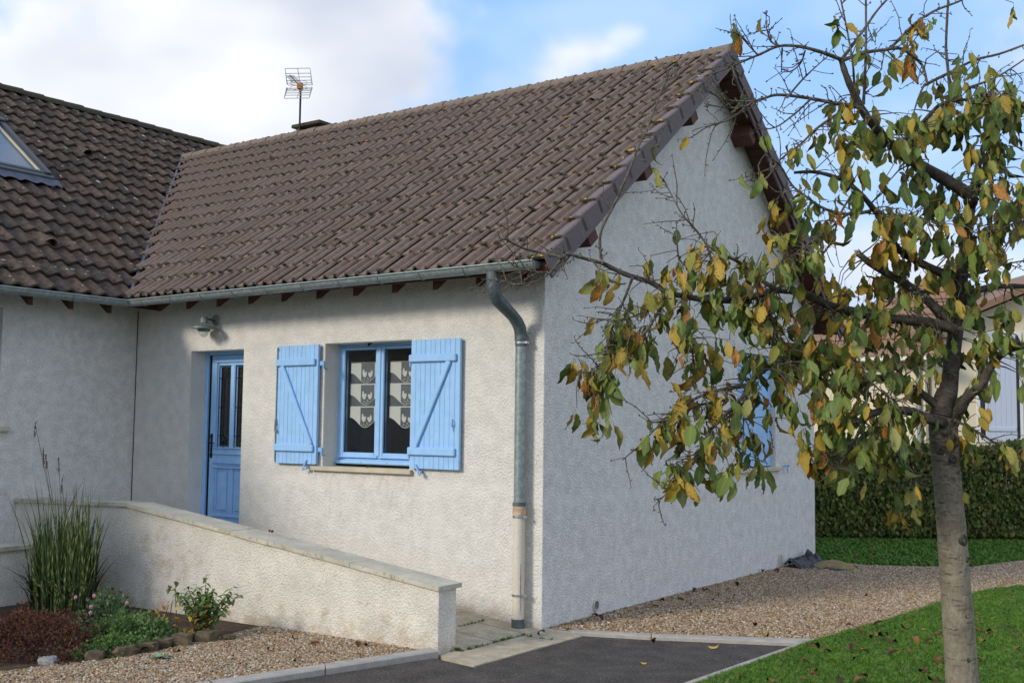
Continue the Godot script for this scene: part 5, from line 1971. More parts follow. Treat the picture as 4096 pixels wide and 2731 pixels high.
# bark of the whole trunk: pale and ringed below, rough and dark in ragged patches towards the fork
func trunk_picture() -> ImageTexture:
	var w := 256
	var h := 1024
	var a := noise(431, 0.010, 4)
	var f := noise(432, 0.05, 3)
	var im := Image.create(w, h, false, Image.FORMAT_RGB8)
	for y in h:
		var up := float(y) / h
		for x in w:
			# the picture wraps round the trunk
			var t := TAU * x / w
			var p := Vector3(cos(t) * 41.0, y, sin(t) * 41.0)
			var k := a.get_noise_3d(p.x, p.y * 1.6, p.z)
			var g := f.get_noise_3d(p.x * 0.7, p.y * 2.2, p.z * 0.7)
			var c := Color(0.44, 0.40, 0.34).lerp(Color(0.57, 0.53, 0.46), clampf(0.5 + k * 0.9 + g * 0.35, 0.0, 1.0))
			var rough := clampf((k * 1.1 + g * 0.8 + (up - 0.80) * 5.0) * 2.2, 0.0, 1.0)
			c = c.lerp(Color(0.24, 0.205, 0.175).lerp(Color(0.36, 0.32, 0.275), clampf(0.5 + g, 0.0, 1.0)), rough)
			im.set_pixel(x, y, c)
	var r := RandomNumberGenerator.new()
	r.seed = 433
	for i in 330:
		var x := r.randi() % w
		var y := r.randi() % (h - 12) + 4
		var l := 5 + r.randi() % 26
		var c := Color(0.33, 0.285, 0.235) * r.randf_range(0.8, 1.15)
		for q in l:
			for e in 1 + r.randi() % 3:
				im.set_pixel((x + q) % w, y + e + int(1.6 * sin(q * 0.3)), c)
	return ImageTexture.create_from_image(im)


func bark_mat(t: Texture2D, normal: Texture2D, per_metre: float) -> StandardMaterial3D:
	var m := std(Color.WHITE, 0.85)
	m.albedo_texture = t
	m.uv1_scale = Vector3(1, per_metre, 1)
	m.normal_enabled = true
	m.normal_texture = normal
	m.normal_scale = 0.45
	return m


const LIMBS := [
	# [radius at the start and end in photograph pixels, depth at start and end, points u v ...]
	[42, 17, 5.30, 5.36, [3772, 1660, 3795, 1560, 3815, 1400, 3838, 1200, 3862, 1000, 3882, 842, 3905, 720]],
	[29, 11, 5.34, 5.12, [3885, 810, 3868, 772, 3742, 694, 3629, 631, 3552, 561, 3475, 477, 3419, 379, 3384, 295, 3366, 238]],
	[9, 3, 5.12, 4.92, [3366, 238, 3293, 210, 3202, 186, 3117, 184, 3040, 217, 2956, 252, 2900, 277, 2817, 304]],
	[4, 2, 4.97, 4.88, [3035, 222, 2995, 180, 2960, 140, 2929, 125]],
	[5, 2, 5.0, 4.95, [3117, 184, 3085, 165, 3070, 120, 3063, 92]],
	[4, 2, 5.0, 5.05, [3130, 190, 3128, 240, 3127, 286]],
	[4, 2, 5.05, 5.15, [3222, 200, 3205, 250, 3170, 282, 3128, 288]],
	[8, 4, 5.12, 5.30, [3366, 238, 3405, 189, 3461, 112, 3510, 42, 3575, -30]],
	[8, 5, 5.12, 5.22, [3375, 240, 3461, 210, 3531, 200, 3601, 193, 3640, 215, 3690, 260, 3710, 330]],
	[7, 4, 5.20, 5.42, [3560, 195, 3610, 145, 3665, 91, 3742, 42, 3833, 7, 3880, -20]],
	[6, 3, 5.2, 5.1, [3425, 380, 3419, 340, 3412, 250, 3391, 126, 3363, -10]],
	[7, 4, 5.2, 5.3, [3455, 415, 3461, 316, 3465, 175, 3465, -10]],
	[8, 5, 5.35, 5.45, [3800, 430, 3802, 360, 3790, 240, 3786, 170, 3795, -10]],
	[10, 3, 5.16, 4.95, [3470, 470, 3433, 428, 3349, 414, 3279, 400, 3195, 386, 3110, 379, 3060, 392, 3008, 411, 2932, 470, 2880, 490, 2830, 505]],
	[4, 2, 4.98, 4.86, [3040, 400, 2980, 405, 2900, 398, 2840, 370, 2790, 352]],
	[4, 2, 4.96, 4.84, [2985, 425, 2930, 432, 2870, 425, 2815, 412]],
	[5, 2, 5.08, 5.0, [3245, 395, 3180, 455, 3100, 510, 3020, 515]],
	[5, 2, 5.05, 5.2, [3150, 390, 3200, 330, 3250, 280, 3300, 235]],
	[7, 2, 5.14, 4.95, [3395, 430, 3330, 470, 3260, 520, 3200, 580, 3120, 640, 3060, 720, 2990, 720]],
	[18, 6, 5.30, 5.0, [3790, 1100, 3680, 1050, 3600, 1000, 3559, 947, 3510, 856, 3454, 786, 3391, 730, 3321, 701, 3251, 687, 3180, 690]],
	[8, 3, 5.12, 4.95, [3482, 845, 3391, 856, 3300, 835, 3216, 779, 3167, 737, 3120, 660, 3060, 620]],
	[6, 2, 5.1, 5.3, [3500, 850, 3580, 890, 3660, 880, 3720, 830]],
	[6, 2, 5.05, 4.9, [3390, 856, 3300, 930, 3200, 1000, 3120, 1060, 3040, 1110]],
	[5, 2, 5.1, 4.95, [3420, 760, 3360, 860, 3330, 960, 3300, 1000]],
	[22, 12, 5.32, 5.45, [3800, 1290, 3700, 1190, 3600, 1120, 3500, 1065, 3430, 1010]],
	# the long limb to the left
	[24, 9, 5.30, 5.0, [3820, 1320, 3780, 1304, 3684, 1285, 3557, 1273, 3460, 1256, 3365, 1234, 3302, 1215, 3238, 1183, 3175, 1164, 3110, 1160, 3046, 1177, 2950, 1199, 2855, 1200, 2760, 1189, 2677, 1170, 2600, 1128, 2499, 1095, 2410, 1052]],
	[8, 4, 5.0, 4.92, [2410, 1052, 2334, 1032, 2270, 1016, 2252, 1029, 2206, 1019, 2155, 1007, 2109, 998, 2053, 973, 2017, 950]],
	[6, 2, 4.95, 4.85, [2262, 1020, 2232, 1052, 2201, 1090, 2142, 1126, 2066, 1137, 2010, 1123, 1925, 1116]],
	[3, 2, 4.90, 4.86, [2190, 1092, 2140, 1085, 2090, 1075, 2045, 1060]],
	[7, 3, 5.0, 5.05, [2412, 1052, 2402, 1014, 2405, 923, 2459, 814, 2510, 699, 2555, 585, 2587, 521, 2625, 419, 2663, 323, 2679, 272]],
	[6, 2, 5.05, 5.1, [2860, 1100, 2829, 986, 2772, 904, 2727, 853, 2692, 789, 2654, 715]],
	[5, 2, 5.02, 5.0, [2770, 1080, 2720, 1040, 2708, 960, 2705, 910]],
	[11, 5, 5.1, 5.0, [3110, 1160, 3030, 1110, 2960, 1050, 2900, 1020, 2830, 980]],
	[6, 3, 5.02, 4.92, [2530, 1110, 2500, 1190, 2470, 1260, 2440, 1340, 2420, 1420, 2390, 1480, 2320, 1490]],
	[8, 3, 5.0, 4.88, [2680, 1180, 2620, 1270, 2580, 1330, 2510, 1410, 2440, 1440, 2380, 1470]],
	[5, 2, 5.0, 4.9, [2660, 1190, 2590, 1240, 2520, 1270, 2450, 1280, 2385, 1278]],
	[7, 3, 5.05, 4.95, [2745, 1190, 2742, 1250, 2755, 1320, 2770, 1400, 2775, 1500, 2760, 1560]],
	[8, 4, 5.1, 5.0, [3055, 1180, 3085, 1260, 3110, 1350, 3120, 1430, 3110, 1480]],
	# the low limbs
	[18, 11, 5.30, 5.12, [3770, 1640, 3710, 1590, 3646, 1546, 3560, 1520, 3460, 1500, 3300, 1440, 3155, 1432]],
	[12, 5, 5.12, 4.95, [3155, 1432, 3085, 1463, 3008, 1521, 2983, 1572, 2932, 1629, 2874, 1687, 2830, 1740, 2800, 1830, 2720, 1880]],
	[8, 3, 5.05, 4.92, [3008, 1535, 2874, 1560, 2790, 1590, 2728, 1629, 2650, 1680, 2600, 1690]],
	[6, 2, 5.02, 4.9, [2900, 1600, 2800, 1620, 2720, 1660, 2640, 1700, 2560, 1780, 2490, 1840]],
	[5, 2, 5.0, 4.95, [2985, 1575, 2976, 1674, 2973, 1770, 2968, 1850]],
	[4, 2, 4.95, 4.9, [2835, 1735, 2800, 1820, 2740, 1860, 2700, 1930, 2670, 1970, 2613, 2027]],
	[23, 13, 5.28, 5.05, [3775, 1690, 3710, 1674, 3652, 1648, 3590, 1640, 3500, 1650, 3430, 1690]],
	[8, 3, 5.1, 5.0, [3480, 1650, 3420, 1760, 3380, 1830, 3340, 1880]],
	[7, 3, 5.1, 5.2, [3600, 1640, 3590, 1740, 3600, 1840, 3660, 1900, 3640, 2000, 3600, 2030]],
	[6, 2, 5.1, 5.0, [3430, 1380, 3440, 1450, 3480, 1520, 3560, 1590, 3620, 1610]],
	# to the right
	[20, 9, 5.32, 5.45, [3838, 1240, 3875, 1183, 3939, 1154, 4003, 1145, 4110, 1145]],
	[27, 13, 5.28, 5.1, [3800, 1720, 3831, 1655, 3875, 1585, 3926, 1540, 3971, 1457, 4030, 1400, 4110, 1380]],
	[7, 3, 5.2, 5.1, [3820, 1680, 3900, 1720, 3980, 1770, 4050, 1810, 4110, 1850]],
	[16, 6, 5.36, 5.6, [3905, 730, 3920, 640, 3950, 560, 4010, 480, 4070, 430, 4120, 400]],
	[11, 5, 5.40, 5.3, [3960, 900, 3968, 760, 3972, 620, 4000, 520]],
	[9, 5, 5.35, 5.3, [3620, 560, 3700, 480, 3760, 420, 3830, 400, 3890, 398, 3960, 385]],
	[7, 4, 5.4, 5.6, [3700, 340, 3800, 290, 3900, 240, 4000, 215, 4110, 175]],
	[6, 3, 5.4, 5.5, [3880, 350, 3960, 320, 4020, 290, 4110, 230]],
	[7, 3, 5.3, 5.2, [3880, 950, 3960, 940, 4040, 900, 4110, 880]],
	[6, 3, 5.3, 5.15, [3850, 1100, 3930, 1090, 4010, 1060, 4110, 1040]],
]
# [u, v, spread across, spread down, leaves, how far turned]
const TUFTS := [
	[2410, 1150, 40, 45, 6, 0.8], [2425, 1340, 45, 60, 7, 0.5], [2467, 1371, 35, 50, 5, 0.3], [2340, 1540, 30, 60, 5, 0.8], [2403, 1540, 50, 70, 9, 0.3], [2495, 1490, 60, 80, 12, 0.35], [2375, 1680, 45, 80, 9, 0.4], [2445, 1670, 40, 50, 4, 0.1],
	[2551, 1410, 45, 60, 6, 0.7], [2593, 1360, 60, 50, 8, 0.35], [2621, 1205, 40, 30, 4, 0.7], [2691, 1350, 60, 50, 9, 0.5], [2733, 1420, 45, 50, 5, 0.4], [2705, 1070, 70, 40, 7, 0.6], [2817, 1060, 80, 70, 15, 0.5], [2831, 1010, 40, 30, 5, 0.7], [2901, 1095, 90, 50, 13, 0.4], [2831, 1215, 70, 40, 9, 0.2], [2831, 1335, 60, 60, 8, 0.3], [2923, 1270, 90, 70, 18, 0.15], [2986, 1320, 60, 60, 10, 0.2], [2852, 1420, 40, 40, 5, 0.5], [2831, 1530, 60, 70, 8, 0.5], [2923, 1515, 40, 40, 4, 0.2], [3014, 1425, 80, 50, 10, 0.2], [3063, 1275, 70, 70, 12, 0.4],
	[2761, 1610, 45, 50, 5, 0.6], [2719, 1705, 40, 40, 5, 0.7], [2635, 1745, 40, 50, 6, 0.6], [2593, 1805, 30, 30, 3, 0.5], [2782, 1765, 60, 50, 8, 0.4], [2831, 1810, 60, 50, 8, 0.2], [2916, 1735, 60, 50, 8, 0.5], [2705, 1940, 40, 40, 6, 0.3], [2761, 1915, 50, 45, 8, 0.4], [2930, 1895, 65, 45, 9, 0.15], [3000, 1755, 30, 40, 3, 0.2], [3021, 1840, 40, 40, 4, 0.3], [3028, 1605, 50, 60, 6, 0.5], [2880, 1645, 45, 45, 5, 0.6], [3147, 1050, 70, 60, 8, 0.3], [3130, 1290, 70, 60, 9, 0.3],
	[3350, 1340, 150, 90, 40, 0.35], [3500, 1300, 120, 70, 24, 0.45], [3200, 1400, 80, 80, 18, 0.35], [3280, 1500, 110, 90, 38, 0.25], [3470, 1510, 120, 100, 36, 0.25], [3400, 1690, 120, 90, 42, 0.15], [3540, 1690, 80, 90, 20, 0.15], [3170, 1620, 60, 80, 10, 0.5], [3230, 1730, 60, 80, 12, 0.3], [3620, 1780, 55, 70, 8, 0.3], [3480, 1820, 70, 50, 11, 0.3], [3290, 1830, 55, 50, 7, 0.6], [3650, 1440, 90, 80, 14, 0.2], [3740, 1410, 60, 60, 8, 0.15], [3585, 2040, 30, 25, 4, 0.85], [3710, 2030, 10, 10, 1, 0.8], [3850, 1970, 10, 20, 1, 0.9],
	[3870, 1480, 55, 60, 10, 0.3], [3960, 1390, 80, 60, 13, 0.3], [4060, 1380, 50, 80, 10, 0.3], [3950, 1250, 110, 50, 13, 0.2], [4085, 1570, 15, 50, 3, 0.1], [3880, 1810, 40, 50, 5, 0.6], [4030, 1830, 50, 50, 5, 0.5], [4080, 1760, 25, 40, 3, 0.5],
	[3423, 555, 80, 45, 8, 0.3], [3506, 555, 80, 55, 13, 0.25], [3378, 415, 25, 30, 4, 0.4], [3531, 325, 12, 20, 2, 0.1], [3321, 580, 30, 35, 4, 0.2], [3646, 555, 80, 65, 22, 0.15], [3761, 510, 100, 75, 28, 0.2], [3870, 445, 90, 65, 22, 0.15], [3965, 465, 80, 75, 24, 0.15], [4048, 480, 55, 85, 16, 0.2], [3933, 640, 70, 60, 16, 0.2], [4016, 640, 60, 60, 12, 0.2], [3678, 730, 50, 45, 8, 0.1], [3614, 715, 30, 40, 5, 0.1], [3812, 735, 40, 40, 4, 0.1], [3519, 755, 25, 35, 4, 0.3], [3410, 700, 40, 30, 5, 0.5], [3748, 840, 90, 50, 14, 0.4], [3634, 900, 60, 40, 12, 0.5], [3659, 960, 70, 65, 15, 0.3], [3557, 980, 50, 65, 11, 0.6], [3806, 955, 80, 65, 12, 0.1], [3997, 925, 100, 95, 32, 0.2], [4048, 795, 55, 80, 18, 0.2], [3965, 770, 50, 60, 12, 0.2], [3646, 1070, 60, 50, 9, 0.4], [3742, 1095, 50, 50, 8, 0.2], [3583, 1115, 55, 50, 9, 0.3], [3838, 1180, 50, 50, 6, 0.3], [3965, 1020, 110, 60, 20, 0.2], [3487, 1140, 50, 45, 7, 0.5], [3410, 1150, 45, 40, 5, 0.4], [3270, 950, 50, 50, 7, 0.5], [3226, 860, 30, 35, 4, 0.1], [3232, 1040, 40, 50, 5, 0.3], [3334, 925, 25, 35, 3, 0.6], [3340, 1105, 30, 40, 3, 0.4],
	[3337, 85, 25, 25, 3, 0.2], [3500, 115, 10, 10, 1, 0.2], [3734, 125, 35, 50, 6, 0.6], [3663, 155, 25, 25, 3, 0.5], [3556, 225, 25, 25, 3, 0.6], [3668, 240, 30, 35, 4, 0.85], [3520, 310, 15, 20, 2, 0.2], [3449, 170, 15, 20, 2, 0.5], [3474, 258, 15, 20, 2, 0.3], [3454, 312, 15, 20, 2, 0.4], [3398, 410, 30, 35, 3, 0.5], [3790, 350, 40, 45, 5, 0.3], [3866, 330, 50, 40, 6, 0.3], [3947, 315, 25, 25, 2, 0.3], [4054, 15, 15, 15, 2, 0.2], [3500, 425, 8, 10, 1, 0.2], [3195, 620, 25, 40, 4, 0.2], [3058, 595, 15, 30, 2, 0.3], [2976, 368, 8, 8, 1, 0.3], [3052, 80, 8, 8, 1, 0.2], [2920, 92, 8, 8, 1, 0.3], [2920, 142, 8, 8, 1, 0.2], [2984, 735, 8, 20, 1, 0.2], [3033, 728, 15, 20, 2, 0.4], [3082, 848, 30, 35, 4, 0.5], [3131, 862, 30, 40, 4, 0.2], [3223, 842, 20, 25, 2, 0.2], [3180, 865, 20, 30, 2, 0.3], [3110, 965, 35, 40, 4, 0.4], [3180, 965, 30, 40, 3, 0.3], [3236, 1040, 30, 30, 3, 0.4], [3152, 1060, 40, 40, 5, 0.5], [2600, 655, 8, 15, 1, 0.3], [2640, 560, 8, 15, 1, 0.2], [2705, 940, 10, 15, 1, 0.6], [2770, 550, 8, 12, 1, 0.4], [3020, 1050, 40, 40, 5, 0.3],
]


func build_tree() -> void:
	var foot := at(3905, 3173, 5.3)
	foot.y = 0.0
	var tree := thing("cherry_tree", "young cherry tree with green and yellow autumn leaves beside the driveway", "tree", foot)
	var rough_n := ntex(noise(401, 0.05, 4), 512, [], 6.0)
	var bark := bark_mat(trunk_picture(), rough_n, 1.0 / 2.0)
	var limb_bark := bark_mat(bark_picture(Color(0.20, 0.175, 0.15), Color(0.37, 0.335, 0.29), 160, 404), rough_n, 2.5)
	var twig_bark := bark_mat(bark_picture(Color(0.25, 0.215, 0.18), Color(0.52, 0.49, 0.43), 200, 406), rough_n, 4.0)
	# trunk, a little bent, with the swelling below the fork
	var tp := []
	var tr := []
	var spine := [[3912, 3200, 96], [3900, 3120, 82], [3880, 2950, 73], [3852, 2731, 68], [3840, 2560, 63], [3832, 2440, 62], [3818, 2260, 59], [3806, 2090, 58], [3793, 1950, 56], [3783, 1830, 55], [3776, 1740, 58], [3773, 1670, 56], [3780, 1610, 48], [3792, 1560, 41]]
	for i in spine.size():
		for e in (3 if i < spine.size() - 1 else 1):
			var t := e / 3.0
			var a: Array = spine[i]
			var b: Array = spine[mini(i + 1, spine.size() - 1)]
			var p := at(lerpf(a[0], b[0], t), lerpf(a[1], b[1], t), 5.3)
			if i == 0 and e == 0:
				p.y = -0.05
			tp.append(p - foot)
			tr.append(lerpf(a[2], b[2], t) * 0.96 * 5.3 / FOCAL * (1.0 + 0.02 * sin(i * 3.1 + e * 1.7)))
	var tm := MB.new()
	tm.tube(tp, tr, 22)
	put("trunk", tm, bark, tree)
	# knots and rings of rough bark
	var knots := MB.new()
	for q in [[3845, 2152, 0.028], [3872, 2230, 0.016], [3850, 2450, 0.016], [3890, 2540, 0.02], [3868, 2620, 0.03], [3800, 1760, 0.03], [3760, 1720, 0.026], [3795, 1830, 0.02], [3740, 1800, 0.018]]:
		var c := at(q[0], q[1], 5.3)
		var axis_x := lerpf(3852, 3783, clampf((2731 - q[1]) / 900.0, 0, 1))
		var out := (eye_basis * Vector3((q[0] - axis_x) / 62.0, 0, 0.9)).normalized()
		var rr := 0.066
		var f := Basis(out.cross(Vector3.UP).normalized(), out, Vector3.UP)
		knots.lathe([[q[2] * 0.25, 0.001], [q[2] * 0.55, 0.007], [q[2], 0.003], [q[2] * 1.2, -0.01]], Transform3D(f, at(axis_x, q[1], 5.3) + out * rr - foot), 12)
	put("knots", knots, limb_bark, tree)
	# limbs
	var pts := []          # every point of wood: [u, v, depth, position]
	var twigs := MB.new()
	for L in LIMBS:
		var uv: Array = L[4]
		var n := uv.size() / 2
		var curve := []
		for i in n - 1:
			for e in 4:
				var t := e / 4.0
				var p0 := Vector2(uv[maxi(i - 1, 0) * 2], uv[maxi(i - 1, 0) * 2 + 1])
				var p1 := Vector2(uv[i * 2], uv[i * 2 + 1])
				var p2 := Vector2(uv[i * 2 + 2], uv[i * 2 + 3])
				var p3 := Vector2(uv[mini(i + 2, n - 1) * 2], uv[mini(i + 2, n - 1) * 2 + 1])
				curve.append(p1.cubic_interpolate(p2, p0, p3, t))
		curve.append(Vector2(uv[n * 2 - 2], uv[n * 2 - 1]))
		var P := []
		var R := []
		for i in curve.size():
			var t := float(i) / (curve.size() - 1)
			var d := lerpf(L[2], L[3], t) + 0.03 * sin(t * 9.0 + L[0])
			var p := at(curve[i].x, curve[i].y, d)
			P.append(p - foot)
			R.append(maxf(lerpf(L[0], L[1], pow(t, 0.8)), 1.6) * d / FOCAL * (1.0 + 0.07 * sin(i * 2.3 + L[0])))
			pts.append([curve[i].x, curve[i].y, d, p, R[-1]])
		var m := MB.new()
		m.tube(P, R, 12 if L[0] > 12 else 8)
		put("branch", m, limb_bark if L[0] > 15 else twig_bark, tree)
		# fine side shoots
		if L[0] < 26:
			for i in range(2, P.size() - 1):
				if rng.randf() < 0.30:
					var d: Vector3 = (P[i] - P[i - 1]).normalized()
					var side := (d.cross(Vector3(rng.randf_range(-1, 1), rng.randf_range(-1, 1), rng.randf_range(-1, 1))).normalized() + d * 0.9).normalized()
					var l := rng.randf_range(0.08, 0.26)
					var q := [P[i]]
					var dd := side
					for k in 5:
						dd = (dd + Vector3(rng.randfn(0, 0.16), rng.randfn(0.03, 0.14), rng.randfn(0, 0.16))).normalized()
						q.append(q[-1] + dd * l / 5.0)
					twigs.tube(q, [0.0030, 0.0027, 0.0024, 0.0021, 0.0018, 0.0012], 5)
					for k in range(1, 6):
						var o := Vector3(rng.randfn(0, 1), rng.randfn(0, 1), rng.randfn(0, 1)).normalized()
						twigs.tube([q[k], q[k] + o * 0.009, q[k] + o * 0.016], [0.0016, 0.0024, 0.0006], 4)
		# spurs with their buds
		if L[0] < 14:
			var i := 1
			while i < P.size():
				if rng.randf() < 0.62:
					var d: Vector3 = (P[i] - P[i - 1]).normalized()
					var side := d.cross(Vector3(rng.randf_range(-1, 1), rng.randf_range(-1, 1), rng.randf_range(-1, 1))).normalized()
					var l := rng.randf_range(0.008, 0.028) if rng.randf() < 0.6 else rng.randf_range(0.03, 0.085)
					var tip: Vector3 = P[i] + (side + d * 0.55) * l
					twigs.tube([P[i], P[i].lerp(tip, 0.5) + side * l * 0.1, tip], [maxf(R[i] * 0.45, 0.0016), 0.0018, 0.0016], 5)
					for k in 3:
						var o := (side + d * 0.6 + Vector3(rng.randf_range(-1, 1), rng.randf_range(-1, 1), rng.randf_range(-1, 1)) * 0.8).normalized()
						twigs.tube([tip, tip + o * 0.006, tip + o * 0.012], [0.0016, 0.0026, 0.0006], 5)
				i += 1
	# leaves
	var shapes := []
	for q in [[0.25, 0.6, 0.1, 1.0], [0.45, 0.8, -0.3, 0.95], [0.15, -0.5, 0.3, 1.05], [0.75, 0.7, 0.4, 0.95], [0.3, 1.9, -0.6, 0.95], [-0.35, 0.4, 0.7, 1.0], [0.12, 0.25, -0.1, 1.1], [0.6, -0.9, 0.9, 0.9]]:
		shapes.append(leaf_shape(q[0], q[1], q[2], q[3]))
	var leaf_m := []
	for k in 7:
		var m := std(Color.WHITE, 0.62)
		m.albedo_texture = leaf_picture(k)
		m.backlight_enabled = true
		m.backlight = [Color(0.16, 0.22, 0.03), Color(0.20, 0.26, 0.03), Color(0.26, 0.28, 0.06), Color(0.28, 0.28, 0.04), Color(0.36, 0.30, 0.04), Color(0.45, 0.30, 0.04), Color(0.45, 0.24, 0.04)][k]
		leaf_m.append(m)
	var meshes := {}
	var leaves := []
	for T in TUFTS:
		# the nearest wood, preferring what is above
		var best := 1e9
		var root: Array = pts[0]
		for p in pts:
			var du: float = p[0] - T[0]
			var dv: float = p[1] - (T[1] - T[3] * 0.6)
			var c: float = sqrt(du * du + dv * dv) + (maxf(dv, 0.0) * 0.5)
			if c < best:
				best = c
				root = p
		var depth: float = root[2] + rng.randf_range(-0.10, 0.10)
		var many := int(ceil(T[4] * (1.8 if T[4] > 6 else 1.5)))
		if T[4] < 3:
			many = T[4]
		var groups := int(ceil(many / 3.5))
		for g in groups:
			var du = rng.randfn(0.0, 0.8) * T[2] if groups > 1 else rng.randf_range(-0.3, 0.3) * T[2]
			var dv = rng.randfn(-0.30, 0.75) * T[3]
			var dd := depth + clampf(rng.randfn(0.0, 0.14), -0.34, 0.30) * minf(1.0, T[4] / 10.0)
			var spur := at(T[0] + du, T[1] + dv - 25.0, dd)
			# twig from the nearest wood to the spur
			var near: Array = root
			var bd := 1e9
			for p in pts:
				var c: float = p[3].distance_to(spur) + (0.04 if p[3].y < spur.y else 0.0)
				if c < bd:
					bd = c
					near = p
			var a: Vector3 = near[3] - foot
			var b := spur - foot
			var bow := Vector3(rng.randf_range(-1, 1), rng.randf_range(0.0, 1.0), rng.randf_range(-1, 1)) * bd * 0.16
			if bd > 0.012:
				var r0: float = minf(near[4] * 0.6, 0.0045)
				twigs.tube([a, a.lerp(b, 0.3) + bow * 0.8, a.lerp(b, 0.65) + bow, b], [r0, maxf(r0 * 0.8, 0.002), 0.0022, 0.0018], 5)
			var mine := int(many * (g + 1) / float(groups)) - int(many * g / float(groups))
			for k in mine:
				var toward := (CAM - spur).normalized()
				var down := (Vector3.DOWN + Vector3(rng.randfn(0, 0.30), rng.randfn(0.0, 0.2), rng.randfn(0, 0.30))).normalized()
				var face := (toward.rotated(Vector3.UP, rng.randfn(0.0, 1.0)) + Vector3(0, rng.randf_range(-0.2, 0.5), 0))
				face = (face - down * face.dot(down)).normalized()
				var s := rng.randf_range(0.068, 0.118)
				if rng.randf() < 0.15:
					s *= 0.72
				var bs := Basis((-down).cross(face), -down, face) * Basis.from_scale(Vector3.ONE * s)
				var from := b + Vector3(rng.randfn(0, 0.012), rng.randfn(0, 0.012), rng.randfn(0, 0.012))
				var kind: int
				var turned: float = T[5]
				if rng.randf() < turned:
					kind = [3, 3, 4, 4, 4, 5, 5, 6][rng.randi() % 8]
				else:
					kind = [0, 0, 1, 1, 1, 2, 3][rng.randi() % 7]
				leaves.append([Transform3D(bs, from), (from + foot).distance_to(CAM) - s * 4.0 + (0.0 if in_view(from + foot, -0.01) else 50.0), rng.randi() % 8, kind])
	for p in pts:
		if p[1] < 420 or p[0] < 2450 or (p[0] < 3150 and p[1] < 1020) or p[4] > 0.03 or rng.randf() > 0.30:
			continue
		var stalk: Vector3 = p[3] - foot
		for k in 1 + rng.randi() % 3:
			var toward: Vector3 = (CAM - p[3]).normalized()
			var down := (Vector3.DOWN + Vector3(rng.randfn(0, 0.35), rng.randfn(0.0, 0.2), rng.randfn(0, 0.35))).normalized()
			var face := toward.rotated(Vector3.UP, rng.randfn(0.0, 1.0)) + Vector3(0, rng.randf_range(-0.2, 0.5), 0)
			face = (face - down * face.dot(down)).normalized()
			var s := rng.randf_range(0.06, 0.112)
			var tip: Vector3 = stalk + Vector3(rng.randfn(0, 0.05), rng.randfn(-0.01, 0.03), rng.randfn(0, 0.05))
			twigs.tube([stalk, stalk.lerp(tip, 0.6) + Vector3(0, 0.006, 0), tip], [0.0026, 0.0020, 0.0015], 4)
			leaves.append([Transform3D(Basis((-down).cross(face), -down, face) * Basis.from_scale(Vector3.ONE * s), tip), (tip + foot).distance_to(CAM) - s * 4.0 + (0.0 if in_view(tip + foot, -0.01) else 50.0), rng.randi() % 8, [0, 0, 1, 1, 2, 3, 4, 5][rng.randi() % 8]])
	put("twigs", twigs, twig_bark, tree).set_meta("kind", "stuff")
	leaves.sort_custom(func(p, q): return p[1] < q[1])
	var rest := {}
	for i in leaves.size():
		var q: Array = leaves[i]
		if i < 298:
			var key: int = q[2] * 10 + q[3]
			if not meshes.has(key):
				meshes[key] = shapes[q[2]].mesh(leaf_m[q[3]])
			put("leaf", meshes[key], null, tree, q[0])
		else:
			if not rest.has(q[3]):
				rest[q[3]] = MB.new()
			rest[q[3]].append(shapes[q[2]], q[0])
	var joined := ArrayMesh.new()
	for k in rest:
		joined.add_surface_from_arrays(Mesh.PRIMITIVE_TRIANGLES, rest[k].arrays())
		joined.surface_set_material(joined.get_surface_count() - 1, leaf_m[k])
	put("foliage", joined, null, tree).set_meta("kind", "stuff")
	# lichen crusts on the limbs
	var list := []
	var tones := []
	for q in [[3150, 1150, 40], [2930, 1180, 14], [3460, 1240, 10], [3410, 1010, 30], [3700, 1180, 26], [3890, 800, 14], [3640, 1050, 12]]:
		for k in q[2]:
			var best := 1e9
			var w: Array = pts[0]
			var tu: float = q[0] + rng.randfn(0, 28)
			for p in pts:
				var c: float = absf(p[0] - tu) + absf(p[1] - q[1])
				if c < best:
					best = c
					w = p
			var out: Vector3 = ((CAM - w[3]).normalized() + Vector3(rng.randfn(0, 0.5), rng.randf_range(-0.2, 0.9), 0)).normalized()
			var s := rng.randf_range(0.002, 0.006)
			list.append(Transform3D(Basis(out.cross(Vector3.UP).normalized(), out, out.cross(Vector3.UP).normalized().cross(out)) * Basis.from_scale(Vector3(s, s * 0.5, s)), w[3] + out * w[4] * 0.97 - foot + Vector3(rng.randfn(0, 0.006), 0, 0)))
			tones.append(Color(0.42, 0.44, 0.38).lerp(Color(0.28, 0.30, 0.22), rng.randf()))
	copies("lichen", clump_mesh(), M.moss, list, tones, tree)


# ------------------------------------------------------------------ plants of the bed
func simple_leaf(w: float, fold: float) -> MB:
	var b := MB.new()
	var p := [[0.0, 0.0], [0.3, w], [0.65, w * 0.8], [1.0, 0.0]]
	for i in 3:
		for s in [-1.0, 1.0]:
			var a0 := Vector3(0, -0.25 * p[i][0] * p[i][0], p[i][0])
			var a1 := Vector3(0, -0.25 * p[i + 1][0] * p[i + 1][0], p[i + 1][0])
			var b0 := a0 + Vector3(s * p[i][1], p[i][1] * fold, 0)
			var b1 := a1 + Vector3(s * p[i + 1][1], p[i + 1][1] * fold, 0)
			if i == 2:
				b.tri_out(a0, a1, b0, a0 - Vector3(0, 1, 0))
			elif i == 0:
				b.tri_out(a0, a1, b1, a0 - Vector3(0, 1, 0))
			else:
				b.quad_out(a0, a1, b1, b0, a0 - Vector3(0, 1, 0))
	return b


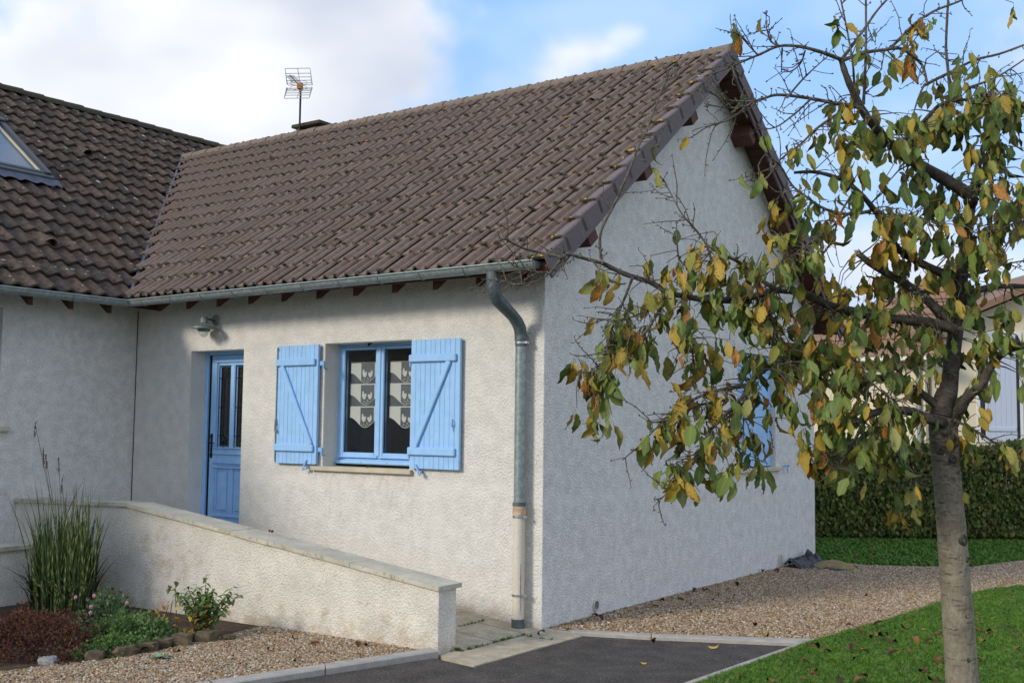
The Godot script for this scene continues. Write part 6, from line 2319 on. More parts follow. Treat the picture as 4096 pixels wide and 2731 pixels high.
func dome(centre: Vector3, size: Vector3, count: int, leaf: float, tones: Array, r_min := 0.55) -> Array:
	var list := []
	var tints := []
	for k in count:
		var a := rng.randf() * TAU
		var y := rng.randf()
		var rr := sqrt(1.0 - y * y) * rng.randf_range(r_min, 1.0)
		var lump := 0.86 + 0.22 * sin(a * 5.0 + y * 4.0) * sin(a * 2.0 + 1.0)
		var o := Vector3(cos(a) * rr * lump, y * rng.randf_range(r_min, 1.0) * lump, sin(a) * rr * lump)
		var out := (Vector3(o.x, o.y + 0.3, o.z) + Vector3(rng.randfn(0, 0.5), rng.randfn(0, 0.5), rng.randfn(0, 0.5))).normalized()
		var sd := out.cross(Vector3(rng.randf(), rng.randf() + 0.1, rng.randf())).normalized()
		var s := leaf * rng.randf_range(0.6, 1.3)
		list.append(Transform3D(Basis(sd, sd.cross(out) * -1.0, out) * Basis.from_scale(Vector3.ONE * s), centre + o * size))
		var c: Color = tones[rng.randi() % tones.size()]
		tints.append(c * rng.randf_range(0.75, 1.25))
	return [list, tints]


func build_bed() -> void:
	# tall striped grass
	var gz := Vector3(-3.96, 0.0, 1.93)
	var z := thing("zebra_grass", "tall clump of yellow banded ornamental grass with reddish plumes by the low wall", "grass clump", gz)
	var b := MB.new()
	for k in 1500:
		var a := rng.randf() * TAU
		var rr := sqrt(rng.randf()) * 0.25
		var root := Vector3(cos(a) * rr * 1.3, 0, sin(a) * rr)
		var tall := rng.randf()
		var h := rng.randf_range(0.30, 0.68) if tall < 0.68 else rng.randf_range(0.68, 1.0)
		if rng.randf() < 0.03:
			h = rng.randf_range(1.05, 1.25)
		var lean := rng.randf_range(0.02, 0.30)
		var arch := 0.0
		if rng.randf() < 0.26:
			lean = rng.randf_range(0.4, 0.8)
			arch = rng.randf_range(0.2, 0.7)
			h = rng.randf_range(0.35, 0.6)
		var la := rng.randf() * TAU
		var o := Vector3(cos(la), 0, sin(la))
		var w := rng.randf_range(0.0045, 0.0085)
		var sd := Vector3(-o.z, 0, o.x).rotated(Vector3.UP, rng.randf_range(-1.2, 1.2)) * w
		var seg := 20
		var first := b.v.size()
		var banded := rng.randf() < 0.9
		var phase := rng.randf()
		for i in seg + 1:
			var t := float(i) / seg
			var p := root + Vector3.UP * h * (t - arch * t * t * t * 0.75) + o * h * lean * t * t
			var taper := 1.0 - pow(t, 3.0)
			for s in [-1.0, 1.0]:
				b.v.append(p + sd * s * taper)
				b.n.append((o + Vector3.UP * 0.4).normalized())
				b.uv.append(Vector2.ZERO)
				var c := Color(0.045, 0.085, 0.022).lerp(Color(0.075, 0.12, 0.03), t)
				if banded and t > 0.22 and fposmod(t * 6.5 + phase, 1.0) < 0.24:
					c = Color(0.40, 0.38, 0.12)
				if t < 0.2 and k % 5 == 0:
					c = Color(0.22, 0.18, 0.08)
				b.col.append(c)
		for i in seg:
			var q := first + i * 2
			for e in [q, q + 1, q + 2, q + 1, q + 3, q + 2]:
				b.ix.append(e)
	put("blades", b, M.tint, z).set_meta("kind", "stuff")
	for q in [[-4.569, 1.692, 0.0], [-4.42, 1.42, 0.3], [-4.38, 1.40, 0.5], [-4.17, 1.36, 0.35], [-4.10, 1.18, 0.1]]:
		var pl := MB.new()
		var tip := Vector3(q[0], q[1], 1.9) - gz
		var root := Vector3(rng.randf_range(-0.15, 0.1), 0.0, 0.0)
		var pts := []
		for i in 8:
			var t := i / 7.0
			pts.append(root.lerp(tip, t) + Vector3(sin(t * PI) * 0.03, 0, 0))
		pl.tube(pts, pts.map(func(_p): return 0.0022), 5)
		var stalk := put("flower_stalk", pl, std(Color(0.28, 0.28, 0.14), 0.9), z)
		var fl := MB.new()
		for k in 16:
			var t := k / 15.0
			var p: Vector3 = tip + Vector3(q[2] * 0.05 * t, 0.01 - 0.13 * t, 0)
			fl.tube([p, p + Vector3(rng.randfn(0, 0.010), -0.03 + rng.randf() * 0.09, rng.randfn(0, 0.010))], [0.0042, 0.0010], 4)
		put("plume", fl, std(Color(0.30, 0.19, 0.17), 0.95), stalk)
	# low red shrub
	var sl := simple_leaf(0.32, 0.3).mesh()
	var rs := thing("red_shrub", "low spreading shrub with dark russet leaves in the flower bed", "shrub", Vector3(-2.50, 0, 3.14))
	var d := dome(Vector3.ZERO, Vector3(0.62, 0.36, 0.58), 6400, 0.022, [Color(0.085, 0.024, 0.013), Color(0.065, 0.022, 0.013), Color(0.115, 0.036, 0.015), Color(0.05, 0.032, 0.016), Color(0.13, 0.05, 0.02)])
	copies("foliage", sl, M.tint, d[0], d[1], rs)
	var st := MB.new()
	for k in 14:
		var a := TAU * k / 14.0
		st.tube([Vector3.ZERO, Vector3(cos(a) * 0.22, 0.16, sin(a) * 0.22), Vector3(cos(a) * 0.42, 0.20, sin(a) * 0.42)], [0.006, 0.004, 0.002], 5)
	put("stems", st, std(Color(0.22, 0.14, 0.10), 0.9), rs)
	# green cushion
	var gc := thing("green_cushion", "soft green cushion plant with small rounded leaves behind the border stones", "plant", Vector3(-2.25, 0, 2.50))
	d = dome(Vector3.ZERO, Vector3(0.40, 0.25, 0.48), 4600, 0.024, [Color(0.075, 0.145, 0.035), Color(0.10, 0.175, 0.05), Color(0.055, 0.115, 0.03), Color(0.13, 0.20, 0.055)])
	copies("foliage", simple_leaf(0.42, 0.25).mesh(), M.tint, d[0], d[1], gc)
	var gt := thing("trailing_plant", "trailing light green plant spilling over the border stones", "plant", Vector3(-1.98, 0, 2.80))
	d = dome(Vector3.ZERO, Vector3(0.20, 0.17, 0.36), 1700, 0.020, [Color(0.10, 0.19, 0.045), Color(0.14, 0.23, 0.05), Color(0.07, 0.14, 0.03)])
	copies("foliage", simple_leaf(0.45, 0.25).mesh(), M.tint, d[0], d[1], gt)
	var fu := thing("flowering_plant", "greyish green plant with a few small pink flowers under the tall grass", "plant", Vector3(-2.85, 0, 2.25))
	d = dome(Vector3.ZERO, Vector3(0.30, 0.36, 0.25), 1500, 0.032, [Color(0.085, 0.145, 0.055), Color(0.11, 0.17, 0.075), Color(0.06, 0.11, 0.04)])
	copies("foliage", simple_leaf(0.34, 0.2).mesh(), M.tint, d[0], d[1], fu)
	var pink := std(Color(0.80, 0.52, 0.62), 0.8)
	for p in [Vector3(-0.12, 0.30, 0.22), Vector3(0.10, 0.33, 0.20), Vector3(0.12, 0.25, 0.24), Vector3(0.34, 0.28, 0.06), Vector3(0.16, 0.21, 0.27)]:
		var f := MB.new()
		for k in 5:
			var a := TAU * k / 5.0
			f.tube([p, p + Vector3(cos(a) * 0.010, -0.012, sin(a) * 0.010), p + Vector3(cos(a) * 0.008, -0.028, sin(a) * 0.008)], [0.003, 0.006, 0.002], 5)
		put("flower", f, pink, fu)
	# autumn stems
	var au := thing("withering_perennial", "thin bare stems with yellow and orange dying leaves before the low wall", "plant", Vector3(-2.30, 0, 1.98))
	var am := MB.new()
	for q in [[0.02, 0.42, -0.05], [0.28, 0.26, 0.02], [0.42, 0.25, 0.0], [-0.16, 0.22, 0.05], [-0.08, 0.26, 0.02], [0.12, 0.18, 0.1], [0.22, 0.14, 0.12]]:
		am.tube([Vector3(q[0], 0, 0), Vector3(q[0] + q[2] * 0.4, q[1] * 0.5, 0.01), Vector3(q[0] + q[2], q[1], 0.0)], [0.005, 0.004, 0.0025], 6)
	put("stems", am, std(Color(0.34, 0.27, 0.15), 0.9), au)
	var ll := []
	var tt := []
	for k in 90:
		var warm := rng.randf()
		ll.append(Transform3D(Basis.from_euler(Vector3(rng.randf_range(-0.6, 1.2), rng.randf() * TAU, rng.randf_range(-0.5, 0.5))) * Basis.from_scale(Vector3.ONE * rng.randf_range(0.025, 0.055)), Vector3(rng.randf_range(-0.28, 0.42), absf(rng.randfn(0.0, 0.10)) + 0.02, rng.randf_range(-0.05, 0.22))))
		tt.append(Color(0.45, 0.16, 0.04) if warm < 0.3 else (Color(0.46, 0.36, 0.06) if warm < 0.6 else Color(0.10, 0.15, 0.03)))
	for p in [Vector3(-0.03, 0.42, 0), Vector3(-0.05, 0.38, 0.02), Vector3(0.0, 0.34, 0.02), Vector3(-0.10, 0.36, 0)]:
		ll.append(Transform3D(Basis.from_euler(Vector3(0.9, rng.randf() * TAU, 0)) * Basis.from_scale(Vector3.ONE * 0.06), p))
		tt.append(Color(0.30, 0.17, 0.06) if rng.randf() < 0.5 else Color(0.16, 0.18, 0.05))
	copies("leaves", simple_leaf(0.36, 0.3).mesh(), M.tint, ll, tt, au)
	# leafy shrub at the bed's end
	var ls := thing("leafy_shrub", "small upright shrub with pointed mid green leaves against the low wall", "shrub", Vector3(-1.98, 0, 1.97))
	var sm := MB.new()
	ll = []
	tt = []
	for k in 36:
		var a := TAU * k / 36.0 + rng.randf() * 0.3
		var reach := rng.randf_range(0.03, 0.35)
		var tip := Vector3(cos(a) * reach * 1.05, rng.randf_range(0.24, 0.44), sin(a) * reach * 0.7)
		if k == 3:
			tip = Vector3(0.02, 0.50, 0)
		sm.tube([Vector3(cos(a) * 0.03, 0, sin(a) * 0.03), tip * 0.6 + Vector3(0, 0.03, 0), tip], [0.004, 0.003, 0.0015], 5)
		for i in 15:
			var t := 0.30 + 0.70 * i / 14.0
			var p := (tip * 0.6 + Vector3(0, 0.03, 0)).lerp(tip, (t - 0.6) / 0.4) if t > 0.6 else (Vector3.ZERO).lerp(tip * 0.6 + Vector3(0, 0.03, 0), t / 0.6)
			ll.append(Transform3D(Basis.from_euler(Vector3(rng.randf_range(-0.3, 0.7), a + i * 2.4, rng.randf_range(-0.3, 0.3))) * Basis.from_scale(Vector3.ONE * rng.randf_range(0.042, 0.070)), p))
			var g := Color(0.065, 0.125, 0.022).lerp(Color(0.14, 0.20, 0.045), rng.randf())
			if tip.y < 0.29 and rng.randf() < 0.25:
				g = Color(0.42, 0.34, 0.05) if rng.randf() < 0.6 else Color(0.36, 0.10, 0.04)
			tt.append(g)
	put("stems", sm, std(Color(0.25, 0.22, 0.12), 0.9), ls)
	copies("foliage", simple_leaf(0.27, 0.35).mesh(), M.tint, ll, tt, ls)
	# pale rosette in the gravel
	var ro := thing("pale_rosette", "pale grey green rosette plant growing in the gravel", "plant", Vector3(-1.55, 0.0, 2.72))
	ll = []
	tt = []
	for k in 22:
		ll.append(Transform3D(Basis.from_euler(Vector3(rng.randf_range(-0.7, 0.0), rng.randf() * TAU, 0)) * Basis.from_scale(Vector3.ONE * rng.randf_range(0.05, 0.085)), Vector3(rng.randfn(0, 0.02), 0.015, rng.randfn(0, 0.02))))
		tt.append(Color(0.19, 0.27, 0.16).lerp(Color(0.28, 0.34, 0.21), rng.randf()))
	copies("leaves", simple_leaf(0.34, 0.15).mesh(), M.tint, ll, tt, ro)
	# border stones
	var stones := [[-1.72, 1.93, 0.055, "small rounded tan stone at the end of the bed's border"], [-1.83, 2.06, 0.10, "long flat stone of the bed's border below the leafy shrub"], [-1.88, 2.26, 0.10, "mossy block stone of the bed's border"], [-1.92, 2.42, 0.085, "brown stone of the bed's border beside the dying stems"], [-1.88, 2.60, 0.085, "dark stone of the bed's border under the trailing plant"], [-1.86, 2.80, 0.09, "dark flat stone of the bed's border"], [-1.92, 3.0, 0.08, "dark stone of the bed's border before the russet shrub"]]
	for i in stones.size():
		var q: Array = stones[i]
		tag(put("border_stone", rock(q[2], 500 + i), M.stone, null, Transform3D(Basis(Vector3.UP, 1.2 + i * 0.7), Vector3(q[0], q[2] * 0.32, q[1]))), q[3], "stone", "stones edging the flower bed")
	tag(put("grey_stone", rock(0.062, 520), M.grey_stone, null, Transform3D(Basis(Vector3.UP, 0.4), Vector3(-2.0, 0.03, 3.32))), "pale grey angular stone lying before the russet shrub", "stone")


func rock(r: float, seed_: int) -> MB:
	var b := MB.new()
	var n := noise(seed_, 0.9, 3)
	var rings := 7
	var sides := 11
	var pt := func(i: int, j: int) -> Vector3:
		var a := PI * (float(i) / rings - 0.5)
		var t := TAU * (j % sides) / sides
		var o := Vector3(cos(t) * cos(a), sin(a), sin(t) * cos(a))
		var k := 1.0 + 0.5 * n.get_noise_3d(o.x * 1.4, o.y * 1.4, o.z * 1.4)
		var p := o * k
		p = Vector3(clampf(p.x, -0.95, 0.95) * 1.25, clampf(p.y, -0.6, 0.62) * 0.85, clampf(p.z, -0.8, 0.8))
		return p * r
	for i in rings:
		for j in sides:
			var a: Vector3 = pt.call(i, j)
			var e: Vector3 = pt.call(i, j + 1)
			var c: Vector3 = pt.call(i + 1, j + 1)
			var d: Vector3 = pt.call(i + 1, j)
			if i == 0:
				b.tri_out(a, c, d, Vector3.ZERO)
			elif i == rings - 1:
				b.tri_out(a, e, c, Vector3.ZERO)
			else:
				b.tri_out(a, e, c, Vector3.ZERO)
				b.tri_out(a, c, d, Vector3.ZERO)
	return b


# ------------------------------------------------------------------ beyond the lawn
func build_hedge() -> void:
	var a := Vector3(-4.6, 0, -7.0)
	var e := Vector3(6.0, 0, -14.55)
	var dir := (e - a).normalized()
	var nrm := Vector3.UP.cross(dir) * -1.0
	if nrm.z < 0:
		nrm = -nrm
	var h := thing("hedge", "clipped dark green hornbeam hedge along the back lawn", "hedge", a)
	var L := a.distance_to(e)
	var list := []
	var tints := []
	for k in 80000:
		var x := rng.randf() * L
		var p := a + dir * x
		if not in_view(p + Vector3.UP, 0.15) and not in_view(p, 0.15):
			continue
		var y := rng.randf()
		y = y * (1.46 + 0.05 * sin(x * 1.7) + 0.03 * sin(x * 5.1))
		var gap := sin(x * 2.6 + 1.0) * sin(y * 5.0 + x) 
		if y < 0.6 and gap > 0.72 and rng.randf() < 0.6:
			continue
		var d := rng.randf_range(-0.30, 0.30)
		if rng.randf() < 0.55:
			d = 0.26 + rng.randfn(0, 0.05)
		var out := (nrm + Vector3(rng.randfn(0, 0.7), rng.randfn(0.2, 0.6), rng.randfn(0, 0.7))).normalized()
		var sd := out.cross(Vector3(rng.randf() - 0.5, 1.0, rng.randf() - 0.5)).normalized()
		list.append(Transform3D(Basis(sd, out, sd.cross(out)) * Basis.from_scale(Vector3.ONE * rng.randf_range(0.055, 0.095)), dir * x + nrm * d + Vector3.UP * (y + 0.05)))
		var c := Color(0.040, 0.062, 0.012).lerp(Color(0.14, 0.165, 0.032), rng.randf())
		if rng.randf() < 0.12:
			c = Color(0.17, 0.13, 0.035)
		tints.append(c)
	copies("foliage", simple_leaf(0.34, 0.2).mesh(), M.tint, list, tints, h)
	var brown := std(Color(0.24, 0.19, 0.15), 0.95)
	for k in 34:
		var st := MB.new()
		var p := dir * (L * (k + 0.5) / 34.0)
		st.tube([p, p + Vector3(rng.randfn(0, 0.06), 0.7, rng.randfn(0, 0.06)), p + Vector3(rng.randfn(0, 0.1), 1.4, rng.randfn(0, 0.1))], [0.018, 0.013, 0.006], 6)
		put("stem", st, brown, h)
	# shoots above the clipped top
	var sp := MB.new()
	for k in 40:
		var x := rng.randf_range(2.5, L - 1.0)
		var p := dir * x + Vector3.UP * 1.4
		sp.tube([p, p + Vector3(rng.randfn(0, 0.04), rng.randf_range(0.15, 0.4), rng.randfn(0, 0.04))], [0.004, 0.002], 4)
	put("shoots", sp, brown, h).set_meta("kind", "stuff")


func build_neighbour() -> void:
	var hz := -17.2
	var n := thing("neighbour_house", "cream neighbouring house with brown tiled roof and white shutters beyond the hedge", "house")
	var w := MB.new()
	w.cbox(Vector3(-4.4, -0.2, hz - 5.0), Vector3(-1.20, 3.52, hz), 0.0)
	put("wall", w, M.cream, n)
	var g := Transform3D(Basis(Vector3.UP, 0.62), Vector3(-1.12, 0, hz - 0.25))
	# wing turned towards the garden, its gable end in shade
	var w2 := MB.new()
	w2.slab(PackedVector2Array([Vector2(0, -0.2), Vector2(7.6, -0.2), Vector2(7.6, 3.9), Vector2(3.8, 5.5), Vector2(0, 3.9)]), -6.0, 0.0, g)
	put("gable_wall", w2, M.cream, n)
	var roof := Node3D.new()
	roof.name = "roof"
	n.add_child(roof)
	# tile courses, each a stepped strip
	for r in 13:
		var c := MB.new()
		var z0 := hz + 0.45 - r * 0.30
		var y0 := 3.42 + r * 0.205
		for k in 18:
			var x0 := -4.75 + k * 0.235
			if x0 < -4.8 + r * 0.30 or x0 > -0.9:
				continue
			c.cbox(Vector3(x0 + 0.003, y0 - 0.03, z0 - 0.34), Vector3(x0 + 0.232, y0 + 0.018 + 0.006 * ((k * 7 + r * 3) % 3), z0), 0.008)
		put("tile_course", c, M.far_tile if r % 2 else M.far_tile2, roof)
	var under := MB.new()
	under.slab(PackedVector2Array([Vector2(-4.75, 0.0), Vector2(-0.9, 0.0), Vector2(-0.9, 4.7), Vector2(-1.1, 4.7)]), -0.05, -0.02, Transform3D(Basis(Vector3.RIGHT, Vector3(0, 0.564, -0.826), Vector3(0, 0.826, 0.564)), Vector3(0, 3.39, hz + 0.45)))
	put("roof_boarding", under, M.far_tile, roof)
	var fa := MB.new()
	fa.cbox(Vector3(-4.75, 3.28, hz + 0.40), Vector3(-0.92, 3.40, hz + 0.43), 0.004)
	fa.cbox(Vector3(-4.75, 3.27, hz + 0.001), Vector3(-0.92, 3.285, hz + 0.40), 0.0)
	put("fascia", fa, M.white, roof)
	for sgn in [0, 1]:
		var s := MB.new()
		var a0 := Vector2(-0.45, 3.78) if sgn == 0 else Vector2(8.05, 3.78)
		var ap := Vector2(3.8, 5.58)
		s.slab(PackedVector2Array([a0, ap, ap + Vector2(0, 0.16), a0 + Vector2(0, 0.16)]), -6.3, 0.42, g)
		put("gable_slope", s, M.far_tile, roof)
	var dp := MB.new()
	dp.tube([Vector3(-1.32, 3.3, hz + 0.07), Vector3(-1.32, 0.0, hz + 0.07)], [0.05, 0.05], 10)
	put("downpipe", dp, M.zinc, n)
	# shuttered window on the shaded gable
	var win := Node3D.new()
	win.name = "window"
	n.add_child(win)
	var fr := MB.new()
	fr.cbox(Vector3(0.98, 1.50, 0.002), Vector3(2.02, 3.95, 0.03), 0.004, g)
	put("frame", fr, M.white, win)
	var gl := MB.new()
	gl.cbox(Vector3(1.06, 1.60, 0.031), Vector3(1.94, 3.87, 0.035), 0.0, g)
	put("pane", gl, std(Color(0.06, 0.07, 0.08), 0.1), win)
	var grey := std(Color(0.74, 0.77, 0.84), 0.6)
	for q in [[1.16, 1.86], [0.20, 0.92]]:
		if q[0] < 1.0:
			continue
		for k in 6:
			var b := MB.new()
			var x0: float = lerpf(q[0], q[1], k / 6.0)
			b.cbox(Vector3(x0 + 0.002, 1.52, 0.04), Vector3(x0 + 0.115, 3.93, 0.07), 0.006, g)
			put("shutter_board", b, grey, win)
		for y in [1.75, 3.6]:
			var b := MB.new()
			b.cbox(Vector3(q[0] + 0.03, y, 0.071), Vector3(q[1] - 0.03, y + 0.09, 0.095), 0.006, g)
			put("shutter_rail", b, grey, win)
	# green rail of a terrace
	var rl := thing("terrace_rail", "green metal rail in front of the neighbouring house", "railing", g * Vector3(2.0, 0, 0.9))
	var bar := MB.new()
	bar.cbox(Vector3(0, 1.52, -0.03), Vector3(4.2, 1.61, 0.03), 0.01, Transform3D(g.basis, Vector3.ZERO))
	put("top_rail", bar, M.green_rail, rl)
	for k in 4:
		var p := MB.new()
		p.cbox(Vector3(0.02 + 1.38 * k, 0, -0.02), Vector3(0.06 + 1.38 * k, 1.519, 0.02), 0.004, Transform3D(g.basis, Vector3.ZERO))
		put("post", p, M.green_rail, rl)
	# low bushes along the neighbour's wall
	for q in [[-2.6, -16.3, 1.5, "leafy bush by the neighbour's sunlit wall behind the hedge"], [1.6, -17.0, 1.75, "loose bush before the neighbour's shaded gable"]]:
		var bu := thing("garden_bush", q[3], "bush", Vector3(q[0], 0, q[1]))
		var d := dome(Vector3.ZERO, Vector3(1.0, q[2], 0.6), 2600, 0.07, [Color(0.06, 0.09, 0.02), Color(0.11, 0.14, 0.03), Color(0.16, 0.15, 0.05)])
		copies("foliage", simple_leaf(0.36, 0.2).mesh(), M.tint, d[0], d[1], bu)
		var st := MB.new()
		for k in 7:
			st.tube([Vector3(0.05 * k - 0.15, 0, 0), Vector3(0.25 * k - 0.75, q[2] * 0.8, rng.randfn(0, 0.2))], [0.02, 0.006], 6)
		put("stems", st, std(Color(0.24, 0.19, 0.15), 0.95), bu)


func build_sack() -> void:
	var s := thing("plastic_sack", "black plastic sheet heaped with sand at the foot of the gable's far corner", "sack", Vector3(0.42, 0, -5.85))
	s.scale = Vector3(0.82, 0.75, 0.82)
	var n := noise(601, 1.1, 3)
	var sh := MB.new()
	var pile := MB.new()
	var nu := 46
	var nv := 30
	var black := func(i: int, j: int) -> Vector3:
		var u := float(i) / nu * 2.0 - 1.0
		var v := float(j) / nv * 2.0 - 1.0
		var k := n.get_noise_2d(u * 1.4, v * 1.4 + 3.0)
		var ridge := exp(-pow((u + 0.72 + 0.1 * k) * 3.4, 2.0)) * 0.15 + exp(-pow((v + 0.78) * 4.0, 2.0)) * 0.10 * (1.0 - 0.5 * (u + 1.0))
		var edge := maxf(absf(u), absf(v))
		return Vector3(u * 0.47 + 0.06 * k, maxf(0.006, 0.03 + ridge * (0.8 + 0.5 * n.get_noise_2d(u * 2.0, v * 2.0)) - 0.03 * pow(edge, 6.0) + 0.03 * n.get_noise_2d(u * 3.0, v * 3.0)), v * 0.46 * (1.0 - 0.2 * u) + 0.05 * k)
	for i in nu:
		for j in nv:
			sh.quad_out(black.call(i, j), black.call(i + 1, j), black.call(i + 1, j + 1), black.call(i, j + 1), Vector3(0, -3, 0))
	put("sheet", sh, M.plastic, s)
	var sandp := func(i: int, j: int) -> Vector3:
		var a := TAU * i / 30.0
		var r := j / 9.0
		var w := 1.0 + 0.16 * n.get_noise_2d(cos(a) * 0.8, sin(a) * 0.8)
		return Vector3(0.13 + cos(a) * 0.33 * r * w, 0.028 + 0.10 * (1.0 - r * r) + 0.012 * n.get_noise_2d(cos(a) * r * 2.0, sin(a) * r * 2.0), -0.06 + sin(a) * 0.33 * r * w)
	for i in 30:
		for j in 9:
			if j == 0:
				pile.tri_out(sandp.call(i, 0), sandp.call(i, 1), sandp.call(i + 1, 1), Vector3(0, -3, 0))
			else:
				pile.quad_out(sandp.call(i, j), sandp.call(i + 1, j), sandp.call(i + 1, j + 1), sandp.call(i, j + 1), Vector3(0, -3, 0))
	put("sand", pile, M.sand, s)
	var ro := thing("cord_loop", "small loop of pale cord against the gable beside the black sheet", "cord", Vector3(0.03, 0.0, -5.42))
	var pts := []
	for i in 15:
		var t := PI * i / 14.0
		pts.append(Vector3(0.0, sin(t) * 0.12 + 0.05, cos(t) * 0.03))
	var c := MB.new()
	c.tube(pts, pts.map(func(_p): return 0.007), 6)
	put("loop", c, std(Color(0.72, 0.70, 0.6), 0.9), ro)


func build_fallen_leaves() -> void:
	var browns := [std(Color(0.36, 0.20, 0.12), 0.9), std(Color(0.45, 0.27, 0.16), 0.9), std(Color(0.29, 0.16, 0.11), 0.9), std(Color(0.53, 0.35, 0.20), 0.9)]
	var gold := [std(Color(0.66, 0.52, 0.20), 0.85), std(Color(0.72, 0.60, 0.30), 0.85)]
	var shapes := []
	for q in [[0.55, 1.9, 0.5, 1.35], [0.8, 1.3, -0.5, 1.3], [0.4, 2.4, 0.8, 1.25], [0.95, 0.8, 0.2, 1.4]]:
		shapes.append(leaf_shape(q[0], q[1], q[2], q[3]))
	var drop := func(x: float, z: float, y: float, mats: Array, label: String, group: String, s0: float, s1: float) -> void:
		var sh: MB = shapes[rng.randi() % 4]
		var s := rng.randf_range(s0, s1) * 1.2
		var b := Basis(Vector3.UP, rng.randf() * TAU) * Basis(Vector3.RIGHT, PI / 2 + rng.randf_range(-0.22, 0.16)) * Basis.from_scale(Vector3(s, s, s * 0.58))
		b = b * Basis(Vector3.UP, PI if rng.randf() < 0.5 else 0.0)
		var low := 1e9
		for v in sh.v:
			low = minf(low, (b * v).y)
		tag(put("fallen_leaf", sh, mats[rng.randi() % mats.size()], null, Transform3D(b, Vector3(x, y - low, z))), label, "leaf", group)
	for p in scatter([Vector2(2.0, 0.9), Vector2(2.15, -1.6), Vector2(2.6, -2.6), Vector2(3.6, -2.4), Vector2(4.2, 0.6), Vector2(2.4, 1.6)], 62, 0.02):
		drop.call(p.x, p.z, 0.034, browns, "curled brown fallen leaf lying on the lawn under the tree", "fallen leaves on the lawn", 0.055, 0.095)
	for q in [[2.9, -2.2], [3.1, -1.5], [2.5, -0.6], [3.3, -0.4], [2.7, -1.9]]:
		drop.call(q[0], q[1], 0.02, gold, "yellow fallen leaf on the lawn under the tree", "yellow leaves on the lawn", 0.05, 0.08)
	for k in 20:
		var t := rng.randf()
		drop.call(absf(rng.randfn(0, 0.10)) + 0.03, -0.35 - t * 4.9, 0.008, browns, "dry brown fallen leaf on the gravel along the gable", "fallen leaves along the gable", 0.055, 0.09)
	for k in 7:
		drop.call(rng.randf_range(0.3, 1.6), -0.9 - rng.randf() * 3.6, 0.008, browns, "dry brown fallen leaf out on the gravel path", "fallen leaves on the gravel path", 0.045, 0.07)
	drop.call(1.62, -0.93, 0.014, gold, "yellow fallen leaf on the gravel beside the kerb", "", 0.07, 0.075)
	for q in [[-0.62, 1.50], [-0.75, 1.47], [-0.98, 1.62], [-0.55, 1.78], [-1.30, 1.55], [-1.1, 2.0], [-1.0, 2.5], [-1.45, 2.2], [-0.8, 1.9], [-0.6, 2.2]]:
		drop.call(q[0], q[1], 0.010, browns, "brown fallen leaf on the gravel strip before the low wall", "fallen leaves on the gravel strip", 0.05, 0.08)
	for q in [[-1.75, 2.62], [-1.78, 2.7], [-1.70, 2.50], [-2.0, 3.2], [-1.95, 2.95]]:
		drop.call(q[0], q[1], 0.010, browns, "reddish brown fallen leaf beside the border stones", "fallen leaves by the border stones", 0.06, 0.09)
	drop.call(1.42, -0.18, 0.0, gold, "yellow fallen leaf on the asphalt near the lawn's kerb", "", 0.085, 0.09)
	drop.call(1.02, -0.02, 0.0, browns.slice(3), "tan curled leaf in the middle of the asphalt", "", 0.08, 0.085)
	drop.call(1.35, 0.62, 0.0, gold, "small yellow leaf scrap on the asphalt", "", 0.05, 0.055)
	drop.call(0.20, 0.22, 0.006, browns, "brown leaf lying flat on the pavers by the drive", "", 0.08, 0.085)
	drop.call(0.30, -0.02, 0.006, browns, "curled orange brown leaf at the drive's corner by the kerb", "", 0.07, 0.075)
	drop.call(0.16, -0.05, 0.006, browns, "small dark leaf below the wing's corner", "", 0.04, 0.045)
	drop.call(-2.06, 1.22, 0.765, browns.slice(2, 3), "dark curled leaf on the sloping coping of the ramp wall", "", 0.07, 0.075)


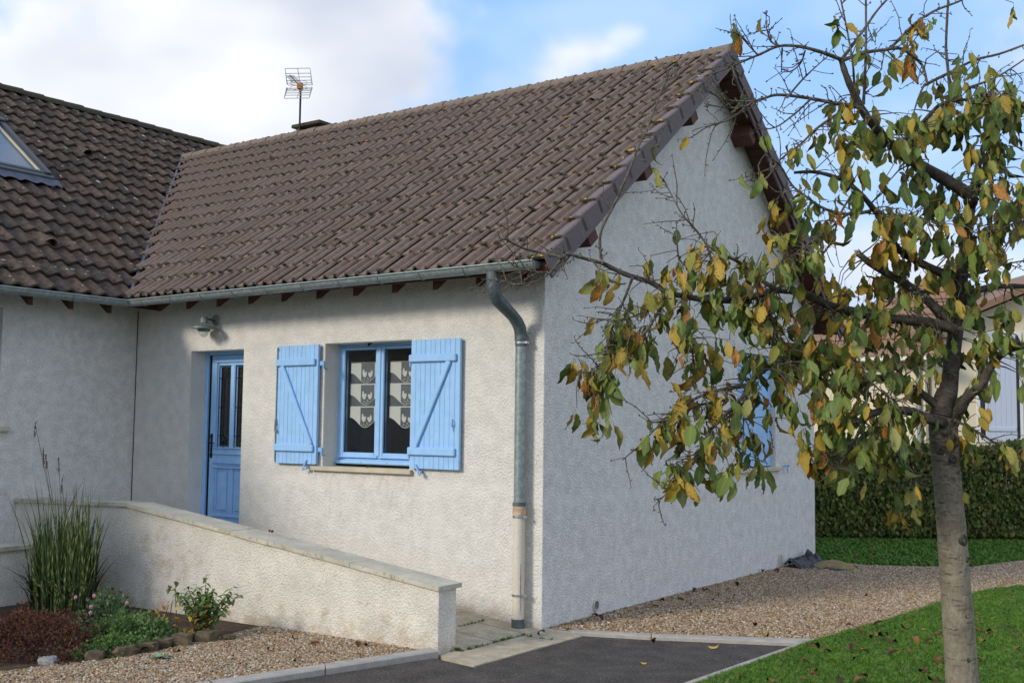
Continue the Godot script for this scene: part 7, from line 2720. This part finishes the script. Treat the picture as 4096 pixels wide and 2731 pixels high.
# ------------------------------------------------------------------ sky
func build_sky() -> Sky:
	var w := 1536
	var h := 768
	var billow := noise(801, 1.0, 6, FastNoiseLite.TYPE_SIMPLEX_SMOOTH, 0.55)
	var wisp := noise(802, 1.0, 5)
	var shade := noise(803, 1.0, 4)
	# clouds the photograph shows: azimuth and height in degrees, half sizes, strength
	var banks := [[-60.0, 15.0, 12.0, 9.0, 0.55], [-48.0, 20.5, 7.5, 5.0, 0.62], [-42.5, 19.0, 4.2, 5.0, 0.50], [-50.0, 12.5, 8.0, 4.0, 0.42], [-31.2, 19.0, 2.3, 1.1, 0.44], [-33.2, 17.4, 2.4, 0.9, 0.34], [-28.8, 20.0, 1.6, 0.7, 0.30], [-15.0, 8.0, 8.0, 3.0, 0.44], [-18.5, 14.2, 2.4, 0.9, 0.36], [-7.0, 16.5, 5.0, 5.0, 0.36]]
	var data := PackedFloat32Array()
	data.resize(w * h * 3)
	for y in h:
		var el := 90.0 - (y + 0.5) / h * 180.0
		if el < -4.0:
			for x in w:
				var i := (y * w + x) * 3
				data[i] = 0.30
				data[i + 1] = 0.31
				data[i + 2] = 0.30
			continue
		var ce := cos(deg_to_rad(el))
		var se := sin(deg_to_rad(el))
		var up := clampf(se, 0.0, 1.0)
		var base := Color(0.42, 0.56, 0.75).lerp(Color(0.07, 0.25, 0.60), pow(up, 0.52))
		for x in w:
			var az := (x + 0.5) / w * 360.0      # the picture begins at -z and runs clockwise
			if az > 180.0:
				az -= 360.0
			var a := deg_to_rad(az)
			var d := Vector3(sin(a) * ce, se, -cos(a) * ce)
			# clouds lie on a layer overhead: stretched towards the horizon
			var q := d * (1.0 / (0.32 + up)) * 2.4
			var k := 0.74 + 0.45 * billow.get_noise_3d(q.x, q.y * 2.0, q.z)
			var inside := smoothstep(-78.0, -66.0, az) * (1.0 - smoothstep(-2.0, 10.0, az)) * (1.0 - smoothstep(24.0, 34.0, el))
			k = lerpf(k, 0.34 + 0.14 * billow.get_noise_3d(q.x, q.y * 2.0, q.z), inside)
			if az > -105.0 and az < 12.0:
				for b in banks:
					var dx: float = (az - b[0]) / b[2]
					var dy: float = (el - b[1]) / b[3]
					var r2 := dx * dx + dy * dy
					if r2 < 6.0:
						k += b[4] * exp(-r2)
			k += 0.22 * billow.get_noise_3d(d.x * 20.0, d.y * 28.0, d.z * 20.0)
			var cover := smoothstep(0.46, 0.95, k)
			var thin := clampf(0.06 + 0.4 * wisp.get_noise_3d(d.x * 5.0, d.y * 9.0, d.z * 5.0), 0.0, 0.28) * (1.0 - up)
			var grey := clampf(0.52 + 1.3 * shade.get_noise_3d(d.x * 3.2, d.y * 6.5, d.z * 3.2), 0.0, 1.0)
			var cloud := Color(0.42, 0.455, 0.53).lerp(Color(0.78, 0.77, 0.755), grey * (1.0 - 0.42 * inside))
			var c := base.lerp(Color(0.72, 0.75, 0.80), thin).lerp(cloud, cover)
			var i := (y * w + x) * 3
			data[i] = c.r
			data[i + 1] = c.g
			data[i + 2] = c.b
	var im := Image.create_from_data(w, h, false, Image.FORMAT_RGBF, data.to_byte_array())
	var pm := PanoramaSkyMaterial.new()
	pm.panorama = ImageTexture.create_from_image(im)
	pm.energy_multiplier = 1.0
	var s := Sky.new()
	s.sky_material = pm
	return s


func _ready() -> void:
	rng.seed = 20231
	# camera
	var cam := Camera3D.new()
	cam.name = "camera"
	cam.transform = Transform3D(eye_basis.orthonormalized(), CAM)
	cam.fov = 34.2545
	cam.near = 0.05
	cam.far = 900.0
	add_child(cam)
	cam.current = true
	# sky and air
	var env := Environment.new()
	env.background_mode = Environment.BG_SKY
	env.sky = build_sky()
	env.ambient_light_source = Environment.AMBIENT_SOURCE_SKY
	env.tonemap_mode = Environment.TONE_MAPPER_LINEAR
	env.tonemap_exposure = 1.64
	env.sdfgi_enabled = true
	env.ssao_enabled = true
	env.ssil_enabled = true
	var we := WorldEnvironment.new()
	we.name = "world"
	we.environment = env
	add_child(we)
	# sun, veiled by thin cloud: low, behind the camera's left shoulder
	var sun := DirectionalLight3D.new()
	sun.name = "sun"
	sun.light_color = Color(1.0, 0.965, 0.90)
	sun.light_energy = 0.46
	sun.light_angular_distance = 12.5
	sun.shadow_enabled = true
	sun.transform = Transform3D(Basis.looking_at(Vector3(0.38, -0.5, -1.0).normalized()), Vector3(0, 20, 0))
	add_child(sun)
	print("sky ", Time.get_ticks_msec())
	make_materials()
	print("materials ", Time.get_ticks_msec())
	build_ground()
	print("ground ", Time.get_ticks_msec())
	build_wing()
	build_main_house()
	print("houses ", Time.get_ticks_msec())
	build_garden_walls()
	build_neighbour()
	build_hedge()
	build_tree()
	print("tree ", Time.get_ticks_msec())
	build_lamp()
	build_roof_things()
	build_curtain(-2.512, "white lace curtain of three tiers, hung nearer the blue door")
	build_curtain(-1.985, "white lace curtain of three tiers, hung nearer the downpipe")
	build_bed()
	build_sack()
	build_fallen_leaves()
	print("done ", Time.get_ticks_msec())
